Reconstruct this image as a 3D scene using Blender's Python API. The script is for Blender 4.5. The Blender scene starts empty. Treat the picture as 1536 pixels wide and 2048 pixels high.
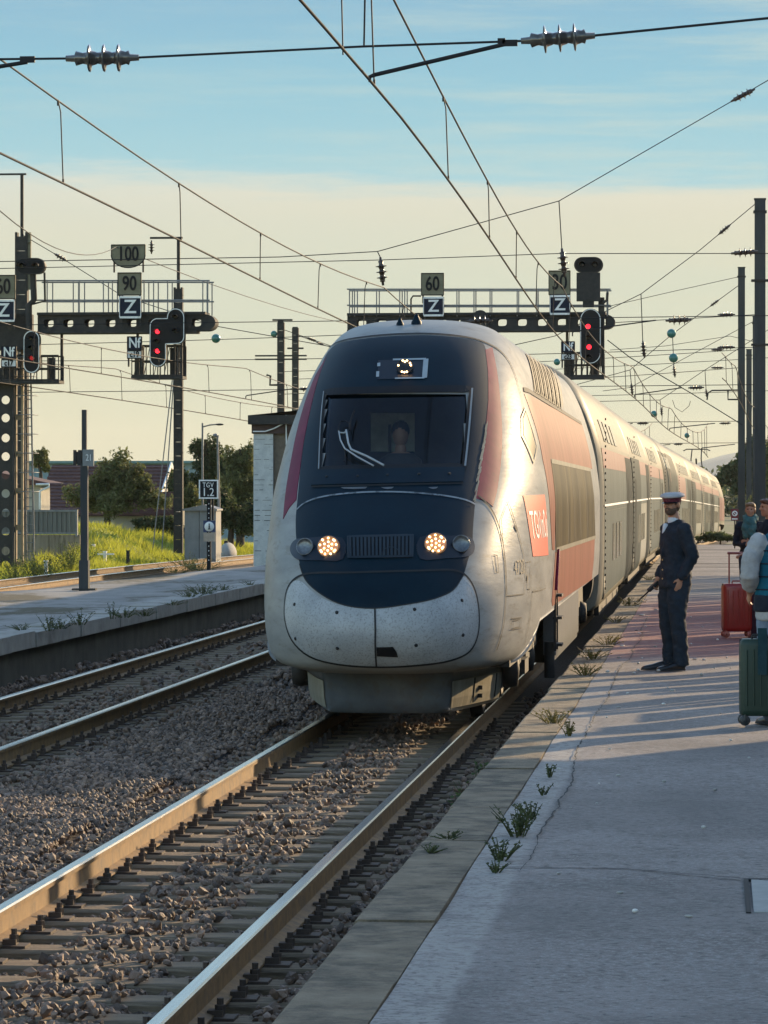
import bpy, bmesh, math, random
import numpy as np
from mathutils import Vector, Matrix, geometry
from mathutils.bvhtree import BVHTree
SC = bpy.context.scene
COL = SC.collection
rnd = random.Random(7)
R = math.radians
pi = math.pi

# ------------------------------------------------------------------ camera frame used for surveying points on the photograph
FPX, VPX, HY, CH = 6900.0, 1432.0, 977.0, 2.30
TH = math.atan((VPX - 768.0) / FPX)
CT, ST = math.cos(TH), math.sin(TH)
def ray(px, py):
    a = (px - 768.0) / FPX
    return Vector((a * CT - ST, a * ST + CT, (HY - py) / FPX))
def P(px, py, Y):                       # point seen at (px,py) lying on the plane y = Y
    r = ray(px, py); return Vector((0, 0, CH)) + r * (Y / r.y)
def G(px, py, z):                       # point seen at (px,py) lying on the plane z
    r = ray(px, py); return Vector((0, 0, CH)) + r * ((z - CH) / r.z)
def off(Y):                             # sideways drift of the line: straight, then easing to the right
    if Y < 88: return 0.0
    if Y < 138: return (Y - 88) ** 2 / 4650.0
    return 0.5376 + (Y - 138) * 0.0215
def drop(Y):                            # the line falls gently in the distance
    if Y < 85: return 0.0
    if Y < 145: return -((Y - 85) ** 2) / 13500.0
    if Y < 300: return -0.2667 - (Y - 145) * 0.00889
    return -1.645

# ------------------------------------------------------------------ objects
W = {}
def link(o): COL.objects.link(o); return o
def tag(o, label=None, cat=None, group=None, kind=None):
    if label: o['label'] = label
    if cat: o['category'] = cat
    if group: o['group'] = group
    if kind: o['kind'] = kind
    return o
def thing(name, label, cat, loc=(0, 0, 0), group=None, rotz=0.0, local=False):
    o = bpy.data.objects.new(name, None); o.empty_display_size = 0.2
    o.location = loc; o.rotation_euler = (0, 0, rotz); link(o)
    W[o.name] = Vector((0, 0, 0)) if local else Vector(loc)
    return tag(o, label, cat, group)
def kids(o): return [c for c in bpy.data.objects if c.parent == o]
def copy_tree(o, parent=None, km=None):
    if km is None:
        km = {}
        for x in bpy.data.objects:
            if x.parent: km.setdefault(x.parent.name, []).append(x)
    c = o.copy(); link(c); c.parent = parent
    for k in km.get(o.name, []): copy_tree(k, c, km)
    return c

class MB:
    def __init__(s): s.v = []; s.f = []; s.m = []; s.s = []
    def add(s, vs, fs, m=0, sm=False):
        n = len(s.v); s.v += [tuple(v) for v in vs]
        s.f += [tuple(i + n for i in f) for f in fs]; s.m += [m] * len(fs); s.s += [sm] * len(fs); return s
    def box(s, c, d, rot=None, m=0):
        vs = [Vector((x * d[0] / 2, y * d[1] / 2, z * d[2] / 2)) for x in (-1, 1) for y in (-1, 1) for z in (-1, 1)]
        if rot is not None:
            M = rot if isinstance(rot, Matrix) else Matrix.Rotation(rot, 3, 'Z')
            vs = [M @ v for v in vs]
        c = Vector(c)
        return s.add([c + v for v in vs], [(0, 1, 3, 2), (4, 6, 7, 5), (0, 4, 5, 1), (2, 3, 7, 6), (0, 2, 6, 4), (1, 5, 7, 3)], m)
    def bbox(s, a, b, m=0):
        return s.box([(a[i] + b[i]) / 2 for i in range(3)], [abs(b[i] - a[i]) for i in range(3)], None, m)
    def tube(s, pts, r, n=6, m=0, caps=True, sm=True):
        pts = [Vector(p) for p in pts]; k = len(pts); rs = r if isinstance(r, (list, tuple)) else [r] * k
        vs = []; fs = []; prev = None
        for i, p in enumerate(pts):
            t = (pts[min(i + 1, k - 1)] - pts[max(i - 1, 0)])
            if t.length < 1e-9: t = Vector((0, 0, 1))
            t.normalize()
            if prev is None:
                u = t.cross(Vector((0, 0, 1)))
                if u.length < 1e-3: u = t.cross(Vector((1, 0, 0)))
            else: u = prev - t * prev.dot(t)
            u.normalize(); prev = u; w = t.cross(u)
            for j in range(n):
                a = 2 * pi * j / n; vs.append(p + (u * math.cos(a) + w * math.sin(a)) * rs[i])
        for i in range(k - 1):
            for j in range(n):
                fs.append((i * n + j, i * n + (j + 1) % n, (i + 1) * n + (j + 1) % n, (i + 1) * n + j))
        s.add(vs, fs, m, sm)
        if caps: s.add([vs[j] for j in range(n)], [tuple(range(n - 1, -1, -1))], m); s.add([vs[(k - 1) * n + j] for j in range(n)], [tuple(range(n))], m)
        return s
    def bar(s, a, b, w, h, m=0):        # rectangular bar from a to b
        a = Vector(a); b = Vector(b); d = b - a; L = d.length; q = d.to_track_quat('Y', 'Z').to_matrix()
        return s.box((a + b) / 2, (w, L, h), q, m)
    def lathe(s, prof, o, ax=(0, 0, 1), n=16, m=0, sm=True):   # prof: (r, h) list
        o = Vector(o); q = Vector(ax).normalized().to_track_quat('Z', 'Y').to_matrix(); vs = []; fs = []
        for r, h in prof:
            for j in range(n):
                a = 2 * pi * j / n; vs.append(o + q @ Vector((r * math.cos(a), r * math.sin(a), h)))
        for i in range(len(prof) - 1):
            for j in range(n): fs.append((i * n + j, i * n + (j + 1) % n, (i + 1) * n + (j + 1) % n, (i + 1) * n + j))
        return s.add(vs, fs, m, sm)
    def ell(s, c, r, rot=None, n=14, k=9, m=0):
        c = Vector(c); vs = []; fs = []
        for i in range(k + 1):
            t = pi * i / k
            for j in range(n):
                a = 2 * pi * j / n; v = Vector((r[0] * math.sin(t) * math.cos(a), r[1] * math.sin(t) * math.sin(a), r[2] * math.cos(t)))
                vs.append(c + (rot @ v if rot is not None else v))
        for i in range(k):
            for j in range(n): fs.append((i * n + j, (i + 1) * n + j, (i + 1) * n + (j + 1) % n, i * n + (j + 1) % n))
        return s.add(vs, fs, m, True)
    def loft(s, rings, m=0, sm=True, cap=True):   # rings: lists of points, equal length
        n = len(rings[0]); vs = [p for r in rings for p in r]; fs = []
        for i in range(len(rings) - 1):
            for j in range(n): fs.append((i * n + j, i * n + (j + 1) % n, (i + 1) * n + (j + 1) % n, (i + 1) * n + j))
        s.add(vs, fs, m, sm)
        if cap: s.add(rings[0], [tuple(range(n - 1, -1, -1))], m); s.add(rings[-1], [tuple(range(n))], m)
        return s
    def prism(s, poly, depth, M=None, m=0):       # poly in local xz, extruded along +y by depth; M: 4x4
        n = len(poly); vs = [Vector((x, 0, z)) for x, z in poly] + [Vector((x, depth, z)) for x, z in poly]
        if M is not None: vs = [M @ v for v in vs]
        fs = [tuple(range(n)), tuple(range(2 * n - 1, n - 1, -1))] + [(i, i + n, (i + 1) % n + n, (i + 1) % n) for i in range(n)]
        return s.add(vs, fs, m)
    def build(s, name, mats, parent=None, origin=None):
        me = bpy.data.meshes.new(name)
        if parent is not None: o0 = W[parent.name]
        elif origin is not None: o0 = Vector(origin)
        elif s.v:
            a = np.array(s.v); o0 = Vector(((a[:, 0].min() + a[:, 0].max()) / 2, (a[:, 1].min() + a[:, 1].max()) / 2, a[:, 2].min()))
        else: o0 = Vector((0, 0, 0))
        me.from_pydata([(v[0] - o0.x, v[1] - o0.y, v[2] - o0.z) for v in s.v], [], s.f)
        if not isinstance(mats, (list, tuple)): mats = [mats]
        for mm in mats: me.materials.append(mm)
        me.polygons.foreach_set('material_index', s.m); me.polygons.foreach_set('use_smooth', s.s); me.update()
        o = bpy.data.objects.new(name, me); link(o)
        if parent is not None: o.parent = parent
        else: o.location = o0
        W[o.name] = o0
        return o

def np_mesh(name, V, F, mat, smooth=False, parent=None):        # V (n,3), F (m,3 or 4) numpy
    me = bpy.data.meshes.new(name); k = F.shape[1]
    me.vertices.add(len(V)); me.vertices.foreach_set('co', np.ascontiguousarray(V, dtype=np.float32).ravel())
    me.loops.add(len(F) * k); me.polygons.add(len(F))
    me.polygons.foreach_set('loop_start', np.arange(0, len(F) * k, k, dtype=np.int32))
    me.loops.foreach_set('vertex_index', np.ascontiguousarray(F, dtype=np.int32).ravel())
    me.polygons.foreach_set('use_smooth', np.full(len(F), smooth))
    me.update(calc_edges=True); me.materials.append(mat)
    o = bpy.data.objects.new(name, me); link(o); W[o.name] = Vector((0, 0, 0))
    if parent is not None: o.parent = parent
    return o

def text_mb(txt, h, depth, M, sx=1.0, spacing=1.0, offset=0.0):   # extruded lettering, centred, in local xz facing -y, then M
    cu = bpy.data.curves.new('lettering_curve', 'FONT'); cu.body = txt; cu.size = h / 0.7; cu.align_x = 'CENTER'; cu.align_y = 'CENTER'
    cu.extrude = depth / 2; cu.space_character = spacing; cu.offset = offset; cu.resolution_u = 4
    o = bpy.data.objects.new('lettering_curve', cu); link(o)
    dg = bpy.context.evaluated_depsgraph_get(); me = o.evaluated_get(dg).to_mesh()
    vs = [M @ Vector((v.co.x * sx, -v.co.z, v.co.y)) for v in me.vertices]; fs = [tuple(p.vertices) for p in me.polygons]
    o.evaluated_get(dg).to_mesh_clear(); bpy.data.objects.remove(o); bpy.data.curves.remove(cu)
    b = MB(); b.add(vs, fs); return b
def T(x, y, z, rz=0.0): return Matrix.Translation((x, y, z)) @ Matrix.Rotation(rz, 4, 'Z')

# ------------------------------------------------------------------ materials
def lin(r, g, b):
    f = lambda c: (c / 255 / 12.92) if c / 255 <= 0.04045 else ((c / 255 + 0.055) / 1.055) ** 2.4
    return (f(r), f(g), f(b))
def pm(name, c, c2=None, rough=0.7, metal=0.0, sc=4.0, var=0.12, bump=0.0, bsc=40.0, dirt=None, dsc=2.0, dlo=0.5, dhi=0.7, stretch=None, emit=None, estr=0.0, coat=0.0, spec=0.5, rvar=0.0, island=0.0, detail=6):
    m = bpy.data.materials.new(name); m.use_nodes = True; nt = m.node_tree; N = nt.nodes; L = nt.links
    b = N['Principled BSDF']; b.inputs['Roughness'].default_value = rough; b.inputs['Metallic'].default_value = metal
    b.inputs['Coat Weight'].default_value = coat; b.inputs['Coat Roughness'].default_value = 0.08; b.inputs['Specular IOR Level'].default_value = spec
    c = tuple(c[:3]); c2 = tuple(min(1, x * (1 + 2.2 * var)) for x in c) if c2 is None else tuple(c2[:3])
    tc = N.new('ShaderNodeTexCoord'); mp = N.new('ShaderNodeMapping'); L.new(tc.outputs['Object'], mp.inputs[0])
    if stretch: mp.inputs['Scale'].default_value = stretch
    n1 = N.new('ShaderNodeTexNoise'); n1.inputs['Scale'].default_value = sc; n1.inputs['Detail'].default_value = detail; n1.inputs['Roughness'].default_value = 0.65
    L.new(mp.outputs[0], n1.inputs['Vector'])
    mr = N.new('ShaderNodeMapRange'); mr.inputs[1].default_value = 0.3; mr.inputs[2].default_value = 0.7; L.new(n1.outputs['Fac'], mr.inputs[0])
    mx = N.new('ShaderNodeMix'); mx.data_type = 'RGBA'; L.new(mr.outputs[0], mx.inputs['Factor'])
    a = tuple(x * (1 - var) for x in c)
    mx.inputs[6].default_value = (*a, 1); mx.inputs[7].default_value = (*c2, 1); out = mx.outputs[2]
    if dirt is not None:
        n2 = N.new('ShaderNodeTexNoise'); n2.inputs['Scale'].default_value = dsc; n2.inputs['Detail'].default_value = 8; n2.inputs['Roughness'].default_value = 0.7; L.new(mp.outputs[0], n2.inputs['Vector'])
        m2 = N.new('ShaderNodeMapRange'); m2.inputs[1].default_value = dlo; m2.inputs[2].default_value = dhi; L.new(n2.outputs['Fac'], m2.inputs[0])
        x2 = N.new('ShaderNodeMix'); x2.data_type = 'RGBA'; L.new(m2.outputs[0], x2.inputs['Factor']); L.new(out, x2.inputs[6]); x2.inputs[7].default_value = (*dirt[:3], 1); out = x2.outputs[2]
    if island:
        gi = N.new('ShaderNodeNewGeometry'); m3 = N.new('ShaderNodeMapRange'); m3.inputs[3].default_value = 1 - island; m3.inputs[4].default_value = 1 + island; L.new(gi.outputs['Random Per Island'], m3.inputs[0])
        vm = N.new('ShaderNodeVectorMath'); vm.operation = 'SCALE'; L.new(out, vm.inputs[0]); L.new(m3.outputs[0], vm.inputs['Scale']); out = vm.outputs[0]
    L.new(out, b.inputs['Base Color'])
    if rvar:
        m4 = N.new('ShaderNodeMapRange'); m4.inputs[3].default_value = max(0.02, rough - rvar); m4.inputs[4].default_value = min(1, rough + rvar); L.new(n1.outputs['Fac'], m4.inputs[0]); L.new(m4.outputs[0], b.inputs['Roughness'])
    if bump:
        n3 = N.new('ShaderNodeTexNoise'); n3.inputs['Scale'].default_value = bsc; n3.inputs['Detail'].default_value = 6; n3.inputs['Roughness'].default_value = 0.7; L.new(mp.outputs[0], n3.inputs['Vector'])
        bp = N.new('ShaderNodeBump'); bp.inputs['Strength'].default_value = bump; bp.inputs['Distance'].default_value = 0.03; L.new(n3.outputs['Fac'], bp.inputs['Height']); L.new(bp.outputs[0], b.inputs['Normal'])
    if emit is not None:
        b.inputs['Emission Color'].default_value = (*emit[:3], 1); b.inputs['Emission Strength'].default_value = estr
    return m
def leafm(name, c, c2, trans=0.35):
    m = pm(name, c, c2, rough=0.6, sc=0.9, var=0.2, island=0.35); nt = m.node_tree; N = nt.nodes; L = nt.links
    b = N['Principled BSDF']; o = N['Material Output']; t = N.new('ShaderNodeBsdfTranslucent'); ms = N.new('ShaderNodeMixShader'); ms.inputs[0].default_value = trans
    src = b.inputs['Base Color'].links[0].from_socket; L.new(src, t.inputs[0]); L.new(b.outputs[0], ms.inputs[1]); L.new(t.outputs[0], ms.inputs[2]); L.new(ms.outputs[0], o.inputs[0]); return m

M = {}
M['steel'] = pm('weathered_steel', (0.028, 0.03, 0.031), (0.05, 0.048, 0.045), rough=0.7, sc=6, bump=0.1, bsc=30, spec=.2)
M['galv'] = pm('galvanised_steel', (0.16, 0.17, 0.18), (0.25, 0.25, 0.25), rough=0.55, metal=0.3, sc=5)
M['wire'] = pm('overhead_wire', (0.02, 0.02, 0.023), rough=0.6, spec=.2)
M['copper'] = pm('contact_wire_metal', (0.022, 0.02, 0.02), rough=0.7, spec=.15)
M['insul'] = pm('brown_porcelain', (0.05, 0.035, 0.03), rough=0.22, sc=8)
M['gglass'] = pm('green_glass', (0.03, 0.16, 0.13), rough=0.12, sc=8, coat=0.6)
M['black'] = pm('matt_black_paint', (0.009, 0.010, 0.012), rough=0.6, spec=.2)
M['mastgrey'] = pm('dull_grey_mast_paint', (0.036, 0.042, 0.046), (0.062, 0.067, 0.068), rough=0.75, sc=1.2, stretch=(2, 2, .3), spec=.25)
M['white'] = pm('white_sign_paint', (0.72, 0.72, 0.70), rough=0.5, dirt=(0.35, 0.34, 0.30), dsc=6, dlo=0.55, dhi=0.8)
M['navy'] = pm('navy_sign_paint', (0.006, 0.012, 0.03), rough=0.6, spec=.2, sc=8)
M['khaki'] = pm('yellowed_sign_paint', (0.195, 0.18, 0.12), (0.25, 0.23, 0.16), rough=0.7, sc=5, spec=.15)
M['concrete'] = pm('weathered_concrete', (0.30, 0.29, 0.26), (0.42, 0.40, 0.36), rough=0.9, sc=2.5, bump=0.35, bsc=60, dirt=(0.14, 0.13, 0.11), dsc=1.3, dlo=0.55, dhi=0.75)
M['red_lamp'] = pm('red_signal_lens', (0.4, 0.02, 0.02), rough=0.3, emit=(1.0, 0.02, 0.035), estr=1.7)
M['red_dim'] = pm('dim_red_lens', (0.15, 0.01, 0.012), rough=0.3, emit=(1.0, 0.05, 0.06), estr=0.16)
M['warm_led'] = pm('warm_headlamp_led', (0.9, 0.8, 0.6), rough=0.3, emit=(1.0, 0.58, 0.26), estr=3.6)
M['lens_off'] = pm('dark_lens', (0.02, 0.022, 0.025), rough=0.15, coat=0.5)
M['rubber'] = pm('black_rubber', (0.015, 0.015, 0.017), rough=0.8)

# ------------------------------------------------------------------ camera, sun, sky
cam = bpy.data.cameras.new('camera'); co = bpy.data.objects.new('camera', cam); link(co)
co.location = (0, 0, CH); co.rotation_euler = (R(90), 0, TH)
cam.sensor_fit = 'HORIZONTAL'; cam.sensor_width = 36; cam.lens = FPX / 1536 * 36
cam.shift_y = -(1024 - HY) / 1536; cam.clip_start = 0.5; cam.clip_end = 20000
SC.camera = co
SAZ, SEL = R(33), R(15.3)
SUN = Vector((math.sin(SAZ) * math.cos(SEL), math.cos(SAZ) * math.cos(SEL), math.sin(SEL)))
sl = bpy.data.lights.new('sun', 'SUN'); sl.energy = 3.5; sl.angle = R(0.5); sl.color = (1.0, 0.73, 0.42)
so = bpy.data.objects.new('sun', sl); link(so); so.location = (20, 40, 40); so.rotation_euler = (-SUN).to_track_quat('-Z', 'Y').to_euler()
wd = bpy.data.worlds.new('World'); SC.world = wd; wd.use_nodes = True
def world():
    nt = wd.node_tree; N = nt.nodes; L = nt.links; N.clear()
    out = N.new('ShaderNodeOutputWorld'); sky = N.new('ShaderNodeTexSky'); sky.sky_type = 'NISHITA'; sky.sun_disc = False
    sky.sun_elevation = SEL; sky.sun_rotation = SAZ; sky.altitude = 300; sky.air_density = 1.2; sky.dust_density = 1.0; sky.ozone_density = 1.8
    bs = N.new('ShaderNodeBackground'); bs.inputs[1].default_value = 0.15; L.new(sky.outputs[0], bs.inputs[0])
    tc = N.new('ShaderNodeTexCoord'); sx = N.new('ShaderNodeSeparateXYZ'); L.new(tc.outputs['Generated'], sx.inputs[0])
    def noise(scale, sv, det=5, ro=0.6):
        mp = N.new('ShaderNodeMapping'); mp.inputs['Scale'].default_value = sv; L.new(tc.outputs['Generated'], mp.inputs[0])
        n = N.new('ShaderNodeTexNoise'); n.inputs['Scale'].default_value = scale; n.inputs['Detail'].default_value = det; n.inputs['Roughness'].default_value = ro; L.new(mp.outputs[0], n.inputs['Vector']); return n
    def math2(op, a, b):
        n = N.new('ShaderNodeMath'); n.operation = op
        for i, x in enumerate((a, b)):
            if isinstance(x, (int, float)): n.inputs[i].default_value = x
            else: L.new(x, n.inputs[i])
        return n.outputs[0]
    def mrange(v, a, b, c, d, kind='SMOOTHSTEP'):
        n = N.new('ShaderNodeMapRange'); n.interpolation_type = kind; L.new(v, n.inputs[0])
        for i, x in enumerate((a, b, c, d)): n.inputs[i + 1].default_value = x
        return n.outputs[0]
    def ramp(v, stops):
        n = N.new('ShaderNodeValToRGB'); L.new(v, n.inputs[0]); e = n.color_ramp.elements
        while len(e) > 1: e.remove(e[-1])
        e[0].position = stops[0][0]; e[0].color = (*stops[0][1], 1)
        for p, c in stops[1:]: q = e.new(p); q.color = (*c, 1)
        return n.outputs[0]
    def mix(f, a, b):
        n = N.new('ShaderNodeMix'); n.data_type = 'RGBA'; L.new(f, n.inputs[0]) if not isinstance(f, float) else None; L.new(a, n.inputs[6])
        if isinstance(b, tuple): n.inputs[7].default_value = (*b, 1)
        else: L.new(b, n.inputs[7])
        return n.outputs[2]
    z = sx.outputs[2]; zs = math2('MULTIPLY', z, 5.0)
    blue = ramp(zs, [(0.0, lin(176, 214, 218)), (0.46, lin(166, 209, 218)), (0.58, lin(146, 198, 216)), (0.72, lin(136, 185, 211)), (1.0, lin(124, 173, 206))])
    cream = ramp(zs, [(0.0, lin(224, 214, 176)), (0.10, lin(220, 216, 182)), (0.30, lin(219, 217, 190)), (0.40, lin(222, 219, 198)), (0.47, lin(224, 224, 210))])
    n1 = noise(4.0, (1, 1, 11), 7, 0.66); n2 = noise(9.0, (1, 1, 14), 6, 0.65); n3 = noise(3.0, (1, 1, 5), 3, 0.5)
    zz = math2('ADD', z, math2('MULTIPLY', math2('SUBTRACT', n1.outputs[0], 0.5), 0.042))
    xt = math2('MULTIPLY', sx.outputs[0], 0.035)
    zz = math2('ADD', zz, xt)
    bank = mrange(zz, 0.0820, 0.0915, 1.0, 0.0)
    soft = math2('MULTIPLY', mrange(n3.outputs[0], 0.35, 0.65, 0.80, 1.0), bank)
    wisp = math2('MULTIPLY', mrange(n2.outputs[0], 0.42, 0.72, 0.0, 0.75), mrange(math2('ADD', sx.outputs[0], 0.12), -0.05, 0.12, 0.35, 1.0))
    blue2 = mix(wisp, blue, lin(196, 214, 208))
    sd = N.new('ShaderNodeVectorMath'); sd.operation = 'DOT_PRODUCT'; L.new(tc.outputs['Generated'], sd.inputs[0]); sd.inputs[1].default_value = (math.sin(SAZ), math.cos(SAZ), 0)
    toward = mrange(sd.outputs['Value'], -0.35, 0.55, 0.0, 1.0)      # the bank of cloud lies on the sunset side of the sky
    low = mix(math2('MULTIPLY', soft, toward), mix(toward, sky.outputs[0], blue2) if False else blue2, cream)
    bl = N.new('ShaderNodeBackground'); bl.inputs[1].default_value = 0.49; L.new(low, bl.inputs[0])
    f = math2('MULTIPLY', mrange(z, 0.17, 0.32, 1.0, 0.0), toward)
    ms = N.new('ShaderNodeMixShader'); L.new(f, ms.inputs[0]); L.new(bs.outputs[0], ms.inputs[1]); L.new(bl.outputs[0], ms.inputs[2]); L.new(ms.outputs[0], out.inputs[0])
world()
SC.view_settings.view_transform = 'Standard'; SC.view_settings.look = 'None'; SC.view_settings.exposure = 1.05; SC.view_settings.gamma = 1.0
SC.cycles.max_bounces = 8; SC.cycles.transparent_max_bounces = 12; SC.cycles.caustics_reflective = False; SC.cycles.caustics_refractive = False
SC.cycles.use_denoising = True
# ================================================================== ground, ballast, tracks, platforms
TRK = -3.16; TRK2 = -7.07; GA = 0.7525
PE = -1.52; PZ = 0.47                       # platform edge and height above rail
def strip_grid(name, xs_of, ys, z_of, mat, kind='structure'):
    V = []; F = []; nx = None
    for Y in ys:
        xs = xs_of(Y); nx = len(xs)
        for x in xs: V.append((x, Y, z_of(x, Y)))
    for i in range(len(ys) - 1):
        for j in range(nx - 1): F.append((i * nx + j, i * nx + j + 1, (i + 1) * nx + j + 1, (i + 1) * nx + j))
    o = np_mesh(name, np.array(V), np.array(F), mat, True); tag(o, kind=kind); return o
def frange(a, b, n): return [a + (b - a) * i / n for i in range(n + 1)]
M['soil'] = pm('dry_earth', (0.14, 0.115, 0.08), (0.22, 0.18, 0.12), rough=1, sc=0.6, bump=0.5, bsc=8, dirt=(0.10, 0.13, 0.035), dsc=0.12, dlo=0.4, dhi=0.6)
ysg = [-20, 0, 10] + frange(20, 320, 60) + [400, 600, 1000, 2000, 4000, 9000]
strip_grid('ground', lambda Y: [-6000, -1500, -400, -150, -60, -40, -22, -10, 0, 10, 30, 60, 150, 400, 1500, 6000], ysg, lambda x, Y: -0.42 + drop(Y), M['soil'])
M['ballast'] = pm('ballast_bed', (0.022, 0.018, 0.017), (0.085, 0.07, 0.06), rough=0.95, sc=22, bump=1.0, bsc=26, dirt=(0.05, 0.032, 0.022), dsc=0.5, dlo=0.45, dhi=0.7, detail=3)
ysb = frange(8, 40, 60) + frange(40.6, 240, 200)
def bedz(x, Y):
    d1 = abs(x - off(Y) - TRK); d2 = abs(x - off(Y) - TRK2)
    return -0.235 + drop(Y) + (0.05 if min(d1, d2) > 1.3 else 0.0)
strip_grid('ballast_bed', lambda Y: [off(Y) + v for v in frange(-8.8, PE + 0.02, 22)], ysb, bedz, M['ballast'])
def bed3(name, xc, w, y0, y1, zt):
    strip_grid(name, lambda Y: [xc(Y) + v for v in (-w - 1.2, -w, -w / 2, 0, w / 2, w, w + 1.2)], frange(y0, y1, 60),
               lambda x, Y: zt + drop(Y) - (0.3 if abs(x - xc(Y)) > w + 0.5 else 0.0), pm('sun_lightened_siding_ballast', (0.17, 0.14, 0.115), (0.34, 0.29, 0.24), rough=0.95, sc=14, bump=1.0, bsc=20, dirt=(0.09, 0.07, 0.055), dsc=.8, dlo=.5, dhi=.7))  # siding stones coloured lighter to stand in for sunlight on them
T3 = lambda Y: -16.95 + (Y - 100) * 0.016 + off(Y)
T4 = lambda Y: -21.6 + off(Y) if False else -12.0 + off(Y)
bed3('ballast_bed_siding', T3, 1.6, 60, 240, -0.2)

# loose stones -------------------------------------------------------
M['stone'] = pm('crushed_stone', (0.095, 0.062, 0.044), (0.27, 0.18, 0.125), rough=0.65, sc=7, var=0.2, island=0.7, bump=0.3, bsc=120)
def icos():
    t = (1 + 5 ** .5) / 2
    v = np.array([(-1, t, 0), (1, t, 0), (-1, -t, 0), (1, -t, 0), (0, -1, t), (0, 1, t), (0, -1, -t), (0, 1, -t), (t, 0, -1), (t, 0, 1), (-t, 0, -1), (-t, 0, 1)], float)
    v /= np.linalg.norm(v[0])
    f = np.array([(0, 11, 5), (0, 5, 1), (0, 1, 7), (0, 7, 10), (0, 10, 11), (1, 5, 9), (5, 11, 4), (11, 10, 2), (10, 7, 6), (7, 1, 8), (3, 9, 4), (3, 4, 2), (3, 2, 6), (3, 6, 8), (3, 8, 9), (4, 9, 5), (2, 4, 11), (6, 2, 10), (8, 6, 7), (9, 8, 1)])
    return v, f
def stones(name, pts, rads, seed=1):
    rng = np.random.default_rng(seed); n = len(pts); v0, f0 = icos()
    var = np.stack([v0 * rng.uniform(0.6, 1.15, (12, 1)) for _ in range(12)])
    vs = var[rng.integers(0, 12, n)] * rng.uniform(0.6, 1.3, (n, 1, 3)) * rads[:, None, None]
    q = rng.normal(size=(n, 4)); q /= np.linalg.norm(q, axis=1)[:, None]; w, x, y, z = q.T
    Rm = np.stack([1 - 2 * (y * y + z * z), 2 * (x * y - z * w), 2 * (x * z + y * w), 2 * (x * y + z * w), 1 - 2 * (x * x + z * z), 2 * (y * z - x * w), 2 * (x * z - y * w), 2 * (y * z + x * w), 1 - 2 * (x * x + y * y)], 1).reshape(n, 3, 3)
    vs = np.einsum('nij,nkj->nki', Rm, vs) + pts[:, None, :]
    F = (f0[None] + (np.arange(n) * 12)[:, None, None]).reshape(-1, 3)
    o = np_mesh(name, vs.reshape(-1, 3), F, M['stone']); tag(o, kind='stuff'); return o
def ballast_pts(n, y0, y1, xl, xr, seed, rmin, rmax):
    rng = np.random.default_rng(seed)
    Y = y0 + (y1 - y0) * rng.random(n) ** 0.9; X = xl(Y) + (xr - xl(Y)) * rng.random(n); r = rng.uniform(rmin, rmax, n)
    z = np.full(n, -0.185) + rng.uniform(-0.03, 0.012, n)
    keep = np.ones(n, bool)
    for tc in (TRK, TRK2):
        for sgn in (-1, 1):
            d = np.abs(X - tc - sgn * GA); keep &= d > 0.11
        inside = np.abs(X - tc) < 1.28
        ph = np.mod(Y - 13.0, 0.6); onsl = inside & ((ph < 0.15) | (ph > 0.45))
        near = np.abs(np.abs(X - tc) - GA + .08) < 0.34
        keep &= ~(onsl & near) & ~(onsl & (rng.random(n) < 0.82))
        z[onsl] += 0.035; z[inside & ~onsl] -= 0.018
        z[inside & ~onsl & near] -= 0.035
    out = (np.abs(X - TRK) > 1.35) & (np.abs(X - TRK2) > 1.35); z[out] += 0.045 + 0.03 * np.sin(X[out] * 3.1 + Y[out] * 1.7)
    k = keep; return np.stack([X[k], Y[k], z[k]], 1), r[k]
p_, r_ = ballast_pts(105000, 12.0, 42.0, lambda Y: np.maximum(-0.215 * Y - 0.3, -8.7), PE - 0.03, 3, 0.015, 0.035)
stones('ballast_stones', p_, r_, 5)
p_, r_ = ballast_pts(9000, 42.0, 75.0, lambda Y: np.full_like(Y, -8.7), -4.6, 4, 0.03, 0.06)
stones('ballast_stones_distant', p_, r_, 6)

# tracks -------------------------------------------------------------
M['railside'] = pm('rusty_rail_web', (0.165, 0.095, 0.036), (0.28, 0.165, 0.062), rough=0.75, sc=9, dirt=(0.09, 0.065, 0.05), dsc=5, dlo=0.5, dhi=0.75, bump=0.15, bsc=60)
M['railtop'] = pm('polished_rail_head', (0.50, 0.49, 0.47), (0.62, 0.60, 0.57), rough=0.22, metal=1.0, sc=3, stretch=(20, 0.6, 20))
M['sleeper'] = pm('weathered_timber', (0.17, 0.125, 0.08), (0.32, 0.24, 0.155), rough=0.9, sc=5, stretch=(1.0, 14, 6), bump=0.6, bsc=9, dirt=(0.06, 0.045, 0.035), dsc=2, dlo=0.5, dhi=0.7)
M['clip'] = pm('rusty_clip', (0.05, 0.035, 0.028), (0.10, 0.07, 0.05), rough=0.8, sc=20)
RP = [(-.075, -.172), (.075, -.172), (.075, -.160), (.012, -.140), (.010, -.045), (.034, -.036), (.036, -.010), (.028, 0), (-.028, 0), (-.036, -.010), (-.034, -.036), (-.010, -.045), (-.012, -.140), (-.075, -.160)]
def rail(xf, y0, y1, step, parent):
    b = MB(); ys = frange(y0, y1, max(2, int((y1 - y0) / step))); n = len(RP); vs = []; fs = []; ms = []
    for Y in ys: vs += [(xf(Y) + x, Y, drop(Y) + z) for x, z in RP]
    for i in range(len(ys) - 1):
        for j in range(n):
            fs.append((i * n + j, i * n + (j + 1) % n, (i + 1) * n + (j + 1) % n, (i + 1) * n + j)); ms.append(1 if j in (6, 7, 8) else 0)
    b.v = vs; b.f = fs; b.m = ms; b.s = [False] * len(fs)
    b.add([vs[j] for j in range(n)], [tuple(range(n))]); return b.build('rail', [M['railside'], M['railtop']], parent)
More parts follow.
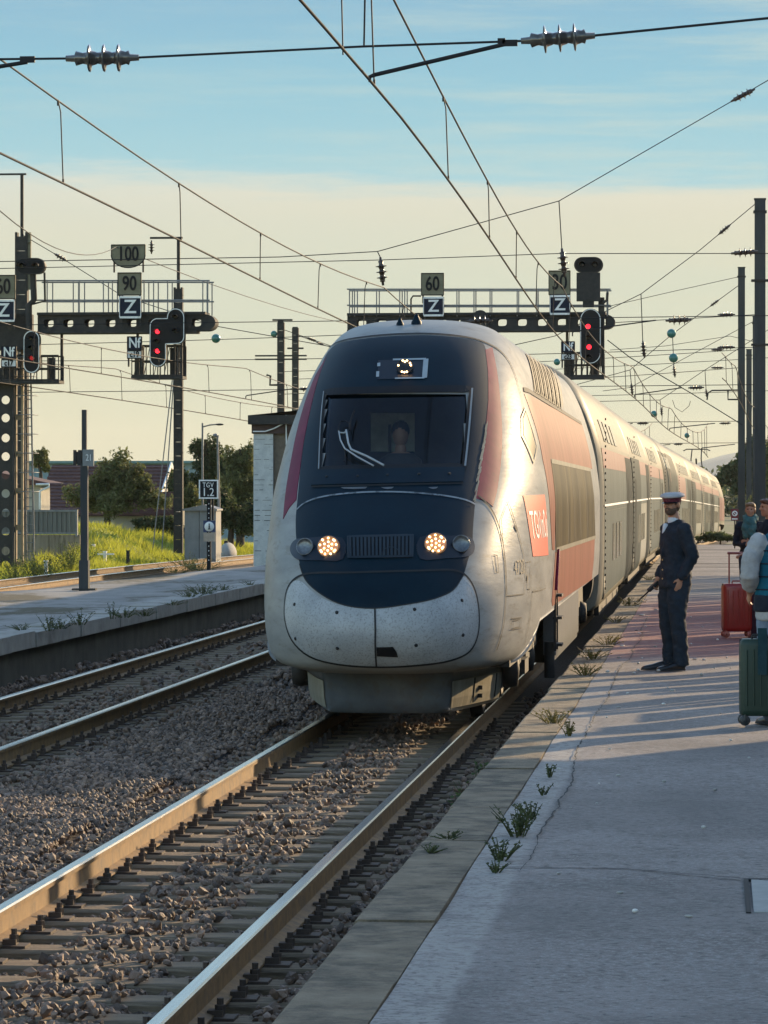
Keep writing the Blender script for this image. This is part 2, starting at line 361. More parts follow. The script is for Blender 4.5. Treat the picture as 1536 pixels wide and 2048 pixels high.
def sleeper_proto(parent, Y, xf):
    b = MB(); L = 1.27; pr = [(-.13, -.36), (.13, -.36), (.13, -.20), (.11, -.182), (-.11, -.182), (-.13, -.20)]
    b.loft([[Vector((x, y, z)) for y, z in pr] for x in frange(-L, L, 4)], sm=False)
    s = b.build('sleeper', M['sleeper'], parent, ); s.location = (0, 0, 0)
    return s
def clip_mb():
    b = MB(); b.bbox((-.20, -0.075, -.182), (.20, 0.075, -.168))
    for sg in (-1, 1):
        b.box((sg * 0.105, 0, -.155), (0.075, 0.07, 0.034))
        b.lathe([(0, -.01), (.026, -.01), (.026, .03), (.016, .032), (.016, .062), (0, .062)], (sg * 0.125, 0, -.145), n=6, sm=False)
    return b
def track(label, xf, rails_y, sl, clips_to, base):
    t = thing('railway_track', label, 'railway track', (xf(base), base, 0), local=True, group='railway tracks'); t.location = (0, 0, 0)
    for sg in (-1, 1): rail(lambda Y, sg=sg: xf(Y) + sg * GA, *rails_y, t)
    s0 = sleeper_proto(t, 0, xf); c0 = None
    for i in range(sl[2]):
        Y = sl[0] + i * sl[1]; s = s0 if i == 0 else s0.copy()
        if i: link(s); s.parent = t
        s.location = (xf(Y) + rnd.uniform(-.03, .03), Y, drop(Y)); s.rotation_euler = (0, 0, rnd.uniform(-.012, .012))
        if Y < clips_to:
            for sg in (-1, 1):
                if c0 is None: c0 = clip_mb().build('rail_clip', M['clip'], None, origin=(0, 0, 0)); c = c0
                else: c = c0.copy(); link(c)
                c.parent = s; c.location = (sg * GA, 0, 0)
    return t
track('track with the sunlit rusty rail running in under the train beside the platform', lambda Y: TRK + off(Y), (6, 236, 1.5), (13.0, 0.6, 46), 36, 10)
track('empty track with two shiny dark rails between the train and the overgrown platform', lambda Y: TRK2 + off(Y), (20, 236, 2), (27.4, 0.6, 90), 60, 20)
track('track on ballast coloured light as if sunlit between the overgrown platform and the grass bank', T3, (60, 240, 2), (62.0, 0.6, 99), 0, 60)

# near platform ------------------------------------------------------
def plat_mat():
    m = bpy.data.materials.new('platform_surface'); m.use_nodes = True; nt = m.node_tree; N = nt.nodes; L = nt.links; b = N['Principled BSDF']
    b.inputs['Roughness'].default_value = 0.85; b.inputs['Specular IOR Level'].default_value = 0.35
    tc = N.new('ShaderNodeTexCoord'); sp = N.new('ShaderNodeSeparateXYZ'); L.new(tc.outputs['Object'], sp.inputs[0])
    def noise(s, d=6, r=0.65, st=None):
        n = N.new('ShaderNodeTexNoise'); n.inputs['Scale'].default_value = s; n.inputs['Detail'].default_value = d; n.inputs['Roughness'].default_value = r
        if st:
            mp = N.new('ShaderNodeMapping'); mp.inputs['Scale'].default_value = st; L.new(tc.outputs['Object'], mp.inputs[0]); L.new(mp.outputs[0], n.inputs[0])
        else: L.new(tc.outputs['Object'], n.inputs[0])
        return n.outputs['Fac']
    def mr(v, a, b_, c=0.0, d=1.0):
        n = N.new('ShaderNodeMapRange'); L.new(v, n.inputs[0])
        for i, x in enumerate((a, b_, c, d)): n.inputs[i + 1].default_value = x
        return n.outputs[0]
    def mth(op, a, b_):
        n = N.new('ShaderNodeMath'); n.operation = op
        for i, x in enumerate((a, b_)):
            if isinstance(x, (int, float)): n.inputs[i].default_value = x
            else: L.new(x, n.inputs[i])
        return n.outputs[0]
    def mix(f, a, b_):
        n = N.new('ShaderNodeMix'); n.data_type = 'RGBA'; L.new(f, n.inputs[0])
        for k, x in ((6, a), (7, b_)):
            if isinstance(x, tuple): n.inputs[k].default_value = (*x, 1)
            else: L.new(x, n.inputs[k])
        return n.outputs[2]
    g = mix(mr(noise(1.6), .35, .65), (0.178, 0.150, 0.138), (0.28, 0.24, 0.222))
    g = mix(mr(noise(48, 4, .8), .46, .60), g, (0.36, 0.345, 0.32))
    g = mix(mth('MULTIPLY', mr(noise(24, 5, .8), .54, .62), 0.8), g, (0.06, 0.056, 0.053))
    g = mix(mth('MULTIPLY', mr(noise(0.7, 5, .7, (1.2, 0.35, 1)), .5, .72), 0.5), g, (0.115, 0.11, 0.105))
    g = mix(mth('MULTIPLY', mr(noise(0.32, 4, .6), .50, .56), 0.28), g, (0.10, 0.092, 0.085))
    g = mix(mth('MULTIPLY', mr(noise(3.2, 6, .75), .62, .70), 0.55), g, (0.085, 0.078, 0.07))
    # reddish patch of worn paint farther along
    yy = mth('ADD', sp.outputs[1], mth('MULTIPLY', mth('SUBTRACT', noise(0.6), .5), 5.0))
    red = mth('MULTIPLY', mth('MULTIPLY', mr(yy, 36.5, 39.0), mr(yy, 60, 54)), mr(noise(5, 5, .7), .25, .6, 0.35, 0.85))
    g = mix(red, g, (0.26, 0.085, 0.075))
    # worn white strip behind the coping
    xx = mth('ADD', sp.outputs[0], mth('MULTIPLY', mth('SUBTRACT', noise(7, 4, .7), .5), 0.09))
    ws = mth('MULTIPLY', mth('MULTIPLY', mr(xx, PE + .335, PE + .345), mr(xx, PE + .60, PE + .555)), mth('MULTIPLY', mr(noise(26, 6, .75), .40, .50, 0.0, 0.8), mr(noise(4.5, 5, .7), .38, .50, .25, 1.0)))
    ws = mth('MULTIPLY', ws, mr(sp.outputs[1], 29, 24, 0.25, 1.0))
    g = mix(ws, g, (0.40, 0.375, 0.34))
    L.new(g, b.inputs['Base Color'])
    bp = N.new('ShaderNodeBump'); bp.inputs['Strength'].default_value = 0.55; bp.inputs['Distance'].default_value = 0.012; L.new(noise(75, 4, .75), bp.inputs['Height'])
    b2 = N.new('ShaderNodeBump'); b2.inputs['Strength'].default_value = 0.5; b2.inputs['Distance'].default_value = 0.03; L.new(noise(3.5, 4, .6), b2.inputs['Height']); L.new(bp.outputs[0], b2.inputs['Normal']); L.new(b2.outputs[0], b.inputs['Normal'])
    return m
M['asphalt'] = plat_mat()
M['coping'] = pm('coping_concrete', (0.23, 0.18, 0.12), (0.37, 0.30, 0.21), rough=0.9, sc=5, bump=0.9, bsc=45, dirt=(0.09, 0.078, 0.06), dsc=3.5, dlo=0.46, dhi=0.66)
M['joint'] = pm('dark_joint_filler', (0.03, 0.03, 0.03), rough=0.95)
PEND = 118.0
def pz(Y): return PZ + drop(Y)
ysp = [-6, 0, 5] + frange(8, 80, 144) + frange(81, PEND, 37)
rngp = np.random.default_rng(11)
jig = {}
def px_(Y): return off(Y) + PE
strip_grid('platform', lambda Y: [px_(Y) + .345 + v for v in (0, .3, .8, 1.4, 2.2, 3.2, 6, 12, 20)], ysp, lambda x, Y: pz(Y) + 0.006 * math.sin(x * 2.1 + Y * .9) + 0.005 * math.sin(Y * 2.3 - x), M['asphalt'])
# coping blocks along the edge: one structure with open joints
b = MB(); y = 8.0
while y < PEND:
    L_ = rnd.uniform(1.0, 2.1); e = rnd.uniform(-.012, .012); h = rnd.uniform(-.007, .007)
    x0 = px_(y) + e; x1 = px_(y) + .338; z1 = pz(y) + h + .004; y1 = min(y + L_ - rnd.uniform(.004, .012), PEND)
    r_e = .022; pr = [(x0, z1 - .16), (x0, z1 - r_e), (x0 + .007, z1 - .007), (x0 + r_e, z1), (x1, z1), (x1, z1 - .16)]
    b.loft([[Vector((a, y, c)) for a, c in pr], [Vector((a, y1, c)) for a, c in pr]], sm=False); y += L_
o = b.build('platform_coping', M['coping'], None); tag(o, kind='structure')
b = MB(); ys_ = frange(6, PEND, 70)
b.loft([[Vector((px_(Y) + a, Y, c + drop(Y))) for a, c in ((.05, -.5), (.05, PZ - .15), (.4, PZ - .15), (.4, -.5))] for Y in ys_], sm=False)
o = b.build('platform_wall', M['concrete'], None); tag(o, kind='structure')
b = MB()
p0 = G(985, 1738, PZ); p1 = G(1250, 1742, PZ); p2 = G(1560, 1768, PZ); crk = []
for i in range(41):
    t = i / 40; q = p0.lerp(p1, t * 2) if t < .5 else p1.lerp(p2, t * 2 - 1); crk.append(Vector((q.x, q.y + rnd.uniform(-.012, .012), PZ + .0125)))
for i in range(40):
    w = rnd.uniform(.005, .013); b.add([crk[i] + Vector((0, -w, 0)), crk[i + 1] + Vector((0, -w, 0)), crk[i + 1] + Vector((0, w, 0)), crk[i] + Vector((0, w, 0))], [(0, 1, 2, 3)])
crk = []; xx = 0.0
for i in range(300):
    xx = max(-.05, min(.05, xx + rnd.uniform(-.011, .011))); crk.append(Vector((PE + .60 + xx, 16.2 + i * .11, PZ + .0125)))
for i in range(299):
    w = rnd.uniform(.0015, .007) * min(1, i / 25 + .15); b.add([crk[i] + Vector((-w, 0, 0)), crk[i] + Vector((w, 0, 0)), crk[i + 1] + Vector((w, 0, 0)), crk[i + 1] + Vector((-w, 0, 0))], [(0, 1, 2, 3)])
for Yc in (80.2, 84.0, 104.5): b.bbox((px_(Yc) + .35, Yc, pz(Yc) + .008), (px_(Yc) + 6, Yc + .09, pz(Yc) + .014))
o = b.build('platform_joints', M['joint'], None); tag(o, kind='structure')
g0 = G(1497, 1764, PZ); g1 = G(1508, 1829, PZ)
t = thing('drain_cover', 'pale concrete drain cover set flush in the platform at the end of the crack', 'drain cover', (g0.x, g1.y, PZ))
MB().bbox((g0.x + .012, g1.y, PZ - .05), (g0.x + .8, g0.y, PZ + .012)).build('lid', pm('pale_concrete', (0.33, 0.34, 0.32), (0.42, 0.42, 0.40), rough=0.9, sc=6, bump=.3, bsc=80), t)
fr = MB(); fr.bbox((g0.x - .022, g1.y - .02, PZ - .05), (g0.x, g0.y + .04, PZ + .013)); fr.bbox((g0.x, g0.y + .005, PZ - .05), (g0.x + .8, g0.y + .04, PZ + .0135)); fr.build('frame', M['joint'], t)

# far overgrown platform on the other side ----------------------------
M['oldplat'] = pm('old_platform_surface', (0.22, 0.215, 0.20), (0.33, 0.32, 0.30), rough=0.95, sc=.9, bump=.6, bsc=25, dirt=(0.085, 0.075, 0.045), dsc=.55, dlo=.5, dhi=.6, stretch=(1, .45, 1))
OP = -8.75; OPZ = 0.42
def opl(Y): return -14.3 + (Y - 45) * 0.084
strip_grid('old_platform', lambda Y: [OP - .5 + (opl(Y) - OP + .5) * v for v in (0, .1, .3, .5, .7, .9, 1, 1.02)][::-1], frange(20, 91, 60), lambda x, Y: OPZ + .02 * math.sin(x * 1.7 + Y * .6) - (0.5 if x < opl(Y) - .02 else 0), M['oldplat'])
b = MB(); y = 20
while y < 90:
    L_ = 1.6; e = rnd.uniform(-.015, .015)
    b.bbox((OP - .5, y, OPZ - .17), (OP + e, y + L_ - .03, OPZ + .03 + rnd.uniform(-.012, .012))); y += L_
o = b.build('old_platform_coping', M['concrete'], None); tag(o, kind='structure')
o = MB().bbox((OP - .48, 20, -.5), (OP - .12, 90, OPZ - .168)).build('old_platform_wall', pm('grimy_old_wall', (.07, .068, .055), (.12, .115, .09), rough=1, sc=2, bump=.5, bsc=20), None); tag(o, kind='structure')

# scraps of litter and pale pebbles lying on the platform
rs = random.Random(9); b = MB()
for i in range(70):
    y = rs.uniform(14, 52); x = rs.uniform(PE + .4, .7); s_ = rs.uniform(.006, .016) * (1 if y < 30 else 1.5); b.ell((x, y, PZ + .012), (s_, s_ * rs.uniform(.8, 2.4), s_ * .6), Matrix.Rotation(rs.uniform(0, 3), 3, 'Z'), 7, 4)
o = b.build('litter', pm('pale_litter', (.45, .43, .40), (.7, .68, .62), rough=.8, sc=3, island=.5)); tag(o, kind='stuff')
# ================================================================== train
from bisect import bisect_right
TX, TY = TRK, 32.0
def interp(tab, x):
    if x <= tab[0][0]: return tab[0][1]
    if x >= tab[-1][0]: return tab[-1][1]
    i = 0
    while tab[i + 1][0] < x: i += 1
    (x0, y0), (x1, y1) = tab[i], tab[i + 1]
    d = x1 - x0; t = (x - x0) / d
    def slope(k):
        if k <= 0 or k >= len(tab) - 1:
            k0 = max(0, min(len(tab) - 2, k)); return (tab[k0 + 1][1] - tab[k0][1]) / (tab[k0 + 1][0] - tab[k0][0])
        a = (tab[k][1] - tab[k - 1][1]) / (tab[k][0] - tab[k - 1][0]); b_ = (tab[k + 1][1] - tab[k][1]) / (tab[k + 1][0] - tab[k][0])
        return 0 if a * b_ <= 0 else 2 * a * b_ / (a + b_)
    m0, m1 = slope(i) * d, slope(i + 1) * d
    return (2 * t ** 3 - 3 * t * t + 1) * y0 + (t ** 3 - 2 * t * t + t) * m0 + (-2 * t ** 3 + 3 * t * t) * y1 + (t ** 3 - t * t) * m1
HWT = [(.55, 1.02), (.60, 1.20), (.68, 1.29), (.8, 1.345), (1.0, 1.38), (1.5, 1.402), (2.1, 1.405), (2.69, 1.345), (3.31, 1.185), (3.7, 1.03), (3.92, .89), (4.02, .76), (4.09, .55), (4.125, .28), (4.135, 0.02)]
YCT = [(.55, .42), (.60, .27), (.68, .16), (.8, .06), (.95, 0.0), (1.1, .02), (1.25, .08), (1.5, .25), (1.75, .50), (2.26, 1.18), (2.42, 1.42), (2.65, 1.76), (3.15, 2.42), (3.5, 2.90), (3.82, 3.42), (4.0, 3.98), (4.09, 4.6), (4.135, 5.4)]
LT = [(.55, 2.4), (.8, 3.2), (1.0, 3.4), (1.75, 3.2), (2.4, 2.75), (3.3, 2.1), (3.85, 1.7), (4.135, .9)]
NEND, PEND_ = 6.6, 20.5
def plan(z, end=NEND, nt=40):
    w = interp(HWT, z); yc = interp(YCT, z); Lz = interp(LT, z); a = 3.1
    pts = []
    for i in range(nt + 1):
        t = (i / nt) * pi / 2; pts.append((w * math.sin(t) ** (2 / a), yc + Lz * (1 - math.cos(t))))
    pts += [(w, yc + Lz + (end - yc - Lz) * (i + 1) / 4) for i in range(4)]
    return pts
_pc = {}
def plancum(z):
    k = round(z, 4)
    if k not in _pc:
        p = plan(z, PEND_, 60); c = [0.0]
        for i in range(len(p) - 1): c.append(c[-1] + math.hypot(p[i + 1][0] - p[i][0], p[i + 1][1] - p[i][1]))
        _pc[k] = (p, c)
    return _pc[k]
def S0(a, z):
    p, c = plancum(z); s = abs(a); i = min(len(c) - 2, max(0, bisect_right(c, s) - 1)); t = (s - c[i]) / (c[i + 1] - c[i])
    x = p[i][0] + (p[i + 1][0] - p[i][0]) * t; y = p[i][1] + (p[i + 1][1] - p[i][1]) * t
    return Vector((TX + math.copysign(x, a), TY + y, z))
def Sn(a, z):
    e = .012; zz = min(max(z, .57), 4.12); d1 = S0(a + e, zz) - S0(a - e, zz); d2 = S0(a, zz + e) - S0(a, zz - e); n = d1.cross(d2)
    return n.normalized()
def S(a, z, o=0.0):
    z = min(max(z, .551), 4.134); p = S0(a, z); return p + Sn(a, z) * o if o else p
def arc_of(p):                                   # surface coordinates of a point on the body
    z = p.z; pl, c = plancum(min(max(z, .551), 4.134)); x = abs(p.x - TX); y = p.y - TY; best = (1e9, 0)
    for i in range(len(c) - 1):
        ax, ay = pl[i]; bx, by = pl[i + 1]; dx, dy = bx - ax, by - ay; l2 = dx * dx + dy * dy
        t = max(0, min(1, ((x - ax) * dx + (y - ay) * dy) / l2)) if l2 > 0 else 0
        d = (ax + t * dx - x) ** 2 + (ay + t * dy - y) ** 2
        if d < best[0]: best = (d, c[i] + t * (c[i + 1] - c[i]))
    return (math.copysign(best[1], p.x - TX), z)

def livery(name, c, c2, rough, coat=.25, **k): return pm(name, c, c2, rough=rough, coat=coat, **k)
M['silver'] = pm('dirty_silver_white_paint', (0.29, 0.295, 0.29), (0.38, 0.378, 0.36), rough=.36, coat=0, spec=.016, sc=2.2, stretch=(.5, .5, 2.2), dirt=(0.19, 0.17, 0.135), dsc=5, dlo=.54, dhi=.80, rvar=.08, bump=.10, bsc=6)
M['bugs'] = pm('bug_spattered_white_paint', (0.36, 0.375, 0.385), (0.46, 0.47, 0.475), rough=.42, coat=0, sc=3, dirt=(0.17, 0.165, 0.15), dsc=55, dlo=.50, dhi=.70)
M['charcoal'] = pm('charcoal_blue_paint', (0.003, 0.014, 0.026), (0.006, 0.021, 0.034), rough=.5, coat=0, spec=.10, sc=2, dirt=(0.018, 0.03, 0.042), dsc=24, dlo=.58, dhi=.8, rvar=.08)
M['magenta'] = pm('burgundy_paint', (0.14, 0.010, 0.038), (0.19, 0.018, 0.052), rough=.5, coat=0, spec=.08, sc=4, dirt=(0.10, 0.02, 0.035), dsc=14, dlo=.55, dhi=.75)
M['pink'] = pm('faded_pink_paint', (0.26, 0.105, 0.083), (0.35, 0.165, 0.122), rough=.42, coat=0, spec=.03, sc=2.5, stretch=(1, 1.2, .12), dirt=(0.20, 0.10, 0.07), dsc=4, dlo=.45, dhi=.7)
M['redpanel'] = pm('red_logo_panel', (0.50, 0.035, 0.018), (0.56, 0.05, 0.025), rough=.6, coat=0, spec=.2)
M['seam'] = pm('panel_gap_black', (0.015, 0.016, 0.018), rough=.8)  # near-black for panel joints, bolts, gutter and latches
M['glassdark'] = pm('dark_tinted_glass', (0.010, 0.014, 0.018), (0.018, 0.022, 0.026), rough=.06, coat=.5, sc=1)
M['brownglass'] = pm('brown_side_glass', (0.016, 0.012, 0.007), (0.13, 0.10, 0.05), rough=.4, sc=2.0, stretch=(1, .7, .06), coat=0, spec=.03)
M['cream'] = pm('cream_white_paint', (0.25, 0.23, 0.18), (0.33, 0.305, 0.245), rough=.42, coat=0, spec=.03, sc=2.4, stretch=(1, 2, .4), dirt=(0.36, 0.33, 0.26), dsc=4, dlo=.5, dhi=.72)
M['tgrey'] = pm('grey_green_paint', (0.095, 0.115, 0.112), (0.15, 0.17, 0.16), rough=.45, coat=0, spec=.03, sc=1.5, stretch=(1, 1.5, .2), dirt=(0.10, 0.11, 0.10), dsc=3, dlo=.5, dhi=.7)
M['under'] = pm('dark_underframe', (0.022, 0.021, 0.021), (0.045, 0.04, 0.036), rough=.7, sc=6)
M['spoil'] = pm('grey_blue_spoiler_paint', (0.085, 0.10, 0.12), (0.14, 0.155, 0.165), rough=.35, coat=0, spec=.5, sc=3, dirt=(0.10, 0.09, 0.075), dsc=9, dlo=.5, dhi=.75)
M['chrome'] = pm('bare_metal', (0.55, 0.55, 0.55), rough=.25, metal=1.0)

car = thing('power_car', 'leading high speed power car with dark rounded nose, lit headlamps and red logo panel', 'locomotive', (TX, TY, 0))
# ---- body shell with a real opening behind the windscreen
def cx(px, py): return px, py
ZR = [.551, .565, .58, .60, .63, .66, .70, .75] + frange(.8, 3.6, 56) + [3.66, 3.72, 3.78, 3.84, 3.88, 3.92, 3.95, 3.98, 4.0, 4.02, 4.04, 4.06, 4.075, 4.09, 4.10, 4.11, 4.12, 4.127, 4.134]
def yend(z): return PEND_ if z >= .96 else 1.75 + (z - .55) / .41 * 1.35
def shell(rows=ZR):
    vs = []; fs = []; NT = 44; ring = None
    for z in rows:
        w = interp(HWT, z); pl = plan(z, NEND, NT)[:NT + 1]; ye = yend(z)
        pl = [(x, min(y, ye)) for x, y in pl]
        if ye > 7: pl += [(w, y) for y in (NEND, 9, 12, 15, 18, PEND_)]
        else: pl += [(pl[-1][0], max(ye, pl[-1][1]))] * 6
        r = [(-x, y) for x, y in pl[::-1]] + pl[1:]; ring = len(r)
        vs += [Vector((TX + x, TY + y, z)) for x, y in r]
    n = ring
    for i in range(len(rows) - 1):
        for j in range(n - 1): fs.append((i * n + j, i * n + j + 1, (i + 1) * n + j + 1, (i + 1) * n + j))
    return vs, fs
sv, sf = shell()
bvh = BVHTree.FromPolygons(sv, sf)
def N(px, py):
    o = Vector((0, 0, CH)); d = ray(px, py).normalized(); h = bvh.ray_cast(o, d)[0]
    for k in range(1, 60):
        if h is not None: break
        for dx, dy in ((k * .5, 0), (-k * .5, 0), (0, k * .5), (0, -k * .5)):
            h = bvh.ray_cast(o, ray(px + dx, py + dy).normalized())[0]
            if h is not None: break
    return arc_of(h)
def NL(pts): return [N(*p) for p in pts]
def smoothpoly(pts, n=4, closed=True):            # Catmull-Rom through the points
    k = len(pts); out = []
    for i in range(k if closed else k - 1):
        g = lambda j: Vector(pts[j % k] if closed else pts[min(max(j, 0), k - 1)])
        p0, p1, p2, p3 = g(i - 1), g(i), g(i + 1), g(i + 2)
        for q in range(n):
            t = q / n; out.append(tuple(.5 * ((2 * p1) + (-p0 + p2) * t + (2 * p0 - 5 * p1 + 4 * p2 - p3) * t * t + (-p0 + 3 * p1 - 3 * p2 + p3) * t ** 3)))
    if not closed: out.append(tuple(pts[-1]))
    return out
def inside(poly, x, y):
    c = False; j = len(poly) - 1
    for i in range(len(poly)):
        if (poly[i][1] > y) != (poly[j][1] > y) and x < (poly[j][0] - poly[i][0]) * (y - poly[i][1]) / (poly[j][1] - poly[i][1]) + poly[i][0]: c = not c
        j = i
    return c
def patch(name, poly, o, mat, parent, sp=.07, mb=None, depth=.02, m=0):
    pts = []
    for i in range(len(poly)):
        a = Vector(poly[i]); b_ = Vector(poly[(i + 1) % len(poly)]); k = max(1, int((b_ - a).length / sp))
        pts += [a.lerp(b_, q / k) for q in range(k)]
    nb = len(pts); xs = [p.x for p in pts]; zs = [p.y for p in pts]; q = [p.copy() for p in pts]
    x = min(xs) + sp * .5
    while x < max(xs):
        z = min(zs) + sp * .5
        while z < max(zs):
            if inside(pts, x, z) and min((p - Vector((x, z))).length_squared for p in pts) > (sp * .35) ** 2: q.append(Vector((x, z)))
            z += sp
        x += sp
    vv, ee, ff = geometry.delaunay_2d_cdt(q, [], [list(range(nb))], 1, 1e-5)[:3]
    b = mb or MB(); V3 = [S(v.x, v.y, o) for v in vv]; F = []
    for f in ff:
        n = (V3[f[1]] - V3[f[0]]).cross(V3[f[2]] - V3[f[0]])
        F.append(tuple(f) if n.dot(Sn(vv[f[0]].x, vv[f[0]].y)) > 0 else tuple(f[::-1]))
    b.add(V3, F, m, True)
    if depth:
        k = nb; b.add([S(p.x, p.y, o) for p in pts] + [S(p.x, p.y, o - depth) for p in pts], [(i, (i + 1) % k, k + (i + 1) % k, k + i) for i in range(k)], m)
    if mb is None: return b.build(name, mat, parent)
def ribbon(pts, w, o, mb, closed=False, sp=.08, m=0):
    P2 = []
    n = len(pts)
    for i in range(n if closed else n - 1):
        a = Vector(pts[i]); b_ = Vector(pts[(i + 1) % n]); k = max(1, int((b_ - a).length / sp)); P2 += [a.lerp(b_, q / k) for q in range(k)]
    if not closed: P2.append(Vector(pts[-1]))
    k = len(P2); L_ = []; R_ = []
    for i in range(k):
        a = P2[i - 1] if (i or closed) else P2[i]; b_ = P2[(i + 1) % k] if (i < k - 1 or closed) else P2[i]
        t = (b_ - a).normalized() if (b_ - a).length > 1e-9 else Vector((1, 0)); nn = Vector((-t.y, t.x)) * w / 2
        L_.append(S(P2[i].x + nn.x, P2[i].y + nn.y, o)); R_.append(S(P2[i].x - nn.x, P2[i].y - nn.y, o))
    fs = [(i, k + i, k + (i + 1) % k, (i + 1) % k) for i in range(k if closed else k - 1)]
    mb.add(L_ + R_, fs, m, False)

glass_px = [(651, 786), (942, 780), (928, 936), (640, 942)]
glass = NL(glass_px)
gshr = [tuple(Vector(p).lerp(Vector((0, 2.86)), .05)) for p in glass]
b = MB(); keep = [f for f in sf if not inside(gshr, *arc_of(sum((sv[i] for i in f), Vector()) / 4)) or sum(sv[i].y for i in f) / 4 > TY + 5]
b.add(sv, keep, 0, True)
# rear bulkhead
b.add([Vector((TX + s * interp(HWT, z), TY + PEND_, z)) for z in frange(.96, 4.13, 24) for s in (-1, 1)], [(2 * i, 2 * i + 1, 2 * i + 3, 2 * i + 2) for i in range(24)])
b.build('body', M['silver'], car)

# ---- dark mask, burgundy flashes, nose cover
hole = glass
mask_px = [(652, 712), (672, 690), (720, 679), (780, 673), (840, 671), (900, 674), (950, 682), (969, 692), (974, 730), (976, 780), (972, 840), (963, 910), (952, 985), (946, 1050), (944, 1090), (936, 1118), (926, 1150),
           (905, 1180), (870, 1197), (820, 1208), (750, 1217), (690, 1211), (645, 1190), (612, 1160), (600, 1128), (594, 1090), (592, 1040), (597, 985), (606, 900), (622, 820), (638, 755)]
mask = smoothpoly(NL(mask_px), 4)
def patch_hole(name, poly, hole, o, mat, parent, sp=.07):       # patch with an opening
    b = MB(); zc = sum(p[1] for p in hole) / len(hole)
    def dens(pl):
        r = []
        for i in range(len(pl)):
            a = Vector(pl[i]); c = Vector(pl[(i + 1) % len(pl)]); k = max(1, int((c - a).length / sp)); r += [a.lerp(c, t / k) for t in range(k)]
        return r
    A = dens(poly); Hh = dens(hole); q = [p.copy() for p in A + Hh]; xs = [p.x for p in A]; zs = [p.y for p in A]; x = min(xs)
    while x < max(xs):
        z = min(zs)
        while z < max(zs):
            if inside(A, x, z) and not inside(Hh, x, z) and min((p - Vector((x, z))).length_squared for p in A + Hh) > (sp * .35) ** 2: q.append(Vector((x, z)))
            z += sp
        x += sp
    na, nh = len(A), len(Hh); ed = [(i, (i + 1) % na) for i in range(na)] + [(na + i, na + (i + 1) % nh) for i in range(nh)]
    vv, ee, ff = geometry.delaunay_2d_cdt(q, ed, [], 0, 1e-5)[:3]; V3 = [S(v.x, v.y, o) for v in vv]; F = []
    for f in ff:
        c = (vv[f[0]] + vv[f[1]] + vv[f[2]]) / 3
        if not inside(A, c.x, c.y) or inside(Hh, c.x, c.y): continue
        n = (V3[f[1]] - V3[f[0]]).cross(V3[f[2]] - V3[f[0]]); F.append(tuple(f) if n.dot(Sn(vv[f[0]].x, vv[f[0]].y)) > 0 else tuple(f[::-1]))
    b.add(V3, F, 0, True); k = nh
    b.add([S(p.x, p.y, o) for p in Hh] + [S(p.x, p.y, o - .09) for p in Hh], [(i, k + i, k + (i + 1) % k, (i + 1) % k) for i in range(k)], 0)
    return b.build(name, mat, parent)
patch_hole('nose_mask', mask, glass, .004, M['charcoal'], car)
fl = MB()
patch('', NL([(970, 700), (984, 695), (993, 740), (1000, 800), (1004, 870), (1001, 930), (993, 985), (985, 1014), (972, 1003), (948, 996), (958, 950), (968, 880), (976, 800), (975, 740)]), .006, None, None, mb=fl)
fl.build('burgundy_flash', M['magenta'], car); fl = MB()
patch('', NL([(654, 714), (632, 750), (612, 800), (594, 865), (580, 935), (567, 1038), (579, 1016), (593, 1000), (599, 950), (607, 890), (620, 825), (638, 755)]), .006, None, None, mb=fl)
fl.build('burgundy_flash', M['magenta'], car)
cover = smoothpoly(NL([(570, 1215), (575, 1180), (592, 1157), (625, 1147), (700, 1146), (770, 1144), (850, 1142), (905, 1141), (932, 1153), (950, 1185), (957, 1230), (954, 1270), (938, 1302), (900, 1320), (840, 1329), (760, 1333), (680, 1328), (620, 1312), (585, 1280), (572, 1245)]), 4)
# lower white nose cover in two halves below the dark mask
low = smoothpoly(NL([(588, 1163), (604, 1164), (622, 1180), (645, 1197), (690, 1212), (750, 1218), (820, 1209), (870, 1198), (908, 1181), (926, 1154), (938, 1160), (950, 1188), (956, 1230), (953, 1270), (937, 1301), (900, 1319), (840, 1328), (760, 1332), (680, 1327), (621, 1311), (586, 1279), (573, 1245), (571, 1215), (576, 1182)]), 4)
patch('nose_cover', low, .006, M['bugs'], car)
sm = MB()
ribbon(cover, .018, .0095, sm, True)
ribbon(smoothpoly(NL([(600, 1128), (612, 1160), (645, 1190), (690, 1211), (750, 1217), (820, 1208), (870, 1197), (905, 1180), (926, 1150)]), 4, False), .012, .0095, sm)
ribbon(NL([(750, 1218), (751, 1260), (751, 1300), (753, 1331)]), .016, .016, sm)
ribbon(smoothpoly(NL([(655, 700), (672, 687), (720, 676), (780, 670), (840, 668), (900, 671), (950, 679), (975, 688), (1000, 703), (1020, 728), (1034, 765)]), 3, False), .016, .009, sm)
ribbon(smoothpoly(NL([(956, 992), (975, 1010), (990, 1035), (1002, 1075), (1010, 1130), (1011, 1185), (1006, 1250), (992, 1300)]), 3, False), .014, .009, sm)
ribbon(smoothpoly(NL([(1033, 765), (1043, 800), (1047, 830)]), 3, False), .01, .009, sm)
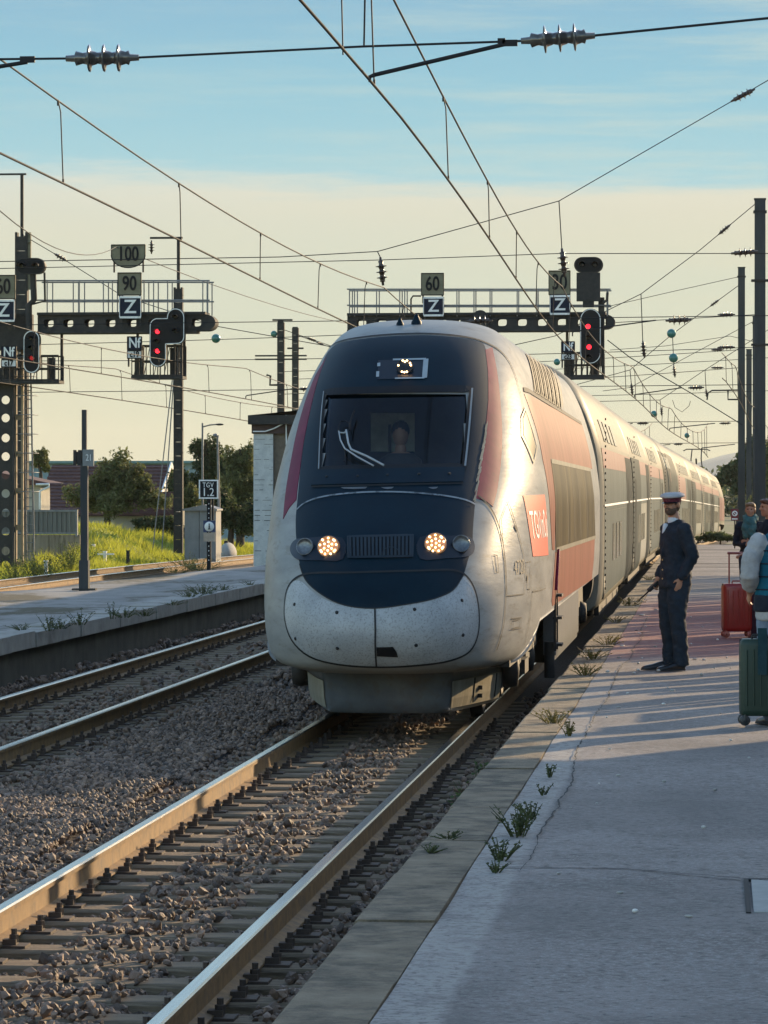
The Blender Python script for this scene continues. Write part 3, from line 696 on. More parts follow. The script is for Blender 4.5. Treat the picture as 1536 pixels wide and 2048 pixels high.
# access hatch outlines on the side of the nose
for pl in ([(1015, 1003), (1001, 1040), (1006, 1100), (1013, 1192), (1047, 1188), (1050, 1150), (1046, 1110), (1034, 1062), (1024, 1030)], [(1051, 1125), (1054, 1178), (1060, 1178), (1060, 1122)], [(986, 1110), (991, 1145), (996, 1145), (993, 1112)], [(1022, 1237), (1019, 1259), (1040, 1256), (1042, 1235)], [(1026, 1241), (1024, 1256), (1037, 1254), (1038, 1239)]):
    ribbon(NL(pl), .011, .0095, sm, True)
ribbon(NL([(1064, 1183), (1058, 1240), (1047, 1290)]), .012, .0095, sm); ribbon(NL([(1064, 1183), (1090, 1176)]), .012, .0095, sm)
ribbon(NL([(1028, 1052), (1033, 1062)]), .03, .010, sm); ribbon(NL([(1053, 1152), (1053.5, 1162)]), .05, .010, sm)
sm.build('panel_seam', M['seam'], car)
lt = MB(); ribbon(smoothpoly(NL([(595, 1020), (612, 1006), (650, 994), (710, 987), (770, 985), (830, 987), (890, 993), (930, 1001), (950, 1010)]), 4, False), .014, .011, lt)
lt.build('hood_edge', pm('worn_edge_paint', (.22, .25, .27), rough=.5, dirt=(.05, .06, .07), dsc=9, dlo=.5, dhi=.6), car)
sc = MB()                                          # worn paint along the flash: chips with ragged outline
for i in range(46):
    t = i / 45; x = [975, 969, 958, 948][min(3, int(t * 4))]; q = (967 + 6 * (1 - t) - 18 * t + rnd.uniform(-2.0, 2.0), 850 + 150 * t)
    a, z = N(*q); w = rnd.uniform(.006, .02); h = rnd.uniform(.02, .045); patch('', [(a - w, z - h), (a + w * .4, z - h * .6), (a + w, z + h * .3), (a, z + h)], .009, None, None, mb=sc, depth=0)
sc.build('paint_chip', M['cream'], car)
patch('coupler_slot', NL([(753, 1294), (786, 1293), (793, 1303), (796, 1313), (754, 1311)]), .012, M['black'], car, depth=.01)
bt = MB()
for q in [(590, 1209), (674, 1225), (829, 1219), (923, 1201), (592, 1277), (675, 1296), (925, 1270), (832, 1290)]:
    a, z = N(*q); p = S(a, z, .004); bt.lathe([(0, .008), (.016, .008), (.018, 0)], p, Sn(a, z), n=8)
bt.build('nose_bolt', M['seam'], car)

# ---- windscreen, frame, plate, cab behind it
def glassmat():
    m = bpy.data.materials.new('windscreen_glass'); m.use_nodes = True; nt = m.node_tree; NN = nt.nodes; L = nt.links; NN.clear()
    o = NN.new('ShaderNodeOutputMaterial'); t = NN.new('ShaderNodeBsdfTransparent'); t.inputs[0].default_value = (.80, .88, .92, 1)
    g = NN.new('ShaderNodeBsdfGlossy'); g.inputs[0].default_value = (.8, .9, 1, 1); g.inputs['Roughness'].default_value = .04
    f = NN.new('ShaderNodeFresnel'); f.inputs[0].default_value = 1.5; a = NN.new('ShaderNodeMath'); a.operation = 'MULTIPLY'; a.inputs[1].default_value = .55; L.new(f.outputs[0], a.inputs[0])
    ms = NN.new('ShaderNodeMixShader'); L.new(a.outputs[0], ms.inputs[0]); L.new(t.outputs[0], ms.inputs[1]); L.new(g.outputs[0], ms.inputs[2]); L.new(ms.outputs[0], o.inputs[0]); return m
M['screen'] = glassmat()
patch('windscreen', [tuple(Vector(p).lerp(Vector((0, 2.86)), .02)) for p in glass], -.012, M['screen'], car, depth=0)
wf = MB(); ribbon(glass, .075, .016, wf, True)
wf.build('windscreen_frame', M['black'], car)
wt = MB(); ribbon([glass[0], glass[3]], .016, .030, wt); ribbon([glass[1], glass[2]], .022, .030, wt); wt.build('windscreen_trim', pm('grey_trim', (.20, .22, .23), rough=.4), car)
patch('screen_base_plate', NL([(634, 943), (929, 937), (925, 966), (624, 973)]), .022, M['charcoal'], car, depth=.03)
sb = MB()
for q in ((655, 957), (716, 956), (775, 954), (838, 952), (897, 951)):
    a, z = N(*q); sb.lathe([(0, .012), (.014, .012), (.016, 0)], S(a, z, .02), Sn(a, z), n=8)
ribbon(NL([(624, 974.5), (925, 967.5)]), .02, .012, sb)
sb.build('plate_bolt', M['seam'], car)
chp = MB()
for x0, x1 in ((682, 735), (762, 788), (856, 876)):
    patch('', NL([(x0, 976.5), (x1, 975.5), (x1 - 4, 979), ((x0 + x1) / 2, 980), (x0 + 6, 979)]), .012, None, None, mb=chp, depth=0)
chp.build('worn_patch', M['spoil'], car)
cab = MB(); cy0, cy1 = TY + 2.05, TY + 4.6
M['cab'] = pm('dark_cab_lining', (.022, .028, .034), (.035, .042, .048), rough=.8)
gl_ = [S(*tuple(Vector(p).lerp(Vector((0, 2.86)), -.02)), -.10) for p in glass]
bk_ = [Vector((TX - .95, cy1, 3.45)), Vector((TX + .95, cy1, 3.45)), Vector((TX + .95, cy1, 2.2)), Vector((TX - .95, cy1, 2.2))]
cab.loft([gl_, bk_], sm=False, cap=False); cab.add(bk_, [(0, 1, 2, 3)])
cab.build('cab_lining', M['cab'], car)
dk = MB(); dk.bbox((TX - .85, cy0 + .3, 2.25), (TX + .85, cy0 + .75, 2.44)); dk.bbox((TX + .55, cy1 - .3, 2.3), (TX + .75, cy1 - .2, 3.4)); dk.build('control_desk', M['cab'], car)
pw0 = P(741, 826, cy1 - .05); pw1 = P(829, 903, cy1 - .05)
db = MB(); db.bbox((pw0.x, cy1 - .03, pw1.z), (pw1.x, cy1 - .02, pw0.z)); db.build('cab_light_patch', pm('cab_light_patch_paint', (.55, .54, .42), (.9, .87, .72), rough=.8, sc=5), car)  # pale board stands in for window light seen at the back of the cab
MB().bbox((pw0.x + .19, cy1 - .05, pw1.z), (pw0.x + .22, cy1 - .035, pw0.z - .12)).build('cab_post', M['cab'], car)
# wiper
def onS(q, o): a, z = N(*q); return S(a, z, o)
wp = MB(); wp.tube([onS(q, .05) for q in ((768, 939), (735, 921), (704, 907), (699, 895), (695, 868))], .011, 6); wp.tube([onS(q, .05) for q in ((748, 940), (716, 922), (692, 905), (684, 888), (681, 870))], .008, 6)
wp.tube([onS(q, .045) for q in ((681, 872), (690, 873), (696, 870))], .009, 6); wp.build('wiper_arm', pm('grey_wiper', (.34, .36, .37), rough=.4), car)
wb = MB(); wb.tube([onS(q, .055) for q in ((702, 869), (704, 850), (711, 829))], .009, 6); wb.tube([onS(q, .03) for q in ((681, 866), (679, 857), (684, 848), (692, 846), (699, 851), (701, 861))], .006, 6); wb.tube([onS(q, .03) for q in ((694, 872), (692, 900), (690, 928))], .008, 6)
wb.build('wiper_blade', M['black'], car)

# ---- lamps
LED = {}
def lamp(name, cpx, rpx, n, dots, parent, mat, off_=.014, dead=False):
    a, z = N(*cpx); c = S(a, z, off_); nn = (Sn(a, z) + Vector((0, -2.2, 0))).normalized(); q = nn.to_track_quat('Z', 'Y').to_matrix()
    r = rpx / 212.0; b = MB(); b.lathe([(0, .002), (r * .55, .004), (r * .92, .012), (r, .022), (r * 1.06, .010), (r * 1.08, -.03)], c, nn, n=24); o = b.build(name, mat, parent)
    if dots:
        d = MB()
        for ux, uz in dots:
            d.ell(c + q @ Vector((ux * r, uz * r, .022)), (.0105, .0105, .008), q, 8, 5)
        k = d.build('light_emitter', M['warm_led'], o)
    return o
ring = [(math.cos(t) * .8, math.sin(t) * .8) for t in frange(0.2, 2 * pi + .2, 9)[:-1]] + [(math.cos(t) * .42, math.sin(t) * .42) for t in frange(.5, 2 * pi + .5, 6)[:-1]] + [(0.05, 0), (.6, .55), (-.58, .62), (.62, -.5), (-.6, -.55)]
hl = smoothpoly(NL([(582, 1102), (585, 1088), (596, 1079), (620, 1077), (685, 1077), (686, 1120), (640, 1122), (605, 1121), (590, 1116)]), 3)
M['lampglass'] = pm('smoked_lamp_cover', (.008, .014, .024), (.012, .02, .032), rough=.3, coat=0, spec=.3)
h1 = patch('headlight', hl, .012, M['lampglass'], car)
h2 = patch('headlight', smoothpoly(NL([(840, 1076), (900, 1073), (930, 1073), (944, 1080), (948, 1095), (944, 1108), (930, 1115), (890, 1118), (840, 1119)]), 3), .012, M['lampglass'], car)
M['refl'] = pm('lamp_reflector', (.10, .11, .12), (.2, .21, .22), rough=.3, metal=.6, sc=30)
lamp('reflector', (616, 1100), 17, 24, None, h1, M['refl'], .05); lamp('reflector', (917, 1094), 17, 24, None, h2, M['refl'], .05)
M['ledbase'] = pm('amber_led_base', (.20, .12, .07), (.3, .18, .1), rough=.3, coat=.4, emit=(1.0, .45, .15), estr=.06)
lamp('led_cluster', (660, 1100), 21, 24, ring, h1, M['ledbase'], .045); lamp('led_cluster', (869, 1094), 21, 24, ring, h2, M['ledbase'], .045)
th = patch('roof_headlight', NL([(757, 722), (852, 720), (849, 758), (755, 760)]), .010, M['lampglass'], car, depth=.015)
fr = MB(); e = NL([(757, 722), (852, 720), (849, 758), (755, 760)]); ribbon([e[1], e[2]], .05, .016, fr); ribbon([N(786, 721.5), e[1]], .018, .016, fr); ribbon([N(790, 759), e[2]], .014, .016, fr); ribbon([N(758, 728), N(758, 735)], .03, .016, fr); ribbon([N(756, 745), N(755.5, 756)], .03, .016, fr)
fr.build('lamp_frame', pm('pale_lamp_frame', (.32, .36, .38), rough=.5), th)
lamp('led_cluster', (810, 742), 17, 24, [(math.cos(t) * .8, math.sin(t) * .8) for t in (0.15, .55, 1.2, 1.9, 3.0, 4.3, 4.7, 5.1)] + [(.02, .6)], th, M['lampglass'], .05)
# grille
g4 = [(696, 1076), (826, 1073), (825, 1115), (697, 1117)]
gr = patch('front_grille', NL(g4), .008, M['black'], car, depth=.01)
gb = MB(); 
for i in range(17):
    t = (i + .5) / 17; ribbon([N(697 + 128 * t, 1077 - 3 * t), N(698 + 126.5 * t, 1116 - 2 * t)], .022, .026, gb)
ribbon(NL(g4), .02, .022, gb, True); ribbon(smoothpoly(NL([(766, 1116), (768, 1104), (783, 1098), (796, 1104), (797, 1115)]), 3, False), .008, .03, gb)
gb.build('grille_bar', pm('grille_bar_paint', (.006, .017, .027), (.01, .023, .034), rough=.5), gr)
# roof aerials
for q, k in (((833, 648), .82), ((800, 650), .58)):
    a, z = N(*q); p = S(a, z); b = MB(); b.lathe([(.07 * k, -.01), (.065 * k, .03 * k), (.045 * k, .06 * k), (.03 * k, .10 * k), (.022 * k, .125 * k), (0, .13 * k)], p, (0, 0, 1), n=14); b.build('roof_aerial', M['charcoal'], car)

# ---- spoiler under the nose
def sp_ring(z, w, yc, L_, yend_):
    pts = []; wf = w * .64
    for i in range(25):
        t = i / 24 * pi / 2; pts.append((wf * math.sin(t) ** (2 / 3.4), yc + .22 * (1 - math.cos(t))))
    for i in range(1, 9): pts.append((wf + (w - wf) * (i / 8) ** .85, yc + .22 + (yend_ - yc - .22) * i / 8))
    r = [(-x, y) for x, y in pts[::-1]] + pts[1:]
    return [Vector((TX + x, TY + y, z)) for x, y in r]
b = MB(); rings = [sp_ring(z, w, y, 1.0, 3.0) for z, w, y in ((.60, 1.0, .95), (.52, 1.01, 1.0), (.455, 1.0, 1.02), (.44, .985, 1.04), (.27, .97, 1.06), (.17, .95, 1.10), (.13, .90, 1.16))]
b.loft(rings, cap=False); b.build('spoiler', M['spoil'], car)
for sg in (1, -1):
    sp_ = MB(); rr = [sp_ring(z, w * 1.004, y, 1.0, 3.0) for z, w, y in ((.45, 1.005, 1.02), (.44, .99, 1.04), (.27, .975, 1.06), (.175, .955, 1.10))]
    q = [[p for p in r if (p.x - TX) * sg > .60 and p.y > TY + 1.17] for r in rr]; q = [sorted(k, key=lambda p: p.y) for k in q]; m_ = min(len(k) for k in q); q = [k[-m_:] for k in q]; m_ -= 0
    sp_.add([p + Vector((sg * .004, -.003, 0)) for k in q for p in k], [((i * m_ + j, i * m_ + j + 1, (i + 1) * m_ + j + 1, (i + 1) * m_ + j) if sg < 0 else (i * m_ + j, (i + 1) * m_ + j, (i + 1) * m_ + j + 1, i * m_ + j + 1)) for i in range(len(q) - 1) for j in range(m_ - 1)]); sp_.build('spoiler_side_panel', M['cream'], car)
lp = MB()
lp.loft([sp_ring(.64, 1.14, .32, 1.3, 2.4), sp_ring(.585, 1.06, .70, 1.3, 2.6)], cap=False); lp.build('spoiler_lip', M['black'], car)
se = MB()
def spx(yy): k = min(1, max(0, (yy - 1.26) / 1.74)); return .64 + .36 * k ** .85
for yy in (1.9, 2.75): se.tube([(TX + spx(yy) * 1.0 + .004, TY + yy, .44), (TX + spx(yy) * .975 + .004, TY + yy, .2)], .008, 4)
for z in (.25, .33): se.box((TX + spx(2.1) * .985 + .012, TY + 2.1, z), (.05, .06, .04))
se.build('spoiler_latch', M['seam'], car)

# ---- side of the power car (right side faces the platform)
patch('logo_panel', NL([(1045, 991), (1088, 989), (1096, 1110), (1065, 1113)]), .006, M['redpanel'], car, depth=0)
def side_text(name, txt, corners, mat, parent, sx=None):      # lettering bent onto the body between 4 pixel corners (tl, tr, br, bl)
    c = NL(corners); b0 = text_mb(txt, 1.0, .0, Matrix.Identity(4)); xs = [v[0] for v in b0.v]; zs = [v[2] for v in b0.v]; x0, x1, z0, z1 = min(xs), max(xs), min(zs), max(zs)
    o = MB(); pts = []
    for v in b0.v:
        u = (v[0] - x0) / (x1 - x0); w = (v[2] - z0) / (z1 - z0); t = Vector(c[0]).lerp(Vector(c[1]), u); q = Vector(c[3]).lerp(Vector(c[2]), u); r = q.lerp(t, w); pts.append(S(r.x, r.y, .010))
    o.add(pts, b0.f); return o.build(name, mat, parent)
side_text('logo_lettering', 'TGVinOui', [(1056, 1022), (1090, 1018), (1094, 1074), (1063, 1078)], M['white'], car)
side_text('number_lettering', '4720', [(1026, 1122), (1046, 1118), (1048, 1147), (1029, 1150)], M['under'], car)
pk = MB()
patch('', NL([(1048, 788), (1163, 848), (1184, 938), (1103, 921), (1109, 1100), (1104, 1100), (1085, 920), (1066, 840)]), .005, None, None, mb=pk, sp=.14)
patch('', NL([(1110, 1104), (1189, 1078), (1187, 1120), (1183, 1160), (1104, 1212), (1103, 1200)]), .005, None, None, mb=pk, sp=.14)
pk.build('pink_panel', M['pink'], car)
sw = patch('side_window_band', NL([(1101, 924), (1180, 942), (1190, 1072), (1111, 1098)]), .008, M['brownglass'], car, sp=.14, depth=.02)
wl = MB()
for t in (.3, .47, .62, .8): ribbon([N(1101 + 79 * t, 927 + 18 * t), N(1112 + 78 * t, 1094 - 26 * t)], .03, .011, wl)
wl.build('window_post', M['under'], sw)
fr = MB(); ribbon(NL([(1101, 922), (1180, 940)]), .05, .012, fr); ribbon(NL([(1111, 1100), (1190, 1074)]), .05, .012, fr); fr.build('window_rail', M['cream'], sw)
vb = MB(); patch('', NL([(1050, 708), (1104, 741), (1122, 818), (1067, 783)]), .006, None, None, mb=vb, sp=.14)
vg = vb.build('roof_vent', M['black'], car)
vs_ = MB()
for i in range(14):
    t = (i + .5) / 14; ribbon([N(1050 + 54 * t, 709 + 33 * t), N(1067 + 55 * t, 782 + 35 * t)], .09, .014 + (.02 if i % 2 else 0), vs_, sp=.2)
vs_.build('vent_slat', pm('vent_slat_paint', (.035, .033, .03), (.06, .057, .05), rough=.6, spec=.1), vg)
ln = MB(); ribbon(NL([(1046, 779), (1100, 809), (1162, 847)]), .05, .010, ln); ln.build('gutter', M['seam'], car)
dw = patch('cab_side_window', NL([(1050, 824), (1070, 894), (1065, 918), (1046, 870), (1045, 838)]), .008, M['brownglass'], car, depth=.02)
fr = MB(); ribbon(NL([(1049, 816), (1073, 892), (1066, 926), (1043, 872), (1042, 834)]), .03, .013, fr, True); fr.build('window_frame', M['cream'], dw)
hr = MB(); hr.tube([onS((1108, 1100), .05), onS((1104, 1160), .05), onS((1103, 1180), .05)], .018, 6); hr.build('handrail', M['magenta'], car)
hs = MB(); hs.tube([onS((1076, 1228), .04), onS((1090, 1232), .04)], .02, 6)
# bogies and underframe
M['tread'] = pm('wheel_steel', (.18, .165, .15), (.28, .26, .24), rough=.4, metal=.8)
def wheelset(parent, y, rot=0):
    for sg in (-1, 1):
        b = MB(); b.lathe([(0, -.07), (.12, -.07), (.14, -.03), (.36, -.02), (.40, -.05), (.455, -.05), (.46, .04), (.485, .055), (.485, .07), (.40, .06), (.2, .03), (0, .03)][::-1], (TX + sg * .755, TY + y, .455), (-sg, 0, 0), n=32)
        b.build('wheel', M['tread'] if False else M['under'], parent)
def bogie(parent, yc, wb_=3.0, hw=1.02):
    b = MB()
    for sg in (-1, 1):
        x = TX + sg * hw
        b.loft([[Vector((x + a * .07, TY + yc + y, zc + h * c)) for a, c in ((-1, -1), (1, -1), (1, 1), (-1, 1))] for y, zc, h in ((-1.95, .62, .08), (-1.5, .60, .13), (-.9, .68, .10), (0, .55, .14), (.9, .68, .10), (1.5, .60, .13), (1.95, .62, .08))], sm=False)
        for yy in (-wb_ / 2, wb_ / 2):
            b.lathe([(0, -.02), (.17, -.02), (.19, .05), (.17, .13), (0, .15)], (x, TY + yc + yy, .46), (sg, 0, 0), n=16)
            b.lathe([(.10, 0), (.12, .08), (.09, .16), (.12, .24), (.09, .3)], (x, TY + yc + yy + .42, .62), (0, 0, 1), n=10)
            b.bar((x + sg * .08, TY + yc + yy, .46), (x + sg * .08, TY + yc + yy * .3, .52), .05, .06)
        b.lathe([(.05, 0), (.05, .5), (.035, .5), (.035, .9)], (x + sg * .12, TY + yc - .4, .66), (0, 1, 0), n=10)
        b.bbox((x - .05, TY + yc - .35, .35), (x + sg * .14, TY + yc + .35, .50))
    b.bbox((TX - hw, TY + yc - .3, .5), (TX + hw, TY + yc + .3, .8)); o = b.build('bogie_frame', M['under'], parent)
    for yy in (-wb_ / 2, wb_ / 2): wheelset(o, yc + yy)
bogie(car, 4.6); bogie(car, 15.9)
ub = MB(); ub.bbox((TX - 1.15, TY + 1.7, .55), (TX + 1.15, TY + PEND_ - .1, .97)); ub.bbox((TX - 1.2, TY + 7.6, .30), (TX + 1.2, TY + 12.6, .6)); ub.build('underframe', M['under'], car)
sk = MB(); sk.bbox((TX + 1.22, TY + 6.9, .42), (TX + 1.36, TY + 13.4, .975)); sk.bbox((TX + 1.30, TY + 6.95, .36), (TX + 1.345, TY + 13.3, .42)); sk.bbox((TX - 1.36, TY + 6.9, .42), (TX - 1.22, TY + 13.4, .975)); sk.build('side_skirt', M['spoil'], car)
st = MB()
for z in (.55, .85, 1.1): st.bbox((TX + 1.36, TY + 6.25, z), (TX + 1.46, TY + 6.6, z + .03))
st.bbox((TX + 1.37, TY + 6.2, .5), (TX + 1.40, TY + 6.25, 1.25)); st.bbox((TX + 1.37, TY + 6.6, .5), (TX + 1.40, TY + 6.65, 1.25)); st.build('footstep', M['under'], car)
sn = MB(); sn.tube([Vector((TX + 1.32, TY + 6.3, .6)), Vector((TX + 1.32, TY + 6.3, .2))], .06, 10); sn.build('sand_pipe', M['under'], car)

# ---- driver seen through the glass
dp = P(801, 905, TY + 3.6)
drv = thing('person', 'driver in a dark jacket and cap sitting behind the windscreen of the front power car', 'person', (dp.x, dp.y, 2.3))
b = MB(); M['skin'] = pm('skin', (.42, .19, .11), (.5, .25, .15), rough=.55, sc=12)
b.ell((dp.x, dp.y, 2.86), (.085, .10, .13)); b.ell((dp.x, dp.y, 2.70), (.06, .06, .09))
b.loft([[Vector((dp.x + rx * math.cos(t), dp.y + ry * math.sin(t), z)) for t in frange(0, 2 * pi, 16)[:-1]] for z, rx, ry in ((2.12, .18, .13), (2.3, .19, .13), (2.5, .21, .13), (2.6, .20, .12), (2.66, .12, .09), (2.69, .05, .05))])
b.build('body', M['skin'], drv)
b = MB(); b.loft([[Vector((dp.x + rx * math.cos(t), dp.y + ry * math.sin(t), z)) for t in frange(0, 2 * pi, 16)[:-1]] for z, rx, ry in ((2.12, .20, .15), (2.3, .21, .15), (2.5, .235, .15), (2.6, .22, .14), (2.665, .13, .10))]); b.build('jacket', M['under'], drv)
b = MB(); b.ell((dp.x, dp.y + .02, 2.90), (.095, .11, .11)); b.build('hair', M['black'], drv)

# ================================================================== carriages
CW = [(.42, 1.26), (.5, 1.36), (.7, 1.415), (1.2, 1.44), (2.2, 1.445), (2.8, 1.41), (3.3, 1.29), (3.7, 1.12), (4.0, .89), (4.17, .65), (4.27, .36), (4.31, 0.02)]
cw = lambda z: interp(CW, z)
M['bellows'] = pm('black_bellows', (.016, .016, .018), (.03, .03, .03), rough=.85)
M['doorpaint'] = pm('dark_grey_door', (.018, .026, .030), (.04, .05, .052), rough=.5, coat=0, spec=.02, sc=2, stretch=(1, 1, .2))
M['duskyred'] = pm('dusky_red_band', (.20, .075, .072), (.27, .125, .115), rough=.42, coat=0, spec=.1, sc=2, stretch=(1, 2, .3), dirt=(.24, .17, .15), dsc=3, dlo=.5, dhi=.7)
M['lowgrey'] = pm('lower_grey_paint', (.25, .255, .225), (.36, .36, .31), rough=.38, coat=.3, sc=1.6, stretch=(1, 2, .3), dirt=(.17, .16, .13), dsc=3, dlo=.5, dhi=.72)
CL, GAPL = 18.15, .55
def pth(s): return Vector((TX + off(s), s, drop(s)))
def side(mb, y0, y1, z0, z1, o, m=0, both=True, n=1):
    k = max(1, int((z1 - z0) / .12)); zs = frange(z0, z1, k); ys = frange(y0, y1, n)
    for sg in ((1, -1) if both else (1,)):
        vs = []
        for y in ys:
            for z in zs:
                w = cw(z); dw_ = (cw(z + .01) - cw(z - .01)) / .02; nn = Vector((1, 0, -dw_)).normalized(); vs.append(Vector((sg * (w + nn.x * o), y, z + nn.z * o)))
        q = len(zs); fs = [(i * q + j, (i + 1) * q + j, (i + 1) * q + j + 1, i * q + j + 1) if sg > 0 else (i * q + j, i * q + j + 1, (i + 1) * q + j + 1, (i + 1) * q + j) for i in range(len(ys) - 1) for j in range(q - 1)]
        mb.add(vs, fs, m, True)
ZC = [.42, .46, .5, .6, .7, .9, 1.2, 1.6, 2.0, 2.2, 2.5, 2.8, 3.0, 3.15, 3.3, 3.5, 3.7, 3.85, 4.0, 4.09, 4.17, 4.22, 4.27, 4.29, 4.305]
DARK = [[(CL - 4.6, CL - .2, 2.9, 'doorpaint')], [(.2, 7.6, 2.95, 'slate'), (CL - 4.0, CL - .2, 2.9, 'doorpaint')], [(12.0, 13.2, 2.9, 'slate')], [(.3, 8.5, 3.55, 'doorpaint'), (8.9, CL - .2, 3.6, 'slate')], [(12, CL - .2, 2.9, 'slate')], [(.2, 6, 2.9, 'slate')], [(3, 9, 2.6, 'slate'), (14, CL - .2, 2.6, 'doorpaint')], [(.2, 5, 2.6, 'slate')]]
M['slate'] = pm('slate_grey_panel', (.045, .058, .058), (.085, .098, .094), rough=.5, coat=0, spec=.02, sc=2, stretch=(1, 1, .2))
M['coachglass'] = pm('painted_mirror_coach_glass', (.07, .068, .055), (.15, .145, .12), rough=.25, sc=2, spec=.25)  # grey-green base colour stands in for reflections in the panes
def carriage(i, s0, lab, pinkband, bigdark):
    a, c = pth(s0), pth(s0 + CL); d = c - a; rz = math.atan2(-d.x, d.y); rx = math.atan2(d.z, d.y)
    t = thing('carriage', lab, 'train carriage', a, 'carriages of the high speed train', local=True); t.rotation_euler = (rx, 0, rz)
    b = MB(); prof = [(-cw(z), z) for z in ZC[::-1]] + [(cw(z), z) for z in ZC]
    b.loft([[Vector((x * k, y, z if z < 2 else 2 + (z - 2) * k)) for x, z in prof] for y, k in ((0, .955), (.10, .99), (.28, 1.0), (CL / 2, 1.0), (CL - .28, 1.0), (CL - .1, .99), (CL, .955))]); b.build('body', M['cream'], t)
    b = MB(); side(b, .3, CL - .3, 1.95, 2.93, .004, n=4, both=False); b.build('grey_band', M['tgrey'], t)
    b = MB(); side(b, .3, CL - .3, .62, 1.945, .004, n=4, both=False); b.build('lower_panel', M['lowgrey'] if i % 2 else M['tgrey'], t)
    b = MB()
    if pinkband == 2: side(b, .3, 9.5, 2.0, 2.93, .007, n=2, both=False)
    else: side(b, .3, CL - .3, 2.62, 2.93, .007, n=4, both=False)
    b.build('red_band', M['duskyred'], t)
    b = MB(); side(b, .2, CL - .2, 2.02, 2.055, .010, n=4, both=False); b.build('white_stripe', M['white'], t)
    # doors near both ends
    for y0, y1 in ((CL - 3.6, CL - 2.1),) if i % 2 == 0 else ((1.6, 3.1), (CL - 3.0, CL - 1.6)):
        dr = MB(); side(dr, y0, y1, .55, 2.5, .012, n=2, both=False); dr.build('door', M['doorpaint'], t)
    for y0, y1, zt, mt in DARK[i]: dr = MB(); side(dr, y0, y1, .50, zt, .0085, n=3, both=False); dr.build('dark_panel', M[mt], t)
    n = (4, 5, 5, 4, 7, 7, 7, 7)[i]
    for lvl, z0, z1 in (('upper', 3.06, 3.42), ('lower', 1.10, 1.72)):
        for k in range(n):
            y = 2.6 + k * 1.95
            if lvl == 'lower' and (y < 3.3 or y > CL - 4.0): continue
            wnd = MB(); side(wnd, y, y + 1.35, z0, z1, .013, both=False); wnd.build('window', M['coachglass'], t)
    b = MB()
    for k in range(26): b.box((cw(1.3 + k * .02) + .01, .55 + (k % 2) * .0, .75 + k * .105), (.02, .05, .035))
    b.build('rivet', M['seam'], t)
    b = MB(); b.loft([[Vector((x * .90, y, 2.25 + (z - 2.25) * .93)) for x, z in prof] for y in (CL - .01, CL + GAPL + .01)]); b.build('gangway_bellows', M['bellows'], t)
    b = MB(); b.bbox((-1.1, .2, .3), (1.1, CL - .2, .5)); b.bbox((1.0, 3.5, .22), (1.25, CL - 3.6, .42)); b.build('underframe', M['under'], t)
    # shared bogie under the front end
    bg = MB()
    for sg in (-1, 1):
        bg.bbox((sg * .98, -1.9 - GAPL / 2, .42), (sg * 1.14, 1.9 - GAPL / 2, .66))
        for y in (-1.5, 1.5):
            bg.lathe([(0, 0), (.16, 0), (.17, .08), (.14, .16), (0, .17)], (sg * 1.08, y - GAPL / 2, .46), (sg, 0, 0), n=14)
        bg.lathe([(.16, 0), (.2, .2), (.16, .45)], (sg * 1.05, -GAPL / 2, .6), (0, 0, 1), n=12)
        bg.lathe([(0, 0), (.10, .03), (.12, .1), (.12, .42), (0, .45)], (sg * 1.32, .7, .55), (0, 0, 1), n=12)
    o = bg.build('bogie_frame', M['under'], t)
    for y in (-1.5, 1.5):
        for sg in (-1, 1):
            w = MB(); w.lathe([(0, -.05), (.40, -.05), (.455, -.05), (.46, .04), (.485, .055), (.485, .07), (.2, .03), (0, .03)][::-1], (sg * .755, y - GAPL / 2, .455), (-sg, 0, 0), n=20); w.build('wheel', M['under'], o)
    return t
NAMES = ['first carriage directly behind the leading power car, with pale bulging end panel', 'second carriage back, its dark bellows in line with the conductor\'s cap', 'third carriage back, with louvred panel high on its side', 'fourth carriage back, with a large dark panel on its side',
         'fifth carriage back, with a rose red band beside the dark panel', 'sixth carriage back along the train, just before the curve', 'seventh carriage back along the train, where it bends away', 'last carriage of the train, coupled to the trailing power car']
s = TY + PEND_ + .55
for i in range(8):
    carriage(i, s, NAMES[i], 2 if i == 4 else 1, i == 3); s += CL + GAPL
b = MB(); pr = [(-cw(z) * .91, 2.2 + (z - 2.2) * .92) for z in ZC[::-1]] + [(cw(z) * .91, 2.2 + (z - 2.2) * .92) for z in ZC]
b.loft([[Vector((TX + x, y, z)) for x, z in pr] for y in (TY + PEND_ - .02, TY + PEND_ + .56)]); b.build('gangway_bellows', M['bellows'], car)
rib = MB(); side(rib, 0, .14, .7, 4.0, .03)
# trailing power car: turned round, nose pointing away
tp = pth(s); d = pth(s + 20) - tp
tail = thing('power_car', 'trailing power car at the far end of the train with raised pantograph', 'locomotive', tp, local=True); tail.rotation_euler = (math.atan2(d.z, d.y), 0, math.atan2(-d.x, d.y))
vs = [Vector((v.x - TX, PEND_ - (v.y - TY), v.z)) for v in sv]; b = MB(); b.add(vs, [f[::-1] for f in sf], 0, True); b.build('body', M['cream'], tail)
b = MB(); cwo = cw; side(b, 1, 15, 1.2, 2.6, .02, both=False); b.v = [(v[0] * .975, v[1], v[2]) for v in b.v]; b.build('red_band', M['duskyred'], tail)
b = MB(); b.box((1.02, 16.4, 2.95), (.5, .9, .45), Matrix.Rotation(.35, 3, 'Y')); b.build('cab_side_window', M['glassdark'], tail)
b = MB(); b.bbox((-1.15, .5, .3), (1.15, 17, 1.0)); b.build('underframe', M['under'], tail)
pt = MB()
for sg in (-1, 1):
    pt.tube([(sg * .35, 4.0, 4.2), (sg * .30, 2.6, 4.85), (sg * .28, 4.1, 5.42)], .035, 6)
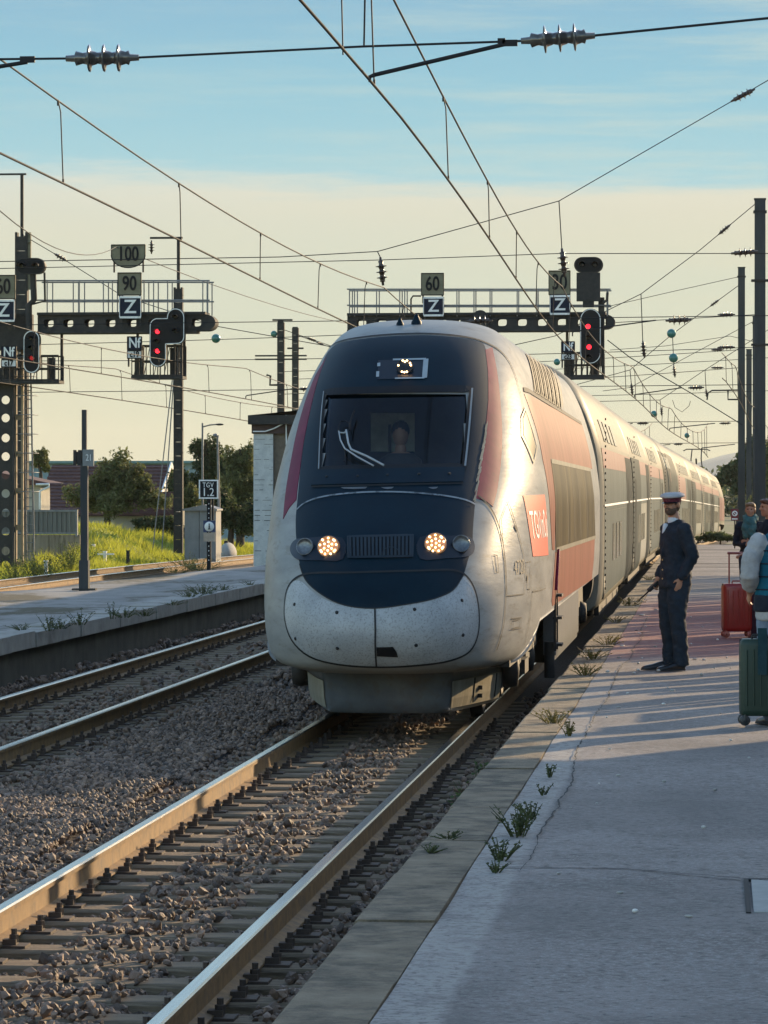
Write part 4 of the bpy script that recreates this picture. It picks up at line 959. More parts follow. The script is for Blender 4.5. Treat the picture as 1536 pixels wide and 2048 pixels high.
pt.tube([(-.8, 4.1, 5.36), (-.6, 4.1, 5.46), (.6, 4.1, 5.46), (.8, 4.1, 5.36)], .035, 6); pt.tube([(-.6, 4.4, 5.46), (.6, 4.4, 5.46)], .03, 6); pt.tube([(0, 4.0, 4.1), (0, 2.6, 4.85)], .05, 6)
pt.bbox((-.5, 3.2, 4.12), (.5, 4.6, 4.22)); pt.build('pantograph', M['under'], tail)
# ================================================================== overhead line, masts, gantries, signals
XR = 1.5
def seg_wire(mb, pts, r, n=5): mb.tube(pts, r, n, caps=False)
def sag(a, b_, s, k=12):
    a = Vector(a); b_ = Vector(b_); return [a.lerp(b_, t) - Vector((0, 0, s * 4 * t * (1 - t))) for t in frange(0, 1, k)]
def ins_mb(p0, p1, n=3, r=.105, core=.045):
    b = MB(); p0 = Vector(p0); p1 = Vector(p1); d = p1 - p0; L_ = d.length; ax = d.normalized(); pr = [(0, 0), (core * .5, 0), (core * .6, L_ * .12), (core * 1.2, L_ * .14)]
    for i in range(n):
        h = L_ * (.2 + .6 * (i + .15) / n); s = L_ * .6 / n
        pr += [(core * .9, h), (core * 1.1, h + s * .35), (r, h + s * .42), (r * 1.02, h + s * .50), (r * .8, h + s * .55), (core * 1.25, h + s * .60), (core, h + s * .95)]
    pr += [(core * 1.2, L_ * .86), (core * .6, L_ * .88), (core * .5, L_), (0, L_)]
    b.lathe(pr, p0, ax, n=14); return b
SUPY = [27.3, 73, 119, 165, 211]
def zmess(Y):
    k = min(SUPY, key=lambda s: abs(s - Y)); i = SUPY.index(k); j = i if Y >= k else i - 1; j = max(0, min(len(SUPY) - 2, j)); m = (SUPY[j] + SUPY[j + 1]) / 2
    return 6.22 + .0007 * (Y - m) ** 2 + drop(Y)
def stag(Y): return .16 * math.cos(pi * (Y - 27.3) / 45.8)
def catenary(label, xf, y0, y1, r, dstep=8.45, dof=35.7):
    t = thing('overhead_line', label, 'overhead line', (xf(y0), y0, 0), 'overhead lines above the tracks')
    ys = frange(y0, y1, max(8, int((y1 - y0) / 2.9))); b = MB(); seg_wire(b, [(xf(Y) + stag(Y), Y, 5.5 + drop(Y)) for Y in ys], [r * (.8 + Y / 160) for Y in ys]); b.build('contact_wire', M['copper'], t)
    b = MB(); seg_wire(b, [(xf(Y) + stag(Y) * .6, Y, zmess(Y)) for Y in ys], [r * .85 * (.8 + Y / 160) for Y in ys]); b.build('messenger_wire', M['wire'], t)
    y = dof
    while y > y0 + 6: y -= dstep
    while y < y0 + 1: y += dstep
    while y < y1:
        b = MB(); x = xf(y); rr = r * .5 * (.8 + y / 120)
        b.tube([(x + stag(y), y, 5.5 + drop(y)), (x + stag(y) * .8, y, zmess(y) - .12), (x + stag(y) * .6, y, zmess(y))], rr, 4)
        b.box((x + stag(y) * .6, y, zmess(y) - .02), (rr * 3, rr * 4, .06)); b.box((x + stag(y), y, 5.52 + drop(y)), (rr * 2.6, rr * 4, .05)); b.build('dropper', M['wire'], t); y += dstep
    return t
c1 = lambda Y: TRK + off(Y) + .30 * max(0, min(1, (75 - Y) / 45)); c2 = lambda Y: TRK2 + off(Y) + .12
catenary('contact wire and messenger above the track the train is on', c1, 18, 236, .0125)
catenary('contact wire and messenger above the empty track beside the train', c2, 18, 236, .0125)
catenary('contact wire and messenger above the siding by the grass bank', lambda Y: T3(Y), 64, 236, .012)
catenary('contact wire and messenger farthest from the platform, beyond the siding', lambda Y: T3(Y) - 4.6, 64, 236, .012)
catenary('slack overhead line running behind the masts on the platform side', lambda Y: TRK + 3.3 + off(Y) + (Y - 100) * .012 if Y > 100 else TRK + 3.3, 100, 236, .011)
b = MB(); seg_wire(b, sag(P(-40, 385, 60), P(232, 494, 105), .6), .012); seg_wire(b, sag(P(232, 494, 105), P(860, 660, 230), .8), .016); tag(b.build('feeder_wire', M['wire']), 'thin feeder wire sagging past the round 100 board towards the horizon', 'feeder wire')

def arm(p, q, r, parent):                             # steady arm ending in a short drop bracket on the contact wire
    b = MB(); p = Vector(p); q = Vector(q); b.tube([q, p + Vector((0.03, 0, .10)), p + Vector((0, 0, .07)), p], r, 6); b.build('steady_arm', M['wire'], parent)
def cross_span(Y, label, xl, xr, zc, zs, tracks, insx, r):
    t = thing('cross_span_wire', label, 'cross-span wire', (tracks[0], Y, 0), 'wires strung across the tracks')
    b = MB(); seg_wire(b, [Vector((xl, Y, zc(xl)))] + [Vector((x, Y, zc(x))) for x in frange(xl, xr, 14)[1:]], r); b.build('span_wire', M['wire'], t)
    for x, L_, rr in insx: ins_mb((x - L_ / 2, Y - .01, zc(x - L_ / 2)), (x + L_ / 2, Y + .01, zc(x + L_ / 2)), 3, rr).build('insulator', M['insul'], t)
    for x, dx in tracks[1]: arm((x + stag(Y), Y, 5.52 + drop(Y)), (x + stag(Y) + dx, Y, zc(x + dx) - .03), r * 1.6, t)
    return t
# nearest span: big glass insulators right over the near tracks
zA = lambda x: 5.67 + (x + 5.6) * .057
pA = P(200, 115, 27.3); pB = P(1110, 75, 27.3); t = thing('cross_span_wire', 'near cross wire with two large disc insulators at the top of the view', 'cross-span wire', (TRK, 27.3, 0), 'wires strung across the tracks')
q0 = P(-60, 119, 27.3); qa = P(132, 117, 27.3); qb = P(278, 115, 27.3); qc = P(1042, 82, 27.3); qd = P(1190, 71, 27.3); qe = P(1600, 30, 27.3)
b = MB(); seg_wire(b, [q0, qa], .010, 6); seg_wire(b, [qb, P(725, 93, 27.3), qc], .010, 6); seg_wire(b, [qd, qe], .011, 6); b.build('span_wire', M['wire'], t)
M['glint'] = pm('glazed_disc_insulator', (.06, .055, .05), (.10, .09, .08), rough=.10, coat=.8, sc=6)
ins_mb(qa, qb, 3, .110, .05).build('insulator', M['glint'], t); ins_mb(qc, qd, 3, .110, .05).build('insulator', M['glint'], t)
b = MB(); c_ = P(1020, 86, 27.3); w_ = P(740, 164, 27.3); b.tube([c_, P(748, 150, 27.3), P(739, 154, 27.3), w_], [.017, .017, .017, .012], 8); b.box(c_, (.12, .03, .05)); b.box(P(1003, 83, 27.3), (.06, .03, .05)); b.build('steady_arm', M['wire'], t)
b = MB(); c_ = P(55, 119, 27.3); b.tube([c_ + Vector((0, 0, -.02)), P(0, 133, 27.3), P(-60, 147, 27.3)], .017, 8); b.box(c_, (.12, .03, .05)); b.build('steady_arm', M['wire'], t)
b = MB(); b.tube([P(728, 94, 27.3), P(731, -60, 27.3)], .008, 5); b.tube([P(686, 110, 25.5), P(682, -60, 25.5)], .006, 5); b.build('dropper', M['wire'], t)

def head_span(Y, label, xl, xr, zl, zr, pts, rod, r, cross, low, ball=()):
    """main cable between two masts with rods and insulators carrying the messenger wires, plus one upper cross wire"""
    t = thing('head_span', label, 'head span', (pts[0][0], Y, 0), 'wires strung across the tracks')
    b = MB(); seg_wire(b, [(xl, Y, zl)] + [(x, Y, z) for x, z in pts] + [(xr, Y, zr)], r); b.build('span_cable', M['wire'], t)
    for x, z in rod:
        zt = next(zz for xx, zz in pts if abs(xx - x) < .01); b = MB(); b.tube([(x, Y, zt), (x + .06, Y, z + .62)], r * 1.15, 5); b.build('hanger_rod', M['wire'], t)
        ins_mb((x + .06, Y, z + .62), (x + .12, Y, z + .02), 3, .12, .05).build('insulator', M['insul'], t)
    for zc0, zc1 in cross:
        b = MB(); seg_wire(b, sag((xl, Y, zc0), (xr, Y, zc1), .12), r * .9); b.build('cross_wire', M['wire'], t)
        k = Vector((xr, Y, zc1)) - Vector((1.0, 0, 0)); ins_mb(k - Vector((.45, 0, .01)), k + Vector((.15, 0, 0)), 3, .11).build('insulator', M['insul'], t)
    for fx in (.045, .955):
        pq = [(xl, zl)] + list(pts) + [(xr, zr)]
        a, c = (Vector((pq[0][0], Y, pq[0][1])), Vector((pq[1][0], Y, pq[1][1]))) if fx < .5 else (Vector((pq[-1][0], Y, pq[-1][1])), Vector((pq[-2][0], Y, pq[-2][1])))
        d = (c - a).normalized(); L_ = 1.3; ins_mb(a + d * L_, a + d * (L_ + .55), 3, .10).build('insulator', M['insul'], t)
    for x, z in ball: MB().ell((x, Y - .02, z), (.16, .16, .16), n=16, k=10).build('marker_ball', M['gglass'], t)
    for x, dx in low: arm((x + stag(Y), Y, 5.52 + drop(Y)), (x + dx, Y, 5.85 + drop(Y)), r * 1.5, t)
    if low:
        b = MB(); seg_wire(b, [(xl, Y, 5.75 + drop(Y)), (xr, Y, 5.95 + drop(Y))], r * .9); b.build('steady_wire', M['wire'], t)
        for x, dx in low: ins_mb((x + dx + .2, Y, 5.84 + drop(Y)), (x + dx + .75, Y, 5.86 + drop(Y)), 3, .11).build('insulator', M['insul'], t)
    return t
def at(px, py, Y): v = P(px, py, Y); return (v.x, v.z)
h = 73
head_span(h, 'head span over the train with two long insulator strings hanging before the yellow boards', *([at(-700, 535, h)[0], at(1700, 66, h)[0], at(-700, 540, h)[1], at(1700, 66, h)[1]]), [at(0, 523, h), at(560, 514, h), at(755, 503, h), at(1118, 402, h)], [(at(1118, 402, h)[0], at(0, 562, h)[1]), (at(755, 503, h)[0], at(0, 577, h)[1])], .010, [], [(TRK + .3, 1.6), (TRK2, 1.6)])
t = thing('cross_span_wire', 'thin level cross wire just below the head span', 'cross-span wire', (TRK, 73, 0), 'wires strung across the tracks')
b = MB(); seg_wire(b, [P(-300, 540, 73), P(0, 537, 73), P(760, 520, 73), P(1118, 507, 73), P(1600, 507, 73)], .009); b.build('span_wire', M['wire'], t); ins_mb(P(1462, 507, 73), P(1516, 503, 73), 3, .10).build('insulator', M['insul'], t)
ins_mb(P(1462, 203, 73), P(1510, 178, 73), 3, .09).build('insulator', M['insul'], t)
h = 119
xl9, xr9 = P(45, 475, h).x, P(1520, 500, h).x
head_span(h, 'head span hung between the tall grey mast and the mast behind the left gantry', xl9, xr9, at(0, 470, h)[1], at(0, 412, h)[1], [at(125, 517, h), at(245, 592, h), at(430, 652, h), at(700, 700, h), at(960, 705, h), at(1110, 672, h), at(1282, 588, h), at(1400, 500, h)], [(at(1282, 588, h)[0], at(0, 722, h)[1]), (at(960, 705, h)[0], at(0, 742, h)[1])], .014,
          [(at(0, 690, h)[1], at(0, 636, h)[1]), (at(0, 722, h)[1], at(0, 700, h)[1])], [(TRK + off(119), 1.8), (TRK2, -1.8), (T3(119), 1.8)], [at(1343, 667, h), at(1347, 716, h), at(432, 677, h)])
b = MB()
h = 165
xl5, xr5 = P(562, 660, h).x, P(1483, 600, h).x
head_span(h, 'head span farther back between the second grey mast and the pair of dark masts', xl5, xr5, at(0, 660, h)[1], at(0, 575, h)[1], [at(700, 705, h), at(900, 745, h), at(1150, 770, h), at(1260, 740, h), at(1345, 668, h)], [(at(1260, 740, h)[0], at(0, 795, h)[1]), (at(1345, 668, h)[0], at(0, 760, h)[1])], .017,
          [(at(0, 745, h)[1], at(0, 705, h)[1]), (at(0, 790, h)[1], at(0, 740, h)[1])], [(TRK + off(165), 2.0), (TRK2 + off(165), 2.0)], [at(1308, 828, h), at(1114, 724, h), at(548, 668, h)])
h = 211
head_span(h, 'most distant head span, low over the last carriages of the train', P(592, 672, h).x, 1.6 + off(211), at(0, 672, h)[1], at(0, 655, h)[1], [at(800, 745, h), at(1100, 805, h), at(1320, 800, h), at(1410, 740, h)], [(at(1320, 800, h)[0], at(0, 836, h)[1]), (at(1410, 740, h)[0], at(0, 800, h)[1])], .02,
          [(at(0, 800, h)[1], at(0, 785, h)[1]), (at(0, 760, h)[1], at(0, 720, h)[1])], [(TRK + off(211), 2.2), (TRK2 + off(211), 2.2)], [at(1374, 871, h)])
# jumper loops and slanting wires in the tangle beyond the train
for lab, pts, Y, r in (('drooping jumper cable low beside the second grey mast', [(1345, 800), (1350, 815), (1364, 824), (1378, 812), (1381, 802)], 170, .014),
                  ('long straight bracing wire sloping down to the second grey mast', [(1215, 680), (1260, 715), (1380, 785), (1485, 850)], 150, .022),
                  ('wire from the tall mast sloping down over the train roof', [(1512, 640), (1400, 700), (1260, 775), (1205, 782)], 140, .012),
                  ('thin wire fanning from the second mast across to the right gantry', [(1480, 553), (1350, 582), (1220, 612)], 160, .014),
                  ('bundle wire crossing level from the second grey mast', [(1536, 690), (1460, 672), (1330, 692), (1220, 700)], 175, .014)):
    b = MB(); seg_wire(b, [P(x, y, Y) for x, y in pts], r); tag(b.build('jumper_wire', M['wire']), lab, 'overhead wire', 'loose wires in the tangle beyond the train')
# ------------------------------------------------ masts
def mast(label, x, Y, z0, z1, w, extras=None):
    t = thing('catenary_mast', label, 'catenary mast', (x, Y, z0), 'masts carrying the overhead wires')
    b = MB(); h_ = w * 1.15; b.bbox((x - w / 2, Y - h_ / 2, z0), (x - w / 2 + .02, Y + h_ / 2, z1)); b.bbox((x + w / 2 - .02, Y - h_ / 2, z0), (x + w / 2, Y + h_ / 2, z1)); b.bbox((x - w / 2 + .02, Y - .012, z0), (x + w / 2 - .02, Y + .012, z1)); b.bbox((x - w / 2, Y - h_ / 2 - .012, z0), (x + w / 2, Y - h_ / 2 - .001, z1))
    b.build('shaft', M['mastgrey'], t); cp = MB(); cp.bbox((x - w * .62, Y - h_ * .6, z1 - .45), (x + w * .62, Y + h_ * .6, z1 - .38)); cp.bbox((x - w * .56, Y - h_ * .56, z1), (x + w * .56, Y + h_ * .56, z1 + .04)); cp.build('collar', M['steel'], t)
    if extras: extras(t)
    return t
def mA(t):
    b = MB(); Y = 119; x = P(1520, 500, 119).x
    for z in (7.2, 9.4): b.bbox((x - .3, Y - .3, z), (x + .3, Y + .3, z + .06))
    b.build('bracket', M['steel'], t)
mast('tallest grey steel mast, cut off by the edge of the view, standing on the platform', P(1520, 500, 119).x, 119, PZ + drop(119), 12.2, .37, mA)
def mB(t):
    x = P(1483, 600, 165).x; Y = 165; b = MB(); b.tube([P(1454, 780, Y), P(1456, 782, Y), P(1456, 799, Y), P(1486, 799, Y)], .045, 6); b.tube([P(1486, 780, Y), P(1424, 781, Y), P(1416, 786, Y), P(1414, 800, Y)], .04, 6); b.build('side_bracket', M['steel'], t)
mast('second grey steel mast, shorter and just beside the tallest one', P(1483, 600, 165).x, 165, drop(165) - .4, P(0, 545, 165).z, .33, mB)
mast('third grey mast half hidden between the two nearer ones', P(1512, 700, 211).x, 211, drop(211) - .4, P(0, 640, 211).z, .40)
mast('fourth mast, thin and farthest away, behind the tallest one', P(1498, 700, 257).x, 257, drop(257) - .4, P(0, 705, 257).z, .40)
def lattice_mast(label, px, Y, y0, y1, w, top, zb=None):
    p = P(px, y0, Y); z0 = zb if zb is not None else P(px, y1, Y).z; z1 = p.z; x = p.x
    t = thing('lattice_mast', label, 'catenary mast', (x, Y, z0), 'dark masts on the far side of the tracks')
    b = MB()
    for sx in (-1, 1): b.bbox((x + sx * w / 2 - .035, Y - w / 2, z0), (x + sx * w / 2 + .035, Y + w / 2, z1))
    z = z0
    while z < z1 - .3: b.bbox((x - w / 2, Y - w / 2 - .01, z), (x + w / 2, Y - w / 2 + .012, z + .50)); z += .51
    b.build('shaft', M['steel'], t); top(t, x, Y, z1); return t
def top_left(t, x, Y, z1):
    b = MB(); z2 = P(45, 350, Y).z; b.bbox((x - .05, Y - .05, z1 - .3), (x + .05, Y + .05, z2)); b.bbox((x - 3, Y - .05, z2), (x + .15, Y + .05, z2 + .06)); b.build('top_bracket', M['steel'], t)
    b = MB(); b.bbox((x + .20, Y - .06, z1 - 2.0), (x + .32, Y + .06, z1)); b.tube([(x + .26, Y, z1 - .35), (x + .26, Y - .1, z1 - .30)], .07, 8); b.build('lit_post', M['khaki'], t)
lattice_mast('dark steel mast with a top bracket rising behind the big plate girder column', 44, 119, 465, 1110, .36, top_left, -.1)
def top_mid(t, x, Y, z1):
    z2 = P(0, 480, Y).z; b = MB(); b.bbox((x - .055, Y - .05, z1 - .2), (x + .055, Y + .05, z2)); b.bbox((x - 1.05, Y - .05, z2), (x + .15, Y + .05, z2 + .07)); b.build('top_bracket', M['steel'], t)
    ins_mb((x - 1.0, Y, z2 - .05), (x - 1.0, Y, z2 - .55), 3, .12).build('insulator', M['insul'], t)
    b = MB()
    for dx in (-.9, -.55): b.tube([(x - .1, Y, P(0, 700, Y).z), (x + dx, Y - .5, P(0, 1112, Y).z)], .022, 5)
    b.build('guy_wire', M['galv'], t)
lattice_mast('slim perforated mast with guy wires standing in the lit grass', 357, 125, 575, 1106, .26, top_mid, P(0, 1106, 125).z)
def top_pair(t, x, Y, z1):
    b = MB()
    for yy in (715, 722): b.bbox((x - 1.25, Y - .1, P(0, yy, Y).z), (x + 1.25, Y + .1, P(0, yy, Y).z + .07))
    b.tube([P(545, 640, Y), P(585, 640, Y)], .05, 6); b.tube([P(560, 770, Y), P(540, 770, Y), P(541, 752, Y), P(533, 750, Y)], .06, 6); b.build('crossarm', M['steel'], t)
lattice_mast('nearer of the two dark masts behind the brick hut, with a crossarm', 562, 165, 645, 1000, .27, top_pair, -.8)
lattice_mast('farther of the two dark masts behind the brick hut', 591, 211, 656, 1000, .33, lambda t, x, Y, z: MB().bbox((x - .5, Y - .1, z - 1.3), (x + .5, Y + .1, z - 1.2)).build('crossarm', M['steel'], t), -1.0)

# ------------------------------------------------ signal gantries
def girder(name, x0, x1, Y, z0, z1, d, holes, hw, hh, parent, mat, round_right=True):
    """plate girder with a row of oval openings in both webs"""
    b = MB(); zc = (z0 + z1) / 2
    edges = [x0] + [(holes[i] + holes[i + 1]) / 2 for i in range(len(holes) - 1)] + [x1]
    for yy in (Y - d / 2, Y + d / 2):
        for i, hx in enumerate(holes):
            a, c = edges[i], edges[i + 1]; n = 24; inn = []; out = []
            for k in range(n):
                t = 2 * pi * k / n; cx_, sx_ = math.cos(t), math.sin(t)
                inn.append(Vector((hx + hw * math.copysign(abs(cx_) ** .6, cx_), yy, zc + hh * math.copysign(abs(sx_) ** .6, sx_))))
                s_ = min(((c - hx) if cx_ > 0 else (hx - a)) / max(1e-6, abs(cx_)), (z1 - zc) / max(1e-6, abs(sx_))); out.append(Vector((hx + s_ * cx_, yy, zc + s_ * sx_)))
            # push corner samples into the corners
            for cxn, czn in ((a, z0), (a, z1), (c, z0), (c, z1)):
                k = min(range(n), key=lambda q: (out[q] - Vector((cxn, yy, czn))).length); out[k] = Vector((cxn, yy, czn))
            b.add(inn + out, [(k, (k + 1) % n, n + (k + 1) % n, n + k) for k in range(n)])
            b.add(inn + [v + Vector((0, .05 if yy < Y else -.05, 0)) for v in inn], [(k, n + k, n + (k + 1) % n, (k + 1) % n) for k in range(n)])
    b.bbox((x0, Y - d / 2 - .12, z1), (x1, Y + d / 2 + .12, z1 + .08)); b.bbox((x0, Y - d / 2 - .10, z0 - .07), (x1 - .3, Y + d / 2 + .10, z0))
    if round_right:
        R_ = (z1 - z0) / 2; pts = [Vector((x1 + .30 * math.cos(t), Y - d / 2, zc + R_ * math.sin(t))) for t in frange(-pi / 2, pi / 2, 12)]
        q = [p + Vector((0, d, 0)) for p in pts]; k = len(pts); b.add(pts + q, [(i, i + 1, k + i + 1, k + i) for i in range(k - 1)] + [tuple(range(k - 1, -1, -1)), tuple(range(k, 2 * k))])
    return b.build(name, mat, parent)
def railing(parent, pa, pb, Y, ys, ypost, posts, n=1):
    b = MB()
    for yy in (Y - .45, Y + .45):
        for y_ in ys: b.tube([P(pa, y_, Y) + Vector((0, yy - Y, 0)), P(pb, y_, Y) + Vector((0, yy - Y, 0))], .024, 5)
        for p in posts: b.tube([P(p, ys[0], Y) + Vector((0, yy - Y, 0)), P(p, ypost, Y) + Vector((0, yy - Y, 0))], .02, 5)
    return b.build('railing', M['galv'], parent)
M['gsteel'] = pm('dark_gantry_steel', (.018, .019, .019), (.042, .039, .036), rough=.8, sc=3, dirt=(.11, .085, .06), dsc=4, dlo=.55, dhi=.8)
GY = 112.0
g = thing('signal_gantry', 'right hand signal gantry reaching over the train roof', 'signal gantry', (P(716, 0, GY).x, GY, 0), 'signal gantries over the tracks')
z0, z1 = P(0, 664, GY).z, P(0, 636, GY).z
girder('girder', P(697, 0, GY).x, P(1212, 0, GY).x, GY, z0, z1, .75, [P(x, 0, GY).x for x in range(725, 1216, 40)][:-1] + [P(1205, 0, GY).x], .16, .125, g, M['gsteel'])
railing(g, 697, 1222, GY, (580, 612), 634, (702, 712, 756, 802, 812, 916, 950, 982, 1036, 1075, 1215))
b = MB(); x = P(722, 0, GY).x; b.bbox((x - .25, GY - .3, -.3), (x + .25, GY + .3, z0 - .07)); b.build('column', M['gsteel'], g)
b = MB(); b.tube([P(822, 632, GY), P(822, 598, GY), P(826, 592, GY), P(842, 592, GY)], .03, 6); b.build('ladder_hoop', M['gsteel'], g)
def basket(parent, px0, px1, py0, py1, Y, cut=0):
    b = MB(); a = P(px0, py1, Y); c = P(px1, py0, Y); d = .8
    for yy in (Y - d / 2, Y + d / 2):
        for z in (a.z + .05, (a.z + c.z) / 2, c.z): b.tube([(a.x, yy, z), (c.x, yy, z)], .025, 5)
        for x in frange(a.x, c.x, 7): b.tube([(x, yy, a.z), (x, yy, c.z)], .018, 5)
    for i in range(5): x = a.x + (c.x - a.x) * (i + .5) / 5; b.tube([(x - .1, Y - d / 2, a.z), (x + .1, Y - d / 2, c.z)], .012, 4)
    b.bbox((a.x - .02, Y - d / 2 - .03, a.z - .06), (c.x + .02, Y + d / 2 + .03, a.z + .03)); b.bbox((a.x, Y + .1, a.z), (a.x + .28, Y + .3, c.z)); b.bbox((c.x - .45, Y + .05, a.z), (c.x - .22, Y + .25, c.z - .05))
    for x in (a.x + .05, c.x - .05): b.bbox((x - .04, Y + d / 2 - .04, a.z), (x + .04, Y + d / 2 + .04, P(0, 640, Y).z))
    return b.build('work_basket', M['gsteel'], parent)
basket(g, 1130, 1208, 706, 755, GY)
def board(label, cat, px0, px1, py0, py1, Y, mat, txt=None, tm=None, th=.62, sx=.72, group=None, semi=False, border=None, sp=1.0, name='speed_board', posts=True, zbase=None):
    a = P(px0, py1, Y); c = P(px1, py0, Y); xc, zc = (a.x + c.x) / 2, (a.z + c.z) / 2; w, h_ = c.x - a.x, c.z - a.z
    t = thing(name, label, cat, (xc, Y, a.z), group)
    if semi: poly = [(-w / 2, h_ / 2), (-w / 2, h_ * .05)] + [(w / 2 * math.cos(q), h_ * .05 + (h_ * .55) * math.sin(q)) for q in frange(pi, 2 * pi, 16)[1:-1]] + [(w / 2, h_ * .05), (w / 2, h_ / 2)]
    else: poly = [(-w / 2, -h_ / 2), (w / 2, -h_ / 2), (w / 2, h_ / 2), (-w / 2, h_ / 2)][::-1]
    b = MB(); b.prism(poly, .05, T(xc, Y, zc)); b.build('plate', mat, t)
    bd = MB(); n = len(poly); k = .042 if border is not None else .022
    for i in range(n):
        p, q = Vector((xc + poly[i][0], Y - .008, zc + poly[i][1])), Vector((xc + poly[(i + 1) % n][0], Y - .008, zc + poly[(i + 1) % n][1]))
        mid = Vector((xc, Y - .008, zc)); p = p.lerp(mid, .0); bd.bar(p.lerp(mid, k / w), q.lerp(mid, k / w), .02, k * 1.5)
    bd.build('border', M['white'] if border is not None else M['black'], t)
    if txt: text_mb(txt, h_ * th, .02, T(xc, Y - .016, zc + (h_ * .08 if semi else 0)), sx, sp, .012 if tm is None else .008).build('lettering', tm or M['black'], t)
    if posts:
        pb = MB()
        for sx_ in (-1, 1): pb.bbox((xc + sx_ * w * .42 - .025, Y + .06, min(a.z, zbase if zbase is not None else a.z - .25)), (xc + sx_ * w * .42 + .025, Y + .11, c.z))
        pb.build('bracket', M['gsteel'], t)
    return t
GF = GY - .62; ZB = z1
board('yellowed board reading 60 above a Z plate in the middle of the right gantry', 'speed board', 842, 888, 546, 591, GF, M['khaki'], '60', group='speed boards on the gantries')
board('dark square Z plate under the 60 board over the train roof', 'sign plate', 846, 888, 594, 632, GF, M['navy'], 'Z', M['white'], .62, 1.0, 'Z plates on the gantries', border=1, name='letter_board')
board('yellowed board reading 30 half hidden by a hanging insulator', 'speed board', 1097, 1141, 541, 590, GF, M['khaki'], '30', group='speed boards on the gantries')
board('dark square Z plate under the 30 board beside the tall signal', 'sign plate', 1099, 1141, 591, 629, GF, M['navy'], 'Z', M['white'], .62, 1.0, 'Z plates on the gantries', border=1, name='letter_board')
board('white on dark Nf plate left of the two red lights on the right gantry', 'sign plate', 1122, 1150, 683, 705, GF, M['navy'], 'Nf', M['white'], .75, .8, 'Nf plates under the signals', name='letter_board')
board('small white plate reading c23 under the Nf plate of the right gantry', 'number plate', 1122, 1150, 707, 720, GF, M['white'], 'c23', M['black'], .72, .8, 'number plates under the signals', name='number_board')
def pill(b, px0, px1, py0, py1, Y, d, m=0, grow=0.0):
    a = P(px0, py1, Y); c = P(px1, py0, Y); w, h_ = c.x - a.x, c.z - a.z; xc, zc = (a.x + c.x) / 2, (a.z + c.z) / 2; r = min(w, h_) / 2 + grow; pts = []
    if h_ >= w:
        e = h_ / 2 - min(w, h_) / 2; pts = [(r * math.cos(t), e + r * math.sin(t)) for t in frange(0, pi, 12)] + [(r * math.cos(t), -e + r * math.sin(t)) for t in frange(pi, 2 * pi, 12)]
    else:
        e = w / 2 - min(w, h_) / 2; pts = [(e + r * math.cos(t), r * math.sin(t)) for t in frange(-pi / 2, pi / 2, 12)] + [(-e + r * math.cos(t), r * math.sin(t)) for t in frange(pi / 2, 1.5 * pi, 12)]
    b.prism(pts[::-1], d, T(xc, Y, zc), m); return pts, xc, zc
def rim(pts, xc, zc, Y, w, parent, mat):
    b = MB(); n = len(pts)
    for i in range(n):
        p = Vector((xc + pts[i][0] * .93, Y, zc + pts[i][1] * .97)); q = Vector((xc + pts[(i + 1) % n][0] * .93, Y, zc + pts[(i + 1) % n][1] * .97))
        if (q - p).length > 1e-4: b.bar(p, q, .02, w)
    return b.build('white_outline', mat, parent)
def lens(px, py, Y, r, parent, mat, name='signal_lamp'):
    p = P(px, py, Y); b = MB(); b.lathe([(0, .05), (r * .6, .045), (r, .02), (r * 1.05, 0)], (p.x, Y, p.z), (0, -1, 0), n=18); o = b.build(name, mat, parent)
    h_ = MB(); n = 14; vs = [Vector((p.x + r * 1.25 * math.cos(t), Y, p.z + r * 1.25 * math.sin(t))) for t in frange(0, pi, n)]; vs += [v + Vector((0, -.28, -.02)) for v in vs]; k = n + 1
    h_.add(vs, [(i, i + 1, k + i + 1, k + i) for i in range(n)]); h_.build('hood', M['black'], o); return o
SF = GY - .75
sg = thing('railway_signal', 'tall signal on the right gantry showing two bright red lights one above the other', 'railway signal', P(1181, 728, SF), 'signals on the gantries')
b = MB(); pts, xc, zc = pill(b, 1160, 1202, 617, 728, SF, .28); b.build('backboard', M['black'], sg); rim(pts, xc, zc, SF - .01, .024, sg, M['white'])
for x, y, on in ((1176, 653, 1), (1177, 676, 0), (1178, 694, 1), (1178, 714, 0)): lens(x, y, SF, .075, sg, M['red_lamp'] if on else M['lens_off'])
b = MB(); a = P(1153, 602, SF); c = P(1200, 545, SF); b.bbox((a.x, SF, a.z), (c.x, SF + .3, c.z)); b.bbox((a.x + .2, SF + .05, P(0, 620, SF).z), (c.x - .2, SF + .3, a.z)); b.build('housing', M['steel'], sg)
for k in ((1165, 572), (1188, 572)): p = P(*k, SF); MB().lathe([(0, -.03), (.09, -.04), (.16, 0), (.17, -.05)], (p.x, SF, p.z), (0, -1, 0), n=14).build('dark_lens', M['lens_off'], sg)
b = MB(); pts, xc, zc = pill(b, 1148, 1206, 514, 545, SF, .25); hd = b.build('upper_backboard', M['black'], sg); rim(pts, xc, zc, SF - .01, .025, sg, M['gsteel'])
for x in (1164, 1190): lens(x, 529, SF, .09, sg, M['lens_off'])
b = MB(); x = P(1210, 0, SF).x; b.tube([P(1215, 585, SF), P(1214, 600, SF), P(1206, 606, SF)], .05, 6); b.bbox((P(1196, 0, SF).x, SF + .3, P(0, 735, SF).z), (P(1208, 0, SF).x, SF + .5, P(0, 600, SF).z)); b.build('post', M['gsteel'], sg)
t = thing('railway_signal', 'round topped signal head seen low on the right gantry just above the train roof', 'railway signal', P(958, 640, SF), 'signals on the gantries')
